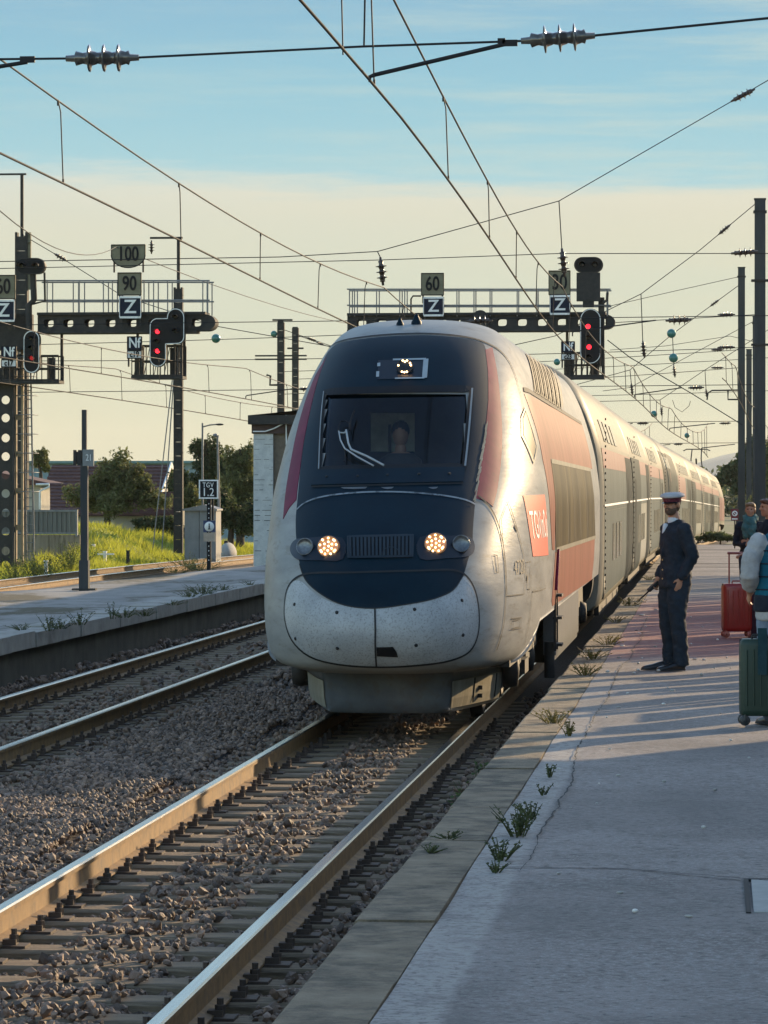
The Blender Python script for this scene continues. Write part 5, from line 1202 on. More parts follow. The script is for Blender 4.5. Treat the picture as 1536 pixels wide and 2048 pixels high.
b = MB(); pill(b, 945, 976, 620, 668, SF + .1, .3); b.build('backboard', M['gsteel'], t); b = MB(); a = P(920, 640, SF); c = P(948, 634, SF); b.bbox((a.x, SF + .15, a.z - .1), (c.x, SF + .35, c.z)); b.build('bracket', M['gsteel'], t)

LY = 106.0
g = thing('signal_gantry', 'left hand signal gantry on a broad plate column with oval holes', 'signal gantry', (P(20, 0, LY).x, LY, 0), 'signal gantries over the tracks')
z0, z1 = P(0, 664, LY).z, P(0, 632, LY).z
girder('girder', P(80, 0, LY).x, P(415, 0, LY).x, LY, z0, z1, .75, [P(x, 0, LY).x for x in (102, 141, 183, 225, 268, 310, 352, 396)], .155, .12, g, M['gsteel'])
railing(g, 78, 424, LY, (563, 602), 630, (100, 152, 164, 212, 230, 293, 312, 340, 410, 420))
b = MB(); seq = [P(0, y, LY).z for y in (1130, 1102, 1063, 1026, 987, 950, 913, 876, 836, 800)]
xa, xb = P(-70, 0, LY).x, P(26, 0, LY).x
zb = -.15; zt = P(0, 700, LY).z
for k in range(len(seq)):
    zl_ = zb if k == 0 else (seq[k - 1] + seq[k]) / 2; zh = zt if k == len(seq) - 1 else (seq[k] + seq[k + 1]) / 2
    for hx, a, c in ((P(11, 0, LY).x, P(-6, 0, LY).x, xb), (P(-24, 0, LY).x, P(-42, 0, LY).x, P(-6, 0, LY).x)):
        n = 20; inn = []; out = []; z_ = seq[k]
        for q in range(n):
            t_ = 2 * pi * q / n; cx_, sx_ = math.cos(t_), math.sin(t_); inn.append(Vector((hx + .135 * cx_, LY, z_ + .135 * sx_)))
            s_ = min(((c - hx) if cx_ > 0 else (hx - a)) / max(1e-6, abs(cx_)), ((zh - z_) if sx_ > 0 else (z_ - zl_)) / max(1e-6, abs(sx_))); out.append(Vector((hx + s_ * cx_, LY, z_ + s_ * sx_)))
        for cxn, czn in ((a, zl_), (a, zh), (c, zl_), (c, zh)): q = min(range(n), key=lambda j: (out[j] - Vector((cxn, LY, czn))).length); out[q] = Vector((cxn, LY, czn))
        b.add(inn + out, [(q, (q + 1) % n, n + (q + 1) % n, n + q) for q in range(n)]); b.add(inn + [v + Vector((0, .06, 0)) for v in inn], [(q, n + q, n + (q + 1) % n, (q + 1) % n) for q in range(n)])
for x in (xb, P(-42, 0, LY).x):
    b.bbox((x - .02, LY - .1, zb), (x + .02, LY + .6, zt))
z = zb
while z < zt - .3:
    z += 1.15
b.bbox((P(-45, 0, LY).x, LY - .1, zt), (P(60, 0, LY).x, LY + .6, P(0, 628, LY).z))
b.build('plate_column', M['gsteel'], g)
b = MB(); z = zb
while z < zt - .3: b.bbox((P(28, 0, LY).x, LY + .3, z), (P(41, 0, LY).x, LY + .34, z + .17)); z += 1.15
b.bbox((P(38.5, 0, LY).x, LY + .25, zb), (P(43, 0, LY).x, LY + .36, zt)); b.bbox((P(27, 0, LY).x, LY + .25, zb), (P(29.5, 0, LY).x, LY + .36, zt)); b.build('batten_plate', pm('sunlit_tan_steel', (.30, .22, .13), (.38, .29, .18), rough=.7), g)  # tan colour stands in for sunlight on these steel plates
b = MB(); xl_ = P(47, 0, LY).x; xr_ = P(62, 0, LY).x
for x in (xl_, xr_): b.tube([(x, LY + .5, zb), (x - .12, LY + .5, P(0, 690, LY).z)], .03, 6)
z = zb + .2
while z < 6.5: b.tube([(xl_ - .02 * z, LY + .5, z), (xr_ - .02 * z, LY + .5, z)], .016, 5); z += .28
for z in frange(2.2, 6.4, 7):
    b.tube([Vector((xl_ - .02 * z + (xr_ - xl_) * .5 + .33 * math.cos(q), LY + .5 - .6 * math.sin(q), z)) for q in frange(0, pi, 8)], .014, 4)
b.build('ladder', M['galv'], g)
basket(g, 268, 368, 692, 755, LY); basket(g, -30, 122, 712, 764, LY)
LF = LY - .62
board('half round yellowed board reading 100, highest on the left gantry', 'speed board', 222, 291, 489, 536, LF, M['khaki'], '100', th=.60, sx=.72, group='speed boards on the gantries', semi=True, zbase=P(0, 546, LF).z)
board('yellowed board reading 90 beneath the half round 100 board', 'speed board', 235, 283, 545, 591, LF, M['khaki'], '90', group='speed boards on the gantries')
board('dark square Z plate under the 90 board', 'sign plate', 238, 283, 593, 636, LF, M['navy'], 'Z', M['white'], .62, 1.0, 'Z plates on the gantries', border=1, name='letter_board')
board('yellowed board reading 60 cut off by the left edge of the view', 'speed board', -18, 31, 550, 598, LF, M['khaki'], '60', group='speed boards on the gantries')
board('dark Z plate at the left edge of the view, under the cut off 60 board', 'sign plate', -16, 30, 600, 643, LF, M['navy'], 'Z', M['white'], .62, 1.0, 'Z plates on the gantries', border=1, name='letter_board')
board('white on dark Nf plate on the plate column', 'sign plate', 2, 33, 692, 717, LF, M['navy'], 'Nf', M['white'], .75, .8, 'Nf plates under the signals', name='letter_board')
board('small white plate reading c17 on the plate column', 'number plate', 2, 33, 719, 734, LF, M['white'], 'c17', M['black'], .72, .8, 'number plates under the signals', name='number_board')
board('white on dark Nf plate hanging below the left girder', 'sign plate', 254, 284, 673, 700, LF, M['navy'], 'Nf', M['white'], .75, .8, 'Nf plates under the signals', name='letter_board')
board('small white plate reading c19 hanging below the left girder', 'number plate', 254, 284, 701, 717, LF, M['white'], 'c19', M['black'], .72, .8, 'number plates under the signals', name='number_board')
SF = LY - .75
sg = thing('railway_signal', 'angular signal with a stepped backboard showing two red lights, on the left girder', 'railway signal', P(320, 735, SF), 'signals on the gantries')
def rp(cx_, cy_, r, a0, a1, n=8): return [(cx_ + r * math.cos(t), cy_ - r * math.sin(t)) for t in frange(R(a0), R(a1), n)]
ol = rp(315, 716, 16, 180, 360) + [(331, 686)] + rp(358, 674, 11, 270, 360, 5) + rp(352, 634, 17, 0, 180, 9) + rp(315, 648, 15, 80, 180, 5)
ol = [(315 - 16, 716)] + rp(315, 718, 16, 180, 360)[1:] + [(331, 688)] + rp(356, 674, 13, 270, 360, 5) + rp(352, 633, 17, 0, 180, 9) + [(335, 636)] + rp(314, 651, 15, 80, 180, 5)
cc = P(335, 675, SF); pl = [((P(x, y, SF) - cc).x, (P(x, y, SF) - cc).z) for x, y in ol]
b = MB(); b.prism(pl[::-1], .28, T(cc.x, SF, cc.z)); b.build('backboard', M['black'], sg)
b = MB(); n = len(pl)
for i in range(n):
    p = Vector((cc.x + pl[i][0] * .96, SF - .01, cc.z + pl[i][1] * .97)); q = Vector((cc.x + pl[(i + 1) % n][0] * .96, SF - .01, cc.z + pl[(i + 1) % n][1] * .97))
    if (q - p).length > 1e-4: b.bar(p, q, .02, .024)
b.build('white_outline', M['white'], sg)
for x, y, on in ((315, 663, 1), (315, 702, 1), (315, 683, 0), (352, 634, 0), (352, 662, 0)): lens(x, y, SF, .07, sg, M['red_lamp'] if on else M['lens_off'])
sg = thing('railway_signal', 'narrow signal on the plate column with one faint red light', 'railway signal', P(63, 748, SF), 'signals on the gantries')
b = MB(); pts, xc, zc = pill(b, 47, 79, 661, 746, SF, .26); b.build('backboard', M['black'], sg); rim(pts, xc, zc, SF - .01, .03, sg, M['white'])
for x, y, on in ((64, 677, 0), (64, 696, 0), (64, 716, 1)): lens(x, y, SF, .07, sg, M['red_dim'] if on else M['lens_off'])
sg = thing('railway_signal', 'wide oval two lamp signal on a bent post above the plate column', 'railway signal', P(60, 640, SF), 'signals on the gantries')
b = MB(); pts, xc, zc = pill(b, 30, 90, 516, 548, SF, .26); b.build('backboard', M['black'], sg); rim(pts, xc, zc, SF - .01, .025, sg, M['gsteel'])
for x in (45, 73): lens(x, 532, SF, .09, sg, M['lens_off'])
b = MB(); b.tube([P(66, 548, SF + .2), P(68, 600, SF + .2), P(58, 610, SF + .2), P(58, 660, SF + .2)], .10, 8); b.tube([P(89, 545, SF + .2), P(90, 602, SF + .2), P(66, 608, SF + .2)], .035, 6); b.build('post', M['gsteel'], sg)
# ================================================================== buildings, trees, grass, posts on the far side
def roofmat(name, c, c2): 
    m = pm(name, c, c2, rough=.85, sc=8, dirt=tuple(x * .55 for x in c), dsc=3, dlo=.5, dhi=.75); return m
M['tile'] = roofmat('dark_red_roof_tiles', (.085, .038, .035), (.13, .06, .05))
M['render'] = pm('pale_house_render', (.38, .36, .32), (.46, .44, .38), rough=.9, sc=2)
M['whitebrick'] = pm('whitewashed_brick', (.50, .51, .51), (.62, .62, .60), rough=.9, sc=5, dirt=(.24, .22, .20), dsc=7, dlo=.58, dhi=.75, bump=.4, bsc=40)
M['leaf1'] = leafm('bush_leaves', (.11, .13, .045), (.21, .22, .085), .5); M['leaf2'] = leafm('dark_tree_leaves', (.06, .085, .036), (.115, .14, .055), .5); M['bark'] = pm('bark', (.06, .045, .035), rough=.95, sc=10, bump=.6, bsc=20)
M['grassm'] = leafm('sunlit_grass', (.30, .33, .03), (.48, .48, .07), .55); M['weedm'] = leafm('weed_leaves', (.045, .065, .02), (.10, .12, .035), .3)

def leaves(name, blobs, n, size, mat, parent, seed, up=.3):
    """leaf clumps: small folded quads spread through several lobes"""
    rng = np.random.default_rng(seed); vol = np.array([b[1][0] * b[1][1] * b[1][2] for b in blobs]); ks = rng.choice(len(blobs), n, p=vol / vol.sum())
    C = np.array([b[0] for b in blobs])[ks]; Rr = np.array([b[1] for b in blobs])[ks]
    d = rng.normal(size=(n, 3)); d /= np.linalg.norm(d, axis=1)[:, None]; rad = rng.uniform(.25, 1.1, n) ** .7
    lump = 1 + .22 * np.sin(d[:, 0] * 7 + ks) * np.sin(d[:, 1] * 6 + 2 * ks) + .2 * np.sin(d[:, 2] * 8 + ks)
    p = C + d * Rr * (rad * lump)[:, None]
    nn = rng.normal(size=(n, 3)) + d * .6 + np.array([0, 0, up]); nn /= np.linalg.norm(nn, axis=1)[:, None]
    u = np.cross(nn, rng.normal(size=(n, 3))); u /= np.linalg.norm(u, axis=1)[:, None]; v = np.cross(nn, u)
    s = (size * rng.uniform(.55, 1.3, n))[:, None]
    V = np.stack([p - u * s, p + v * s * .45 + nn * s * .15, p + u * s, p - v * s * .45 + nn * s * .15], 1).reshape(-1, 3)
    F = np.arange(n * 4).reshape(n, 4)
    if parent is not None: V = V - np.array(W[parent.name])
    o = np_mesh(name, V, F, mat, False, parent)
    return o
def lobes(bl, seed, k=5):
    rs = random.Random(seed); out = []
    for c, r in bl:
        out.append((c, tuple(x * .72 for x in r)))
        for i in range(k):
            a = rs.uniform(0, 2 * pi); e = rs.uniform(-.5, 1.3); q = rs.uniform(.3, .52); out.append(((c[0] + r[0] * .8 * math.cos(a) * math.cos(e), c[1] + r[1] * .8 * math.sin(a) * math.cos(e), c[2] + r[2] * .85 * math.sin(e)), (r[0] * q, r[1] * q, r[2] * q * rs.uniform(.8, 1.7))))
    return out
def tree(name, label, cat, base, trunk_h, r, blobs, n, size, mat, seed, group=None):
    base = Vector(base); blobs = lobes(blobs, seed); t = thing(name, label, cat, base, group); b = MB(); rs = random.Random(seed)
    top = base + Vector((rs.uniform(-.2, .2), 0, trunk_h)); b.tube([base - Vector((0, 0, .3)), base.lerp(top, .4) + Vector((.05, 0, 0)), top], [r * 1.25, r * .85, r * .5], 8)
    for c, rr in blobs[::3]: c = Vector(c); m = base.lerp(top, .55); b.tube([m, m.lerp(c, .55) + Vector((0, 0, .15 * rr[2])), c + Vector((0, 0, rr[2] * .5))], [r * .45, r * .3, r * .1], 5)
    b.build('trunk', M['bark'], t); leaves('crown', blobs, n, size, mat, t, seed); return t
def B(px, py, Y, rx, rz, ry=None):                       # a lobe seen at a pixel, radii in pixels
    k = Y / FPX; return (tuple(P(px, py, Y)), (rx * k, (ry or rx) * k, rz * k))
# ---- grass bank
def bank(x, Y):
    u = x - T3(Y); base = -.30 + drop(Y); s = max(0, min(1, (-u - 2.3) / 4.6)); front = 116 if x < -21.2 else 100
    fy = max(0, min(1, (Y - front) / 11)); hump = 1.35 * s * s * (3 - 2 * s) * max(0, min(1, (162 - Y) / 34)) * fy * fy * (3 - 2 * fy)
    return base + hump * (0.9 + .1 * math.sin(x * 1.3 + Y * .4)) + .05 * math.sin(Y * .8 + x)
M['banksoil'] = pm('grassy_earth', (.20, .23, .03), (.36, .36, .06), rough=1, sc=1.5, bump=.6, bsc=12)
strip_grid('grass_bank', lambda Y: [T3(Y) - v for v in (60, 40, 28, 20, 16, 13, 11, 9.5, 8.5, 7.8, 7, 6.4, 5.8, 5.2, 4.6, 4, 3.4, 2.8, 2.2)], frange(60, 240, 130), bank, M['banksoil'])
rng = np.random.default_rng(21); n = 60000
Yg = 92 + 62 * rng.random(n) ** 1.0; xg = np.array([T3(y) for y in Yg]) - 2.3 - 12.5 * rng.random(n) ** 1.3
zg = np.array([bank(a, c) for a, c in zip(xg, Yg)]); hh = rng.uniform(.10, .30, n) * (1 + .5 * np.sin(xg * 2 + Yg)); lean = rng.normal(0, .14, (n, 2)); wv = rng.uniform(.012, .03, n); an = rng.uniform(0, pi, n)
ux, uy = np.cos(an) * wv, np.sin(an) * wv * .5
V = np.stack([np.stack([xg - ux, Yg - uy, zg - .03], 1), np.stack([xg + ux, Yg + uy, zg - .03], 1), np.stack([xg + lean[:, 0], Yg + lean[:, 1], zg + hh], 1)], 1).reshape(-1, 3)
o = np_mesh('grass', V, np.arange(n * 3).reshape(n, 3), M['grassm']); tag(o, kind='stuff')

# ---- whitewashed hut
hy = 101.0; a = P(507, 1108, hy); bq = P(546, 0, hy); x0 = a.x; z0 = .0; zr = P(0, 868, hy).z
t = thing('brick_hut', 'whitewashed brick railway hut with dark flat roof, half hidden by the nose of the train', 'hut', (x0 + 1.6, hy, z0))
b = MB(); b.bbox((x0, hy, z0), (bq.x, hy + 3.2, zr)); b.build('wall', M['whitebrick'], t)
b = MB(); z = z0 + .15
while z < zr - .1:
    xx = x0 + .03
    while xx < bq.x - .05:
        w_ = rnd.uniform(.10, .4)
        if rnd.random() < .62: b.bbox((xx, hy - .006, z), (min(xx + w_, bq.x), hy + .01, z + rnd.uniform(.008, .018)))
        xx += w_ + rnd.uniform(.02, .15)
    z += .15
b.build('brick_joint', M['joint'], t)
b = MB(); b.bbox((bq.x + .003, hy + .12, z0), (bq.x + 2.6, hy + 3.2, zr)); b.build('brown_wall', pm('brown_brick', (.14, .11, .085), (.2, .16, .12), rough=.95, sc=9, bump=.5, bsc=30), t)
b = MB(); r0 = P(498, 0, hy).x; b.bbox((x0 - .05, hy - .05, zr), (bq.x + 2.7, hy + 3.3, P(0, 850, hy).z)); b.build('fascia', pm('dark_red_fascia', (.06, .035, .03), rough=.8), t)
b = MB(); zz = P(0, 832, hy).z; b.bbox((r0, hy - .25, P(0, 850, hy).z + .002), (bq.x + 2.9, hy + 3.5, zz)); b.add([Vector(v) for v in ((r0, hy - .25, zz), (bq.x + 2.9, hy - .25, zz + .35), (bq.x + 2.9, hy + 3.5, zz + .35), (r0, hy + 3.5, zz))], [(0, 1, 2, 3)]); b.build('roof', M['gsteel'], t)
b = MB(); b.tube([P(506, 863, hy - .12), P(530, 863, hy - .12), P(548, 857, hy - .12), P(565, 848, hy - .12)], .022, 6); b.tube([P(572, 830, hy - .12), P(573, 900, hy - .12), P(566, 1000, hy - .12)], .02, 6); b.build('cable', M['white'], t)
# ---- cabinet, tank
cy = 117.0; a = P(369, 1094, cy); c = P(432, 1018, cy); t = thing('equipment_cabinet', 'grey metal equipment cabinet with a low pitched roof in the grass', 'cabinet', (a.x, cy, -.2))
b = MB(); xm = P(398, 0, cy).x; b.bbox((a.x, cy, -.3), (xm, cy + 1.2, c.z)); b.bbox((xm + .02, cy - .02, -.3), (c.x, cy + 1.2, c.z)); b.build('body', pm('grey_cabinet_paint', (.17, .18, .185), (.23, .24, .24), rough=.6, sc=2), t)
b = MB(); zt = P(0, 1009, cy).z; b.loft([[Vector((a.x - .05, y, c.z)), Vector((xm + .2, y, zt)), Vector((c.x + .05, y, c.z)), Vector((c.x + .05, y, c.z - .06)), Vector((a.x - .05, y, c.z - .06))] for y in (cy - .12, cy + 1.3)], sm=False); b.build('roof', M['galv'], t)
p = P(452, 1072, 122); t = thing('storage_tank', 'rounded pale tank beside the hut, low in the grass', 'tank', (p.x, 122, -.2)); b = MB(); b.ell((p.x, 122.5, -.05), (.30, .8, .42), n=18, k=12); b.build('shell', M['render'], t); b = MB(); b.lathe([(.0, .1), (.08, .1), (.08, 0)], (p.x - .05, 122.4, .33), n=10); b.build('valve', M['steel'], t)
# ---- houses
def house(label, px0, px1, pyr, pye, Y, depth, slope, wallh=2.4, skew=0.0):
    a = P(px0, pye, Y); c = P(px1, pye, Y); zr = P(0, pyr, Y + depth / 2).z; t = thing('house', label, 'house', ((a.x + c.x) / 2, Y, a.z - wallh), 'red roofed houses beyond the bank')
    b = MB(); b.bbox((a.x + .25, Y + .35, a.z - wallh - 1.5), (c.x - .25, Y + depth - .35, a.z - .05))
    for xx in (a.x + .25, c.x - .25): b.add([Vector((xx, Y + .35, a.z - .05)), Vector((xx, Y + depth - .35, a.z - .05)), Vector((xx, Y + depth / 2, zr - .25))], [(0, 1, 2)])
    b.build('wall', M['render'], t)
    b = MB(); k = 14; th = .09
    for i in range(k):
        t0, t1 = i / k, (i + 1) / k
        for sgn, ye in ((1, Y), (-1, Y + depth)):
            y0, y1 = ye + (Y + depth / 2 - ye) * t0, ye + (Y + depth / 2 - ye) * (t1 + .01); zz0, zz1 = a.z + (zr - a.z) * t0, a.z + (zr - a.z) * t1
            b.add([Vector((a.x, y0, zz0 + th)), Vector((c.x, y0, zz0 + th)), Vector((c.x, y1, zz1 + .03)), Vector((a.x, y1, zz1 + .03)), Vector((a.x, y0, zz0 - .02)), Vector((c.x, y0, zz0 - .02))], [(0, 1, 2, 3) if sgn > 0 else (3, 2, 1, 0), (4, 5, 1, 0) if sgn > 0 else (0, 1, 5, 4)])
    b.build('roof', M['tile'], t)
    b = MB(); xx = c.x + .005
    b.bar((xx, Y - .05, a.z + .04), (xx, Y + depth / 2, zr + .06), .06, .22); b.bar((xx, Y + depth + .05, a.z + .04), (xx, Y + depth / 2, zr + .06), .06, .22); b.build('verge_board', M['white'], t)
    b = MB(); b.bbox((a.x + (c.x - a.x) * .4, Y + .34, a.z - 1.6), (a.x + (c.x - a.x) * .55, Y + .36, a.z - .6)); b.build('window', M['glassdark'], t)
    return t
h1_ = house('large house with a long dark red roof behind the bushes', 66, 310, 931, 1030, 150, 9, 0)
h2_ = house('lower dark red roof in front of the large house, level with the cabinet', 212, 354, 985, 1030, 141, 6, 0, .8)
b = MB(); a = P(75, 972, 138); c = P(101, 972, 138); zt = P(0, 948, 139).z
t = thing('house_annex', 'narrow annex of pale walls and white gutter pipe beside the plate column', 'house', (a.x, 138, .5)); b.bbox((a.x - 2, 138, .4), (P(81, 0, 138).x, 140, P(0, 965, 138).z)); b.build('wall', M['render'], t)
b = MB(); b.add([Vector((a.x - 2, 137.7, P(0, 940, 138).z)), Vector((c.x, 137.7, P(0, 966, 138).z)), Vector((c.x, 141, P(0, 966, 138).z)), Vector((a.x - 2, 141, P(0, 940, 138).z)), Vector((a.x - 2, 137.7, P(0, 970, 138).z)), Vector((c.x, 137.7, P(0, 970, 138).z))], [(0, 1, 2, 3), (4, 5, 1, 0)]); b.build('roof', M['tile'], t)
b = MB(); b.tube([P(72, 969, 137.6), P(98, 968, 137.6), P(98, 974, 137.6), P(80, 982, 137.6), P(80, 1018, 137.6)], .05, 6); b.build('gutter', M['white'], t)
a = P(60, 950, 230); c = P(400, 922, 230); t = thing('warehouse', 'long low blue grey warehouse on the horizon behind the houses', 'warehouse', ((a.x + c.x) / 2, 232, -1))
b = MB(); b.bbox((a.x - 20, 230, -1.5), (c.x + 6, 262, P(0, 927, 230).z)); b.build('wall', pm('blue_grey_cladding', (.16, .25, .30), (.22, .31, .36), rough=.5, sc=1, stretch=(3, 1, .1)), t)
b = MB(); b.bbox((a.x - 20.5, 229.5, P(0, 927, 230).z + .005), (c.x + 6.5, 262.5, P(0, 922, 230).z)); b.build('roof', pm('teal_roof_edge', (.10, .20, .21), rough=.5), t)
# wall with metal fence
wy = 116.0; a = P(40, 1128, wy); c = P(160, 1070, wy); t = thing('retaining_wall', 'stained concrete retaining wall under a grey metal fence panel', 'wall', (c.x - 2, wy, -.2))
b = MB(); b.bbox((a.x - 3, wy, -.4), (c.x, wy + .3, c.z)); b.build('wall', pm('stained_concrete', (.25, .20, .14), (.34, .28, .20), rough=.95, sc=2, stretch=(3, 1, .3), dirt=(.10, .08, .05), dsc=3, dlo=.5, dhi=.65, bump=.4, bsc=20), t)
f0 = P(60, 1068, wy - .05); f1 = P(152, 1022, wy - .05); t = thing('metal_fence', 'grey ribbed metal fence panel in a pale frame on top of the retaining wall', 'fence', (f1.x, wy, f0.z))
b = MB(); x = f0.x - 3
while x < f1.x: b.bbox((x, wy - .02 + (.03 if int(x * 12.5) % 2 else 0), f0.z + .05), (x + .075, wy + .06, f1.z - .03)); x += .08
b.build('panel', pm('grey_fence_panel', (.12, .12, .11), (.18, .18, .165), rough=.6, sc=2, stretch=(6, 1, .4)), t)
b = MB(); b.bbox((f0.x - 3, wy - .05, f1.z - .03), (f1.x + .05, wy + .08, f1.z + .04)); b.bbox((f0.x - 3, wy - .05, f0.z), (f1.x + .05, wy + .08, f0.z + .06)); b.bbox((f1.x - .02, wy - .055, f0.z - .1), (f1.x + .045, wy + .085, f1.z + .045)); b.build('frame', M['galv'], t)
# ---- trees and bushes
G1 = 'trees and bushes behind the grass bank'
tree('bush', 'broad olive green bush growing in front of the large red roof', 'bush', P(215, 1035, 137), 1.2, .12, [B(165, 995, 137, 36, 34), B(205, 968, 137, 44, 44), B(255, 972, 137, 46, 48), B(290, 1000, 137, 30, 30), B(225, 1005, 137, 60, 36), B(330, 1005, 137, 22, 20)], 16000, .085, M['leaf1'], 31, G1)
tree('bush', 'small leafy bush peeking out beside the plate column', 'bush', P(82, 960, 175), 1.0, .10, [B(78, 920, 175, 17, 18), B(92, 935, 175, 10, 14)], 3000, .09, M['leaf1'], 32, G1)
tree('tree', 'spiky dark pine with upright shoots behind the two street lamps', 'tree', P(410, 1070, 150), 4.2, .16, [B(402, 905, 150, 20, 24), B(425, 900, 150, 17, 26), B(415, 940, 150, 34, 30), B(440, 930, 150, 26, 34), B(380, 975, 150, 38, 38), B(430, 985, 150, 44, 44)], 16000, .085, M['leaf2'], 33, G1)
tree('tree', 'rounded green tree with thin twigs on top, next to the brick hut', 'tree', P(480, 1080, 143), 3.8, .15, [B(480, 925, 143, 30, 26), B(500, 915, 143, 18, 26), B(470, 965, 143, 40, 40), B(500, 965, 143, 32, 44), B(478, 1010, 143, 44, 44)], 16000, .085, M['leaf1'], 34, G1)
tree('tree', 'dark dense undergrowth tree in the shade left of the hut', 'tree', P(460, 1090, 132), 1.8, .12, [B(450, 1030, 132, 46, 40), B(490, 1045, 132, 30, 44), B(420, 1050, 132, 28, 34)], 11000, .085, M['leaf2'], 35, G1)
tree('bush', 'dark low leaves standing in for shaded grass behind the mound, under the lower red roof', 'bush', P(310, 1070, 136), .3, .05, [B(290, 1050, 136, 30, 14), B(330, 1055, 136, 34, 18), B(360, 1070, 136, 24, 16)], 5000, .08, M['leaf2'], 39, G1)  # dark leaf clump stands in for grass in shade
tree('bush', 'yellow green shrub beside the slim perforated mast', 'bush', P(380, 1040, 128), .6, .06, [B(385, 1000, 128, 22, 20), B(372, 1010, 128, 14, 16)], 3000, .07, M['leaf1'], 36, G1)
b = MB()
for x, y0, y1 in ((498, 880, 925), (506, 886, 930), (490, 890, 925), (484, 895, 925), (512, 895, 935)): b.tube([P(x, y1, 143), P(x + 1, (y0 + y1) / 2, 143), P(x - 1, y0, 143)], [.03, .02, .006], 5)
tag(b.build('bare_twigs', M['bark']), 'thin bare twigs sticking up out of the green tree beside the hut', 'twigs')
tr = tree('tree', 'dark leafy tree behind the grey masts at the end of the platform', 'tree', P(1478, 1040, 262), 4, .2, [B(1450, 955, 262, 20, 22), B(1478, 935, 262, 22, 30), B(1500, 915, 262, 20, 34), B(1520, 905, 262, 22, 40), B(1495, 960, 262, 30, 36), B(1540, 950, 262, 30, 50)], 9000, .24, M['leaf2'], 37, 'trees beyond the end of the platform')
tree('tree', 'second leafy tree beyond the platform end, cut by the edge of the view', 'tree', P(1560, 1060, 240), 4, .2, [B(1560, 940, 240, 40, 60), B(1540, 1000, 240, 30, 40), B(1515, 1010, 240, 26, 34)], 5000, .22, M['leaf1'], 38, 'trees beyond the end of the platform')
for i, (x, lab) in enumerate(((1500, 'low scrub at the platform end behind the woman in the teal scarf'), (1440, 'low dark scrub beside the last carriages where the platform stops'))):
    tree('bush', lab, 'bush', P(x, 1082, 122), .3, .03, [B(x, 1074, 122, 40, 9), B(x - 30, 1078, 122, 24, 6)], 1200, .08, M['leaf2'], 40 + i, 'scrub at the platform end')
# hills on the horizon
hx = []; 
b = MB(); prof = [(-900, 200), (-300, 215), (0, 205), (300, 230), (500, 250), (640, 262), (800, 245), (1000, 255), (1300, 205), (2000, 160)]
V = []; Fh = []
for i in range(121):
    x = -1400 + 3600 * i / 120; h_ = 60 * (1 - abs((x - 330) / 1600)) + 22 * math.sin(x * .006) + 12 * math.sin(x * .017 + 1)
    V += [(x, 5200, -30), (x, 5700, max(0, h_) * .8), (x, 6100, max(0, h_)), (x, 7000, -30)]
for i in range(120):
    for j in range(3): Fh.append((i * 4 + j, i * 4 + 4 + j, i * 4 + 5 + j, i * 4 + 1 + j))
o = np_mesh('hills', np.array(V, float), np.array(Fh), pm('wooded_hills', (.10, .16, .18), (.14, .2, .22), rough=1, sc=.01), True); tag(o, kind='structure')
tl = []
for i in range(60):
    x = -150 + 330 * i / 59 + rnd.uniform(-3, 3); Y = 520 + rnd.uniform(-40, 40); tl.append(((x, Y, rnd.uniform(-1, 2.0)), (rnd.uniform(4, 8), 5, rnd.uniform(3.0, 5.0))))
o = leaves('distant_treeline', tl, 26000, .8, M['leaf2'], None, 50); tag(o, kind='stuff')
# ---- street lamps, posts
p = P(405, 1100, 128); t = thing('street_lamp', 'street lamp with a flat slanted head reaching over to one side', 'street lamp', p); b = MB(); b.tube([p, P(405, 846, 128)], [.05, .035], 8); b.build('pole', M['galv'], t)
b = MB(); b.tube([P(405, 854, 128), P(420, 850, 128), P(432, 849, 128)], .028, 6); b.build('arm', M['galv'], t); b = MB(); b.ell(P(439, 849, 128), (.16, .09, .04)); b.build('lamp_head', M['steel'], t)
p = P(440, 1106, 120); t = thing('street_lamp', 'street lamp with a small round head on a straight pole', 'street lamp', p); b = MB(); b.tube([p, P(435, 872, 120)], [.06, .035], 8); b.build('pole', M['galv'], t); b = MB(); b.ell(P(431, 871, 120), (.085, .085, .075)); b.lathe([(.02, 0), (.03, .1)], P(436, 876, 120)); b.build('lamp_head', M['galv'], t)
gp = G(169, 1180, OPZ); pY = gp.y; t = thing('post', 'grey square post with a small sign box on the overgrown platform', 'post', gp)
b = MB(); z1 = P(0, 820, pY).z; zm = P(0, 928, pY).z; b.bbox((gp.x - .045, pY - .045, zm), (gp.x + .04, pY + .04, z1)); b.bbox((gp.x - .065, pY - .065, OPZ + .55), (gp.x + .065, pY + .065, zm)); b.bbox((gp.x - .09, pY - .09, OPZ - .02), (gp.x + .085, pY + .085, OPZ + .551)); b.build('shaft', M['mastgrey'], t)
b = MB(); b.bbox((gp.x - .22, pY - .10, OPZ), (gp.x + .22, pY + .10, OPZ + .03)); b.build('base_plate', M['steel'], t)
b = MB(); a = P(147, 931, pY); c = P(164, 900, pY); b.bbox((a.x, pY - .03, a.z), (a.x + .055, pY + .03, c.z)); b.bbox((a.x + .055, pY - .01, a.z + .03), (a.x + .09, pY + .01, c.z - .03)); b.bbox((a.x + .09, pY - .03, a.z), (c.x - .01, pY + .03, c.z)); b.build('bracket', M['steel'], t)
b = MB(); a = P(166, 932, pY - .08); c = P(188, 899, pY - .08); b.bbox((a.x, pY - .12, a.z), (c.x, pY - .07, c.z)); k = b.build('sign_box', pm('grey_sign_plate', (.16, .17, .17), rough=.5, sc=9), t)
text_mb('21', .12, .01, T(P(180, 0, pY).x, pY - .125, P(0, 916, pY).z), .7).build('lettering', M['white'], k)
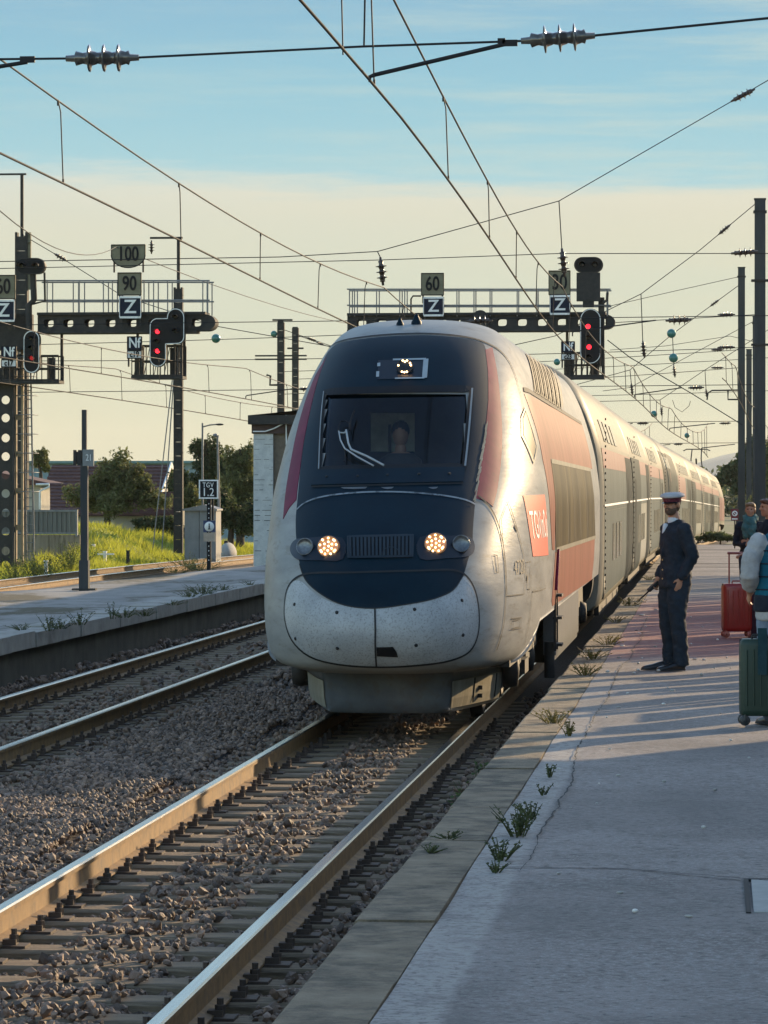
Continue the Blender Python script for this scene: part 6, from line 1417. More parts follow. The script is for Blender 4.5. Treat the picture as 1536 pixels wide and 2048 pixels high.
qp = G(419, 1146, OPZ - .1); qY = qp.y; t = thing('sign_post', 'dark pierced post carrying the square TGV 1.2 board', 'sign', (qp.x, qY, OPZ - .1))
b = MB(); b.bbox((qp.x - .06, qY - .03, OPZ - .2), (qp.x + .035, qY + .03, P(0, 985, qY).z)); b.bbox((qp.x + .06, qY - .02, P(0, 1040, qY).z), (qp.x + .10, qY + .02, P(0, 996, qY).z)); b.build('post', M['black'], t)
b = MB(); z = OPZ + .2
while z < P(0, 1000, qY).z: b.lathe([(0, .01), (.012, .008), (.014, 0)], (qp.x - .012, qY - .03, z), (0, -1, 0), n=8); z += .11
b.build('rivet', M['white'], t)
a = P(399, 997, qY); c = P(437, 960, qY); b = MB(); b.bbox((a.x, qY - .07, a.z), (c.x, qY - .04, c.z)); pl_ = b.build('plate', M['black'], t)
b = MB(); w = .026
b.bbox((a.x - .005, qY - .08, a.z - .005), (a.x + w, qY - .06, c.z + .005)); b.bbox((c.x - w, qY - .08, a.z - .005), (c.x + .005, qY - .06, c.z + .005)); b.bbox((a.x + w, qY - .08, c.z - w), (c.x - w, qY - .06, c.z + .005)); b.bbox((a.x + w, qY - .08, a.z - .005), (c.x - w, qY - .06, a.z + w)); b.build('border', M['white'], pl_)
text_mb('TGV', .115, .012, T((a.x + c.x) / 2 - .01, qY - .078, P(0, 970.5, qY).z), .75, 1.15).build('lettering', M['white'], pl_); text_mb('1.2', .19, .012, T((a.x + c.x) / 2 - .01, qY - .078, P(0, 985, qY).z), .9, 1.0).build('lettering', M['white'], pl_)
t = thing('pictogram_sign', 'blue plate with a white disc and walking figure fixed to the pierced post', 'sign', P(419, 1084, qY))
a = P(407.5, 1064, qY); c = P(432, 1041, qY); b = MB(); b.bbox((a.x, qY - .07, a.z), (c.x, qY - .045, c.z)); b.build('plate', pm('blue_sign_paint', (.01, .025, .09), rough=.5), t)
m_ = P(419.5, 1053, qY); b = MB(); b.lathe([(0, .012), (.112, .01), (.115, 0)], (m_.x, qY - .07, m_.z), (0, -1, 0), n=28); b.build('white_disc', M['white'], t)
b = MB(); b.ell((m_.x, qY - .088, m_.z + .055), (.016, .005, .018)); b.tube([(m_.x, qY - .088, m_.z + .03), (m_.x, qY - .088, m_.z - .02)], .016, 6); b.tube([(m_.x, qY - .088, m_.z - .015), (m_.x - .02, qY - .088, m_.z - .07)], .009, 5); b.tube([(m_.x, qY - .088, m_.z - .015), (m_.x + .018, qY - .088, m_.z - .07)], .009, 5); b.build('figure', M['black'], t)
a = P(408, 1083, qY); c = P(431, 1065.5, qY); b = MB(); b.bbox((a.x, qY - .07, a.z), (c.x, qY - .045, c.z)); b.build('text_plate', pm('buff_sign_paint', (.36, .28, .22), (.42, .34, .27), rough=.6, sc=12), t)
b = MB()
for z in (.25, .5, .75): zz = a.z + (c.z - a.z) * z; b.bbox((a.x + .04, qY - .076, zz - .012), (c.x - .04, qY - .068, zz + .012))
# small stakes beside the siding
for i, (x, y, lab) in enumerate(((92, 1141, 'short white stake by the siding, nearest the plate column'), (187, 1114, 'short white stake in the grass right of the grey post'), (256, 1118, 'short dark stub by the siding beneath the guy wires'), (210, 1120, 'low white marker with two arms in the grass'))):
    p = G(x, y, -.05); b = MB(); b.bbox((p.x - .05, p.y - .05, -.3), (p.x + .05, p.y + .05, .22 if i != 1 else .36)); b.bbox((p.x - .06, p.y - .06, .2 if i != 1 else .34), (p.x + .06, p.y + .06, .24 if i != 1 else .39))
    if i == 3: b.bbox((p.x - .25, p.y - .03, .12), (p.x + .3, p.y + .03, .17))
    tag(b.build('marker_stake', M['white'] if i != 2 else M['steel']), lab, 'marker', 'markers beside the siding')
# ---- weeds
def weed(label, base, h, spread, n, seed, mat, group, dry=False):
    rs = random.Random(seed); base = Vector(base); b = MB()
    for i in range(n):
        a = rs.uniform(0, 2 * pi); r = rs.uniform(0, spread); hh = h * rs.uniform(.4, 1.0); p0 = base + Vector((math.cos(a) * r * .35, math.sin(a) * r * .8, 0)); p1 = p0 + Vector((math.cos(a) * r * .9, math.sin(a) * r * .9, hh)); mid = p0.lerp(p1, .5) + Vector((0, 0, hh * .12)); b.tube([p0, mid, p1], [.004, .003, .0015], 4)
        for k in range(rs.randint(8, 14)):
            t_ = rs.uniform(.08, 1); q = p0.lerp(p1, t_) + Vector((0, 0, hh * .1 * (1 - t_))); d = Vector((rs.uniform(-1, 1), rs.uniform(-1, 1), rs.uniform(-.2, .7))).normalized(); s_ = rs.uniform(.014, .032) * (h / .18) ** .5; u = d.cross(Vector((rs.uniform(-1, 1), rs.uniform(-1, 1), rs.uniform(-1, 1)))).normalized()
            b.add([q, q + d * s_ * .5 + u * s_ * .28, q + d * s_, q + d * s_ * .5 - u * s_ * .28], [(0, 1, 2, 3)])
    o = b.build('weed', mat, None, origin=base); tag(o, label, 'weed', group); return o
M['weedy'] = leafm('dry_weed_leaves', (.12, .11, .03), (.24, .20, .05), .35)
GW = 'weeds along the near platform edge'
for i, (x, y, h, s, n, lab, m_) in enumerate((
    (1040, 1672, .20, .16, 26, 'largest dark weed clump on the worn white strip', 'weedm'), (1062, 1640, .12, .12, 16, 'low weed clump right behind the largest one', 'weedm'), (1000, 1722, .13, .11, 18, 'weed clump just in front of the largest one, by the crack', 'weedm'), (992, 1745, .07, .07, 10, 'smallest weed at the start of the crack', 'weedm'),
    (898, 1678, .05, .10, 12, 'flat weed in a joint of the coping, farther of two', 'weedm'), (860, 1705, .05, .10, 12, 'flat weed in a joint of the coping, nearer of two', 'weedm'), (1085, 1590, .08, .08, 10, 'thin weeds in the joint past the largest clump', 'weedm'), (1098, 1555, .10, .06, 8, 'single tall stalk weed in the long joint', 'weedm'),
    (1138, 1472, .16, .07, 12, 'pale weed at the joint where the sunlight stripes begin', 'weedy'), (1108, 1448, .14, .20, 24, 'yellowish sunlit weed spreading over the coping', 'weedy'), (1170, 1350, .14, .20, 26, 'sunlit weed mat on the coping in front of the conductor', 'weedy'), (1185, 1318, .16, .22, 26, 'taller sunlit weed on the coping ahead of the weed mat', 'weedy'),
    (1215, 1290, .14, .22, 22, 'sunlit weed on the coping level with the red paint', 'weedy'), (1258, 1212, .18, .28, 26, 'brightest yellow weed on the coping beside the conductor', 'weedy'), (1232, 1245, .12, .22, 18, 'low yellow weed just before the brightest one', 'weedy'), (1300, 1160, .14, .3, 18, 'distant weed on the coping behind the conductor', 'weedm'))):
    weed(lab, G(x, y, PZ + .004), h * .85, s * .9, n, 60 + i, M[m_], GW)
wp_ = G(1008, 1462, -.15); weed('feathery green weed growing between the rail and the platform wall', (PE - .12, 24.6, -.18), .55, .25, 60, 90, leafm('feathery_weed', (.05, .085, .03), (.10, .15, .05), .4), 'weeds beside the track')
GO = 'weeds on the overgrown platform'
for i, (x, y, h, s, n) in enumerate(((405, 1190, .5, .5, 40), (380, 1196, .35, .4, 26), (250, 1235, .35, .35, 24), (290, 1232, .30, .3, 20), (160, 1250, .55, .25, 18), (120, 1258, .3, .3, 24), (100, 1262, .55, .25, 16), (45, 1260, .2, .3, 18), (345, 1210, .2, .3, 18), (445, 1182, .3, .3, 22), (500, 1172, .25, .3, 20), (225, 1238, .6, .15, 8))):
    weed(['tall dark weed near the train end of the overgrown platform', 'weed clump beside the tall dark weed', 'weed clump in the middle of the overgrown platform edge', 'second weed clump in the middle of the overgrown platform edge', 'tall thin stalks on the overgrown platform edge below the grey post', 'low leafy weed below the grey post', 'tall stalks left of the grey post', 'flat weed nearest the corner of the overgrown platform', 'small weed between the clumps on the overgrown edge', 'weed on the overgrown edge just left of the train', 'last weed before the train hides the overgrown edge', 'single tall stalk on the overgrown platform edge'][i], G(x, y, OPZ + .02), h * .42, s * .8, n, 100 + i, M['weedm'], GO)
for i, (x, y, h, n, lab) in enumerate(((30, 1165, .7, 60, 'bright leafy weed clump beside the siding at the edge of the view'), (70, 1160, .8, 70, 'bright leafy weeds beside the siding left of the grey post'), (100, 1150, .6, 50, 'lower bright weeds beside the siding near the white stake'), (140, 1140, .9, 80, 'tall sunlit weeds beside the siding next to the grey post'), (375, 1138, .5, 60, 'sprawling weeds beside the siding left of the pierced post'), (400, 1142, .4, 50, 'low weeds at the foot of the pierced post'), (350, 1146, .3, 40, 'flat sunlit weeds at the edge of the siding ballast'))):
    weed(lab, G(x, y, -.15), h, .8, n, 130 + i, leafm('siding_weed', (.07, .10, .02), (.15, .18, .04), .4) if i == 0 else bpy.data.materials['siding_weed'], 'weeds beside the siding')
# ================================================================== people and luggage
from mathutils import noise as mnoise
def remesh(mb, name, mat, parent, voxel, smooth=3, origin=None, wr=0.0):
    o = mb.build(name, mat, None, origin=(0, 0, 0)); md = o.modifiers.new('r', 'REMESH'); md.mode = 'VOXEL'; md.voxel_size = voxel
    ms = o.modifiers.new('s', 'SMOOTH'); ms.factor = .5; ms.iterations = smooth
    dg = bpy.context.evaluated_depsgraph_get(); me = bpy.data.meshes.new_from_object(o.evaluated_get(dg)); me.name = name; old = o.data; o.modifiers.clear(); o.data = me; bpy.data.meshes.remove(old)
    me.polygons.foreach_set('use_smooth', [True] * len(me.polygons))
    if not me.materials: me.materials.append(mat)
    off_ = W[parent.name] if parent is not None else Vector(origin)
    co_ = np.empty(len(me.vertices) * 3, np.float32); me.vertices.foreach_get('co', co_); co_ = co_.reshape(-1, 3)
    if wr:
        nr = np.empty(len(me.vertices) * 3, np.float32); me.vertices.foreach_get('normal', nr); nr = nr.reshape(-1, 3)
        w_ = np.array([mnoise.noise(Vector((v[0] * 11, v[1] * 11, v[2] * 17 + v[0] * 9))) + .5 * mnoise.noise(Vector((v[0] * 24, v[1] * 24, v[2] * 34))) for v in co_], np.float32); co_ = co_ + nr * (w_ * wr)[:, None]
    co_ = co_ - np.array(off_, np.float32); me.vertices.foreach_set('co', co_.ravel()); me.update()
    if parent is not None: o.parent = parent
    else: o.location = off_
    W[o.name] = Vector(off_); return o
class Fig:
    """a figure in local axes: f forward, l to its left, z up; base at its feet"""
    def __init__(s, base, ang): s.o = Vector(base); s.f = Vector((math.cos(ang), math.sin(ang), 0)); s.l = Vector((-s.f.y, s.f.x, 0))
    def p(s, f, l, z): return s.o + s.f * f + s.l * l + Vector((0, 0, z))
    def rot(s): return Matrix((s.l, s.f, Vector((0, 0, 1)))).transposed()      # local x = left, y = forward
    def limb(s, mb, pts, rs, n=12):
        P_ = [s.p(*q) for q in pts]; mb.tube(P_, rs, n)
        for q, r in ((P_[0], rs[0]), (P_[-1], rs[-1])): mb.ell(q, (r, r, r), n=n, k=8)
    def trunk(s, mb, st, n=20):      # st: (f, l, z, half width, half depth)
        mb.loft([[s.p(f + d * math.sin(t), l + w * math.cos(t), z) for t in frange(0, 2 * pi, n)[:-1]] for f, l, z, w, d in st])
    def blob(s, mb, f, l, z, rl, rf, rz, tilt=0.0, yaw=0.0):
        mb.ell(s.p(f, l, z), (rl, rf, rz), s.rot() @ Matrix.Rotation(yaw, 3, 'Z') @ Matrix.Rotation(tilt, 3, 'X'), 18, 12)
def head(F, mb, f, l, z, yaw=0.0, k=1.0):
    """z = chin to crown centre; face looks along +f turned by yaw"""
    H = Fig(F.p(f, l, z), math.atan2(F.f.y, F.f.x) + yaw)
    H.blob(mb, -.012 * k, 0, .03 * k, .074 * k, .094 * k, .088 * k); H.blob(mb, .022 * k, 0, -.035 * k, .058 * k, .066 * k, .075 * k); H.blob(mb, .052 * k, 0, -.085 * k, .034 * k, .034 * k, .028 * k)
    H.blob(mb, .092 * k, 0, -.018 * k, .014 * k, .024 * k, .020 * k); H.blob(mb, .086 * k, 0, .006 * k, .010 * k, .014 * k, .026 * k); H.blob(mb, .072 * k, 0, .026 * k, .052 * k, .020 * k, .012 * k)
    H.blob(mb, .078 * k, 0, -.058 * k, .024 * k, .014 * k, .008 * k)
    for sg in (-1, 1): H.blob(mb, -.008 * k, sg * .076 * k, -.012 * k, .012 * k, .020 * k, .032 * k); H.blob(mb, .060 * k, sg * .036 * k, -.026 * k, .02 * k, .02 * k, .022 * k)
    return H
def eyes(H, parent, k=1.0):
    for sg in (-1, 1):
        b = MB(); H.blob(b, .079 * k, sg * .030 * k, .008 * k, .013 * k, .008 * k, .007 * k); b.build('eye', M['black'], parent)
def hand(F, mb, w, fwd, palm, size=.085, curl=.6):
    """palm and five fingers: w wrist point, fwd direction of fingers, palm = palm normal"""
    w = Vector(w); fwd = Vector(fwd).normalized(); palm = Vector(palm).normalized(); side_ = fwd.cross(palm).normalized()
    mb.ell(w + fwd * size * .5, (size * .42, size * .18, size * .55), Matrix((side_, palm, fwd)).transposed(), 12, 8)
    for i, (o_, L_) in enumerate(((-.33, .78), (-.11, .92), (.11, .88), (.32, .68))):
        a = w + fwd * size * .9 + side_ * size * o_; d1 = (fwd + palm * curl * .5).normalized(); d2 = (fwd * (1 - curl) + palm * curl).normalized(); d3 = (fwd * (.6 - curl) + palm * (curl + .25)).normalized()
        b_ = a + d1 * size * L_ * .45; c = b_ + d2 * size * L_ * .32; d = c + d3 * size * L_ * .24; mb.tube([a - fwd * size * .15, a, b_, c, d], [.0098, .0095, .0088, .008, .006], 8)
    a = w + fwd * size * .25 + side_ * -size * .38; b_ = a + (fwd * .6 - side_ * .6 + palm * .4).normalized() * size * .42; c = b_ + (fwd * .8 - side_ * .1 + palm * .5).normalized() * size * .34; mb.tube([a, b_, c], [.012, .0105, .007], 8)
def shoe(F, parent, f, l, yaw, mat, L_=.29, z=0.0):
    H = Fig(F.p(f, l, z), math.atan2(F.f.y, F.f.x) + yaw); b = MB(); rows = []
    for t, w, h in ((-.07, .030, .075), (-.05, .036, .09), (0, .038, .092), (.06, .040, .075), (.12, .046, .055), (.17, .045, .046), (.205, .034, .036), (.222, .015, .022)):
        rows.append([H.p(t * L_ / .29, w * math.cos(q), .004 + (h * max(0, math.sin(q)) ** .7 if math.sin(q) > 0 else 0)) for q in frange(0, 2 * pi, 16)[:-1]])
    b.loft(rows); o = b.build('shoe', mat, parent)
    s_ = MB(); rows = [[H.p(t * L_ / .29, w * 1.06 * math.cos(q), .0 + .014 * (1 if math.sin(q) > 0 else 0)) for q in frange(0, 2 * pi, 16)[:-1]] for t, w in ((-.075, .028), (-.05, .037), (.06, .041), (.12, .048), (.17, .047), (.21, .034), (.226, .014))]
    s_.loft(rows); s_.build('sole', M['rubber'], o); return o
def cloth(name, c, c2, **k): return pm(name, c, c2, rough=.85, spec=.25, sc=9, bump=.35, bsc=14, **k)
M['suit'] = cloth('navy_uniform_cloth', (.011, .017, .027), (.022, .032, .046)); M['suit2'] = cloth('navy_trouser_cloth', (.012, .019, .030), (.024, .036, .052)); M['capgrey'] = cloth('pale_grey_cap_cloth', (.40, .39, .39), (.5, .48, .48)); M['maroon'] = cloth('maroon_cap_band', (.10, .02, .03), (.14, .03, .04))
M['shirt'] = cloth('white_shirt_cloth', (.6, .62, .66), (.7, .72, .75)); M['beard'] = pm('dark_beard_hair', (.10, .058, .036), (.15, .09, .06), rough=.9, sc=60, bump=.5, bsc=150); M['leather'] = pm('polished_black_leather', (.012, .012, .014), rough=.28, sc=8)
M['brass'] = pm('brass_button', (.7, .52, .22), rough=.3, metal=1)
# ---- conductor: stands facing the train, head turned towards the camera, left hand in pocket, radio in the right hand
bp = G(1350, 1340, PZ); A0 = pi + .42
con = thing('person', 'uniformed conductor in navy suit and pale grey peaked cap, holding a handheld radio', 'person', bp)
F = Fig(bp + Vector((0, 0, .012)), A0)
def ltrouser(mb, e=0.0):
    F.limb(mb, [(-.015, .085, .93), (.010, .095, .72), (.015, .10, .49), (-.01, .10, .30), (-.03, .10, .09 - e)], [.105 + e, .088 + e, .062 + e, .058 + e, .042 + e])
    F.limb(mb, [(-.02, -.085, .93), (.035, -.09, .72), (.05, -.09, .49), (.02, -.09, .30), (.01, -.09, .09 - e)], [.105 + e, .088 + e, .062 + e, .058 + e, .042 + e])
b = MB()                                           # one continuous body
F.trunk(b, [(-.01, 0, .84, .10, .09), (-.01, 0, .90, .16, .115), (-.01, 0, .98, .165, .12), (0, 0, 1.10, .15, .11), (.005, 0, 1.24, .165, .115), (-.005, 0, 1.36, .175, .115), (-.015, 0, 1.43, .15, .09), (-.015, 0, 1.47, .09, .07), (-.005, 0, 1.50, .06, .06)])
ltrouser(b)
F.limb(b, [(-.01, 0, 1.46), (.02, 0, 1.56)], [.062, .055])
H = head(F, b, .045, .02, 1.665, .62)
F.limb(b, [(-.02, .19, 1.405), (-.075, .235, 1.13), (.02, .205, .92)], [.058, .046, .032]); F.limb(b, [(-.01, -.19, 1.405), (-.06, -.23, 1.13), (.10, -.185, .905)], [.058, .046, .032])
hand(F, b, F.p(.02, .20, .91), F.f * .35 + Vector((0, 0, -1)), -F.l, .08, .35); hand(F, b, F.p(.105, -.185, .90), F.f * .45 + Vector((0, 0, -1)), F.l, .085, 1.0)
remesh(b, 'body', M['skin'], con, .0085, 2)
eyes(H, con)
b = MB(); H.blob(b, .020, 0, -.060, .0605, .0685, .060); H.blob(b, .052, 0, -.087, .036, .036, .030); H.blob(b, .088, 0, -.045, .024, .008, .006)
bd = remesh(b, 'beard', M['beard'], con, .008, 1)
b = MB(); H.blob(b, -.022, 0, .018, .0785, .092, .075); H.blob(b, -.050, 0, -.03, .062, .055, .06); b.build('hair', M['beard'], con)
b = MB()                                           # jacket
F.trunk(b, [(.0, 0, .815, .19, .150), (.0, 0, .83, .200, .160), (-.005, 0, .92, .200, .152), (0, 0, 1.05, .182, .138), (.005, 0, 1.12, .180, .135), (.01, 0, 1.26, .195, .145), (.0, 0, 1.37, .205, .140), (-.015, 0, 1.435, .175, .115), (-.02, 0, 1.475, .105, .085), (-.015, 0, 1.505, .070, .072)])
F.limb(b, [(-.02, .195, 1.40), (-.085, .245, 1.13), (.015, .222, .945)], [.083, .070, .052]); F.limb(b, [(-.01, -.195, 1.40), (-.07, -.24, 1.13), (.085, -.20, .945)], [.083, .070, .052])
F.limb(b, [(.075, .03, 1.42), (.125, .045, 1.28), (.145, .02, 1.15)], [.030, .026, .018], 8); F.limb(b, [(.075, -.03, 1.42), (.125, -.045, 1.28), (.145, .0, 1.15)], [.030, .026, .018], 8)
jk = remesh(b, 'jacket', M['suit'], con, .010, 3, wr=.010)
bt_ = MB()
for z in (1.10, 1.0, .91): F.blob(bt_, .146, .02, z, .009, .006, .009); 
for k_, q in enumerate(((-.02, .268, .99), (-.005, .266, .965), (.01, .262, .945))): F.blob(bt_, q[0], q[1], q[2], .008, .008, .008)
bt_.build('button', M['brass'], jk)
b = MB(); F.limb(b, [(-.005, 0, 1.455), (.015, 0, 1.495)], [.078, .064], 14); F.limb(b, [(.105, 0, 1.44), (.13, 0, 1.30)], [.030, .018], 8); remesh(b, 'shirt', M['shirt'], con, .009, 2)
b = MB(); F.trunk(b, [(-.01, 0, .82, .155, .13), (-.01, 0, .92, .172, .135), (-.005, 0, 1.0, .165, .125)]); ltrouser(b, .022)
F.trunk(b, [(-.025, .10, .035, .062, .085), (-.025, .10, .10, .066, .082), (-.015, .10, .22, .068, .076)]); F.trunk(b, [(.015, -.09, .035, .062, .085), (.015, -.09, .10, .066, .082), (.02, -.09, .22, .068, .076)])
remesh(b, 'trousers', M['suit2'], con, .011, 3, wr=.011)
shoe(F, con, .02, .105, .12, M['leather'], .31, -.012); shoe(F, con, .075, -.10, -.12, M['leather'], .31, -.012)
b = MB()                                           # cap
C = Fig(H.p(-.010, 0, .056), math.atan2(H.f.y, H.f.x)); CR = C.rot() @ Matrix.Rotation(-.07, 3, 'X')
def cring(rl, rf, z, f=0): c_ = C.p(f, 0, 0); return [c_ + CR @ Vector((rl * math.cos(t), rf * math.sin(t), z)) for t in frange(0, 2 * pi, 24)[:-1]]
b.loft([cring(.084, .102, .004), cring(.100, .118, .006, -.002), cring(.120, .140, .012, -.006), cring(.124, .145, .021, -.008), cring(.112, .132, .040, -.008), cring(.075, .088, .056, -.007), cring(.01, .01, .060, -.004)]); cp = b.build('cap', M['capgrey'], con)
b = MB(); b.loft([cring(.084, .107, -.040), cring(.086, .109, -.015), cring(.087, .108, .006)]); b.build('band', M['maroon'], cp)
b = MB(); vs = []
for r_ in (0, .5, 1.0):
    for t in frange(.35, pi - .35, 14): vs.append(C.p(0, 0, 0) + CR @ Vector(((.083 + .010 * r_) * math.cos(t), (.099 + .055 * r_ * math.sin(t)) * math.sin(t), -.030 - .016 * r_)))
n = 15; b.add(vs, [(i * n + j, i * n + j + 1, (i + 1) * n + j + 1, (i + 1) * n + j) for i in range(2) for j in range(n - 1)], 0, True); b.build('peak', M['leather'], cp)
rp_ = F.p(.15, -.175, .84); t = thing('handheld_radio', 'black handheld radio with a thick aerial in the hand of the conductor', 'radio', rp_)
q_ = (F.f * .75 + Vector((0, 0, -.65))).normalized(); b = MB(); b.bar(rp_ - q_ * .05, rp_ + q_ * .085, .055, .032); b.build('case', M['rubber'], t); b = MB(); b.tube([rp_ + q_ * .08 + F.l * .015, rp_ + q_ * .24 + F.l * .015], [.009, .006], 8); b.build('aerial', M['black'], t)

# ---- woman with the teal scarf, arms folded, farther down the platform
def simple_person(px, py_top, Y, height, ang, label, jacket, trousers, hairmat, arms, yaw=0.0, hair='short', body_only=False):
    x = P(px, 1000, Y).x; base = Vector((x, Y, pz(Y) + .01)); k = height / 1.75
    t = thing('person', label, 'person', base); F = Fig(base, ang); S_ = lambda pts: [(a * k, b_ * k, c * k) for a, b_, c in pts]
    b = MB(); F.trunk(b, [(f * k, 0, z * k, w * k, d * k) for f, z, w, d in ((0, .84, .10, .09), (0, .90, .16, .115), (0, .98, .155, .115), (0, 1.10, .135, .10), (.01, 1.24, .15, .11), (0, 1.36, .165, .105), (-.01, 1.43, .13, .085), (-.01, 1.48, .065, .06), (0, 1.51, .052, .055))])
    for sg in (-1, 1): F.limb(b, S_([(0, sg * .085, .92), (.02, sg * .09, .50), (-.01, sg * .09, .07)]), [.10 * k, .062 * k, .042 * k])
    F.limb(b, S_([(0, 0, 1.46), (.02, 0, 1.56)]), [.052 * k, .05 * k]); H = head(F, b, .04 * k, 0, 1.635 * k, yaw, k)
    for pts, hd in arms: 
        F.limb(b, S_(pts), [.052 * k, .043 * k, .03 * k]); hand(F, b, F.p(*[c * k for c in pts[-1]]), F.f * hd[0] + F.l * hd[1] + Vector((0, 0, hd[2])), F.f * hd[3] + F.l * hd[4] + Vector((0, 0, hd[5])), .08 * k, hd[6])
    remesh(b, 'body', M['skin'], t, .0095, 2); eyes(H, t, k)
    b = MB(); F.trunk(b, [(f * k, 0, z * k, w * k, d * k) for f, z, w, d in ((0, .80, .185, .145), (0, .92, .19, .145), (0, 1.05, .17, .13), (.01, 1.24, .18, .14), (0, 1.37, .19, .13), (-.01, 1.44, .15, .105), (-.01, 1.49, .075, .072))])
    for pts, hd in arms: q = [Vector(c) for c in S_(pts)]; F.limb(b, [tuple(q[0]), tuple(q[1]), tuple(q[1].lerp(q[2], .86))], [.072 * k, .062 * k, .048 * k])
    remesh(b, 'jacket', jacket, t, .011, 3, wr=.010)
    b = MB(); F.trunk(b, [(0, 0, .80 * k, .15 * k, .125 * k), (0, 0, .93 * k, .165 * k, .13 * k)])
    for sg in (-1, 1): F.limb(b, S_([(0, sg * .085, .92), (.02, sg * .09, .50), (-.005, sg * .09, .08)]), [.118 * k, .08 * k, .062 * k])
    remesh(b, 'trousers', trousers, t, .012, 2)
    for sg in (-1, 1): shoe(F, t, .01, sg * .09 * k, sg * .12, M['leather'], .27, -.008)
    b = MB(); H.blob(b, -.025 * k, 0, .045 * k, .082 * k, .095 * k, .078 * k); H.blob(b, -.055 * k, 0, -.02 * k, .078 * k, .062 * k, .085 * k)
    if hair == 'long': H.blob(b, -.06 * k, 0, -.10 * k, .075 * k, .05 * k, .10 * k)
    for sg in (-1, 1): H.blob(b, .045 * k, sg * .03 * k, .078 * k, .05 * k, .05 * k, .032 * k)
    remesh(b, 'hair', hairmat, t, .010, 1)
    return t, F, H, k
M['hair1'] = pm('light_brown_hair', (.16, .085, .035), (.26, .15, .07), rough=.6, sc=30, stretch=(1, 1, .2)); M['hair2'] = pm('auburn_hair', (.07, .028, .018), (.13, .055, .03), rough=.5, sc=30, stretch=(1, 1, .2))
M['dkcoat'] = cloth('dark_navy_coat', (.010, .014, .024), (.02, .026, .04)); M['teal'] = cloth('teal_scarf_wool', (.05, .13, .13), (.09, .19, .18)); M['greyjean'] = cloth('dark_denim', (.03, .035, .05), (.05, .06, .08))
wt_, F2, H2, k2 = simple_person(1502, 1008, 50, 1.62, -pi / 2 - .25, 'woman with light brown hair and a chunky teal scarf, arms folded over dark coat', M['dkcoat'], M['greyjean'], M['hair1'],
    [([(0, .18, 1.39), (.03, .235, 1.12), (.17, .02, 1.14)], (.2, -1, 0, -.9, 0, .1, .3)), ([(0, -.18, 1.39), (.03, -.235, 1.10), (.19, -.02, 1.10)], (.2, 1, 0, -.9, 0, .1, .3))], .1)
b = MB(); F2.limb(b, [(.03, .07, 1.40), (.09, .05, 1.37), (.10, -.05, 1.37), (.03, -.08, 1.40), (-.06, 0, 1.43), (.03, .07, 1.40)], [.05] * 6); F2.limb(b, [(.11, .04, 1.37), (.15, .05, 1.22), (.15, .05, 1.12)], [.055, .062, .05]); F2.limb(b, [(.11, -.04, 1.37), (.15, -.05, 1.24), (.15, -.04, 1.15)], [.055, .06, .05]); remesh(b, 'scarf', M['teal'], wt_, .012, 1, wr=.02)
# ---- traveller with auburn hair, one arm out to the red suitcase
tr_, F3, H3, k3 = simple_person(1541, 1005, 42.3, 1.70, pi + .55, 'auburn haired traveller in a navy jacket reaching to the handle of the red suitcase', M['dkcoat'], M['greyjean'], M['hair2'],
    [([(0, .18, 1.39), (-.05, .24, 1.14), (.02, .22, .92)], (.2, 0, -1, 0, -1, 0, .4)), ([(0, -.18, 1.39), (.05, -.20, 1.13), (.29, -.16, 1.05)], (1, .1, -.12, 0, .1, -1, .7))], -.25)
# ---- red suitcase
def suitcase(name_lab, base, w, d, h, ang, mat, handle, hm, wheelmat, wheels=4):
    t = thing('suitcase', name_lab, 'suitcase', base); Fz = Fig(base, ang); b = MB(); n = 24; z0 = .075
    def ring(w_, d_, z): 
        pts = []
        for i in range(n):
            a = 2 * pi * i / n; c_, s_ = math.cos(a), math.sin(a); pts.append(Fz.p(d_ * math.copysign(abs(s_) ** .35, s_), w_ * math.copysign(abs(c_) ** .35, c_), z))
        return pts
    hw, hd = w / 2, d / 2
    b.loft([ring(hw * .86, hd * .80, z0), ring(hw * .97, hd * .95, z0 + .015), ring(hw, hd, z0 + .05), ring(hw, hd, h - .05), ring(hw * .97, hd * .95, h - .014), ring(hw * .86, hd * .8, h)])
    for i in range(5):
        l = -hw * .7 + i * hw * .35
        for sg in (-1, 1): b.tube([Fz.p(sg * (hd + .001), l, z0 + .08), Fz.p(sg * (hd + .001), l, h - .08)], .008, 5)
    sh = b.build('shell', mat, t); b = MB(); b.loft([ring(hw * 1.006, .010, z0 + .01), ring(hw * 1.006, .010, h - .004)]); b.build('zip', M['rubber'], sh)
    b = MB(); b.tube([Fz.p(0, -.06, h), Fz.p(0, -.055, h + .03), Fz.p(0, .055, h + .03), Fz.p(0, .06, h)], .011, 6); b.build('carry_handle', hm, t)
    if handle:
        b = MB()
        for l in (-.085, .085): b.tube([Fz.p(-hd * .6, l, h - .03), Fz.p(-hd * .6, l, handle)], .011, 6)
        b.tube([Fz.p(-hd * .6, -.105, handle), Fz.p(-hd * .6, .105, handle)], .016, 8); b.build('pull_handle', hm, t)
    for f in (-hd * .68, hd * .68):
        for l in (-hw * .78, hw * .78):
            b = MB(); b.lathe([(0, -.022), (.036, -.022), (.042, -.012), (.042, .012), (.036, .022), (0, .022)], Fz.p(f, l, .042), Fz.f, n=18); b.lathe([(0, -.025), (.016, -.025), (.016, .025), (0, .025)], Fz.p(f, l, .042), Fz.f, n=10); b.tube([Fz.p(f + .03, l, .042), Fz.p(f + .028, l, .085)], .010, 6); b.tube([Fz.p(f - .03, l, .042), Fz.p(f - .028, l, .085)], .010, 6); b.build('wheel', wheelmat, t)
    return t, Fz
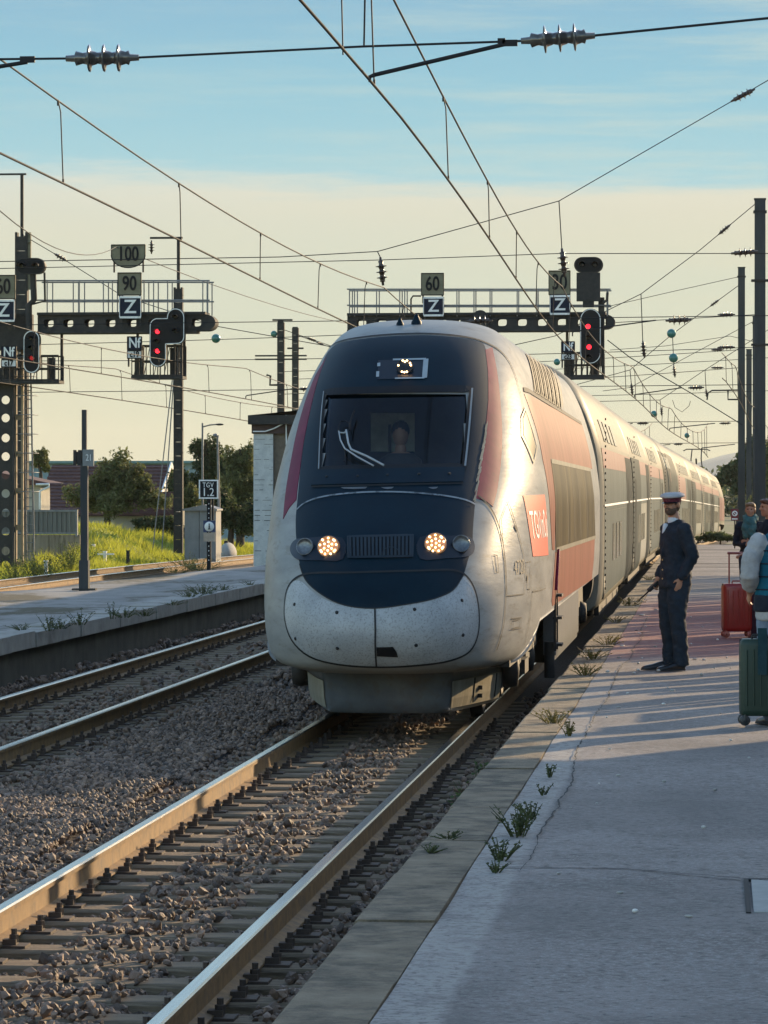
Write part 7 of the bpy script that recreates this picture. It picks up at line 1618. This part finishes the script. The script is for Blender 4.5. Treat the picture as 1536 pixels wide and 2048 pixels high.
M['redshell'] = pm('red_suitcase_shell', (.27, .010, .009), (.33, .016, .013), rough=.35, coat=.2, sc=4); M['redhandle'] = pm('rose_metal_handle', (.35, .12, .10), rough=.4, metal=.3); M['greenshell'] = pm('dark_green_suitcase_shell', (.010, .032, .02), (.018, .045, .028), rough=.5, sc=4); M['whl'] = pm('grey_wheel', (.03, .035, .037), (.05, .05, .05), rough=.5, sc=20)
rb = G(1474, 1276, PZ); rb = Vector((rb.x, rb.y, PZ + .008))
suitcase('red hard shell suitcase with its long pull handle raised and a white tag', rb, .37, .26, .66, -pi / 2 + .15, M['redshell'], 1.03, M['redhandle'], M['redhandle'])
pb = rb + Vector((.235, .02, 0)); t = thing('travel_bag', 'dark plum travel bag standing close behind the red suitcase', 'bag', pb)
b = MB(); b.loft([[pb + Vector((w_ * math.copysign(abs(math.cos(a)) ** .5, math.cos(a)), .11 * math.copysign(abs(math.sin(a)) ** .5, math.sin(a)), z)) for a in frange(0, 2 * pi, 20)[:-1]] for z, w_ in ((0, .09), (.02, .105), (.3, .11), (.50, .10), (.53, .07))]); b.build('body', cloth('plum_cloth', (.03, .008, .02), (.05, .015, .03)), t)
b = MB(); b.tube([pb + Vector((-.06, 0, .52)), pb + Vector((-.04, 0, .62)), pb + Vector((.04, 0, .62)), pb + Vector((.06, 0, .52))], .012, 6); b.build('handle', M['rubber'], t)
# ---- traveller cut by the edge of the view: grey fleece sleeve, blue body warmer, jeans, green suitcase
gb_ = G(1512, 1455, PZ); gb_ = Vector((gb_.x + .03, gb_.y + .16, PZ + .008))
gt, Fg = suitcase('dark green cabin suitcase with a wide strap, standing at the edge of the view', gb_, .31, .22, .665, -pi / 2 + .08, M['greenshell'], 0, M['rubber'], M['whl'])
b = MB(); p0 = Fg.p(.115, -.005, .62); b.bbox((p0.x - .05 + .03, p0.y - .012, PZ + .40), (p0.x + .02 + .03, p0.y - .002, PZ + .76)); b.build('strap', cloth('dark_teal_strap', (.01, .04, .05), (.02, .06, .07)), gt)
M['fleece'] = cloth('pale_grey_fleece', (.36, .35, .34), (.48, .46, .45)); M['warmer'] = cloth('petrol_blue_nylon', (.004, .07, .12), (.01, .12, .18)); M['jeans'] = cloth('faded_blue_jeans', (.13, .17, .24), (.22, .27, .34))
ep = P(1566, 1000, 26.9); base = Vector((ep.x, 26.9, PZ + .01)); t = thing('person', 'traveller in grey fleece, petrol blue body warmer and jeans, at the edge of view', 'person', base); F = Fig(base, pi / 2 + .35)
def legs(b, e): F.limb(b, [(0, .09, .92), (.03, .10, .50), (.0, .10, .08)], [.105 + e, .066 + e, .045 + e]); F.limb(b, [(0, -.09, .92), (-.03, -.10, .50), (-.06, -.10, .08)], [.105 + e, .066 + e, .045 + e])
ARM = [([(0, .20, 1.40), (-.06, .30, 1.15), (.16, .21, 1.02)]), ([(0, -.20, 1.40), (-.03, -.28, 1.14), (.10, -.24, .93)])]
b = MB(); F.trunk(b, [(0, 0, .84, .10, .09), (0, 0, .92, .165, .12), (0, 0, 1.10, .15, .115), (0, 0, 1.36, .175, .115), (0, 0, 1.44, .13, .09), (0, 0, 1.50, .055, .058)]); legs(b, 0); F.limb(b, [(0, 0, 1.46), (.02, 0, 1.56)], [.056, .052]); H = head(F, b, .04, 0, 1.64, 0)
for a in ARM: F.limb(b, a, [.055, .045, .032]); hand(F, b, F.p(*a[-1]), F.f * .6 + Vector((0, 0, -1)), F.l * (-1 if a[0][1] > 0 else 1), .083, .6)
remesh(b, 'body', M['skin'], t, .0095, 2); eyes(H, t)
b = MB(); F.trunk(b, [(0, 0, .80, .215, .172), (0, 0, .83, .220, .178), (0, 0, .93, .215, .17), (0, 0, 1.2, .2, .15), (0, 0, 1.40, .20, .13), (0, 0, 1.47, .10, .08)])
for a in ARM: F.limb(b, [a[0], ((a[0][0] + a[1][0]) / 2 - .01, (a[0][1] + a[1][1]) / 2 + math.copysign(.03, a[0][1]), (a[0][2] + a[1][2]) / 2), a[1], ((a[1][0] + a[2][0]) / 2, (a[1][1] + a[2][1]) / 2, (a[1][2] + a[2][2]) / 2 - .01), (a[2][0] - .01, a[2][1], a[2][2] + .03)], [.078, .074, .072, .068, .045])
remesh(b, 'fleece', M['fleece'], t, .011, 4, wr=.009)
b = MB(); F.trunk(b, [(0, 0, .96, .215, .172), (0, 0, 1.0, .225, .18), (0, 0, 1.2, .215, .172), (0, 0, 1.36, .205, .15), (0, 0, 1.45, .16, .12), (0, 0, 1.50, .085, .08)]); bw = remesh(b, 'body_warmer', M['warmer'], t, .011, 3, wr=.008)
b = MB()
for z, w_, d_ in ((1.04, .224, .180), (1.14, .221, .178), (1.24, .216, .173), (1.34, .209, .157)): b.tube([F.p(d_ * math.sin(q), w_ * math.cos(q), z) for q in frange(0, 2 * pi, 28)], .006, 5)
b.build('quilting', M['dkcoat'], bw)
b = MB(); F.trunk(b, [(0, 0, .82, .15, .125), (0, 0, .93, .172, .135)]); legs(b, .025); remesh(b, 'jeans', M['jeans'], t, .012, 3, wr=.005)
b = MB(); F.trunk(b, [(0, 0, .865, .228, .185), (0, 0, .88, .234, .192), (0, 0, 1.0, .232, .188)]); remesh(b, 'waist_cloth', M['dkcoat'], t, .011, 2)
shoe(F, t, .0, .10, .1, M['leather'], .28, -.008); shoe(F, t, -.06, -.10, -.1, M['leather'], .28, -.008); b = MB(); H.blob(b, -.025, 0, .045, .082, .095, .078); H.blob(b, -.05, 0, -.02, .078, .062, .08); remesh(b, 'hair', M['hair2'], t, .010, 1)
# ---- red prohibition sign at the end of the platform
sp_ = P(1469, 1085, 108); t = thing('warning_sign', 'small dark red no entry sign on a thin post at the end of the platform', 'sign', (sp_.x, 108, pz(108)))
b = MB(); a = P(1462, 1041, 108); c = P(1477, 1018, 108); b.bbox((a.x, 107.98, a.z), (c.x, 108.01, c.z)); b.build('plate', pm('dark_red_sign_paint', (.16, .012, .02), rough=.5), t)
m_ = P(1469.5, 1027, 107.97); b = MB(); b.lathe([(.052, .006), (.085, .006), (.088, 0)], (m_.x, 107.97, m_.z), (0, -1, 0), n=20); b.bar(m_ + Vector((-.06, -.004, .06)), m_ + Vector((.06, -.004, -.06)), .01, .025); b.bbox((a.x + .03, 107.965, a.z + .03), (c.x - .03, 107.975, a.z + .07)); b.build('symbol', M['white'], t)
b = MB(); b.tube([(m_.x, 108.03, pz(108)), (m_.x, 108.03, c.z)], .018, 8); b.build('post', M['steel'], t)
# ================================================================== unseen building, fence and columns added right of the view to throw the evening shade
M['stucco'] = pm('shade_building_render', (.40, .34, .26), (.48, .41, .32), rough=.9, sc=1.5)
sx0 = 5.2; t = thing('shade_building', 'low tiled-roof building out of view, added to shade the near platform', 'station building', (sx0 + 4, 18, PZ))  # building out of view, added to keep the near platform in shade
b = MB(); b.bbox((sx0, -10, PZ - .2), (sx0 + 7, 32.6, 3.7)); b.build('wall', M['stucco'], t)
b = MB(); b.loft([[Vector((sx0 - .4, y, 3.7)), Vector((sx0 + 3.5, y, 5.0)), Vector((sx0 + 7.4, y, 3.7)), Vector((sx0 + 7.4, y, 3.6)), Vector((sx0 - .4, y, 3.6))] for y in (-10.4, 32.9)], sm=False); b.build('roof', M['tile'], t)
for y in (2, 8, 14, 20, 26):
    b = MB(); b.bbox((sx0 - .03, y, 1.4), (sx0 + .02, y + 1.4, 3.0)); w = b.build('window', M['glassdark'], t)
t = thing('shade_fence', 'unseen fence of uneven upright boards, added to stripe the platform with shade', 'fence', (2.4, 48, PZ))  # unseen boards, spaced to lay stripes of shade across the platform
b = MB(); rs = random.Random(5); y = 30.6
while y < 76:
    if 38.4 < y < 41.5: y = 41.5
    w = rs.choice((.2, .35, .5, .7, .95)); h = rs.uniform(1.5, 2.1); b.bbox((2.4, y, PZ - .1), (2.44, y + w, PZ + h)); y += w + rs.choice((.08, .12, .2, .3, .5))
b.build('board', M['sleeper'], t)
b = MB(); b.bbox((2.445, 41.5, PZ + .35), (2.49, 76, PZ + .43)); b.build('rail', M['sleeper'], t)
for i, (x, y, w, lab) in enumerate(((5.5, 35.6, .30, 'unseen column added for its shadow, nearest the added building'), (5.5, 40.4, .22, 'unseen column added for its shadow, beside the fence, middle of three'), (5.5, 44.2, .40, 'thickest unseen column added for its shadow, farthest from the added building'))):  # added out of view so their shadows break up the sunlit rail
    t = thing('shade_column', lab, 'street lamp', (x, y, PZ), 'columns added out of view for their shadows'); b = MB(); b.tube([(x, y, PZ), (x, y, 6.5)], w / 2, 10); b.build('column', M['galv'], t)
    b = MB(); b.box((x, y, 6.55), (.7, .35, .12)); b.build('lamp_head', M['steel'], t)
# ================================================================== evening air
b = MB(); b.bbox((-3000, -60, -40), (3500, 7200, 125)); hz = b.build('haze', bpy.data.materials.new('evening_haze')); tag(hz, kind='stuff')
m = hz.data.materials[0]; m.use_nodes = True; nt = m.node_tree; nt.nodes.clear(); o_ = nt.nodes.new('ShaderNodeOutputMaterial'); v_ = nt.nodes.new('ShaderNodeVolumePrincipled')
v_.inputs['Color'].default_value = (.93, .92, .84, 1); v_.inputs['Density'].default_value = .00006; v_.inputs['Anisotropy'].default_value = .2; nt.links.new(v_.outputs[0], o_.inputs['Volume'])
print('objects', len(bpy.data.objects))
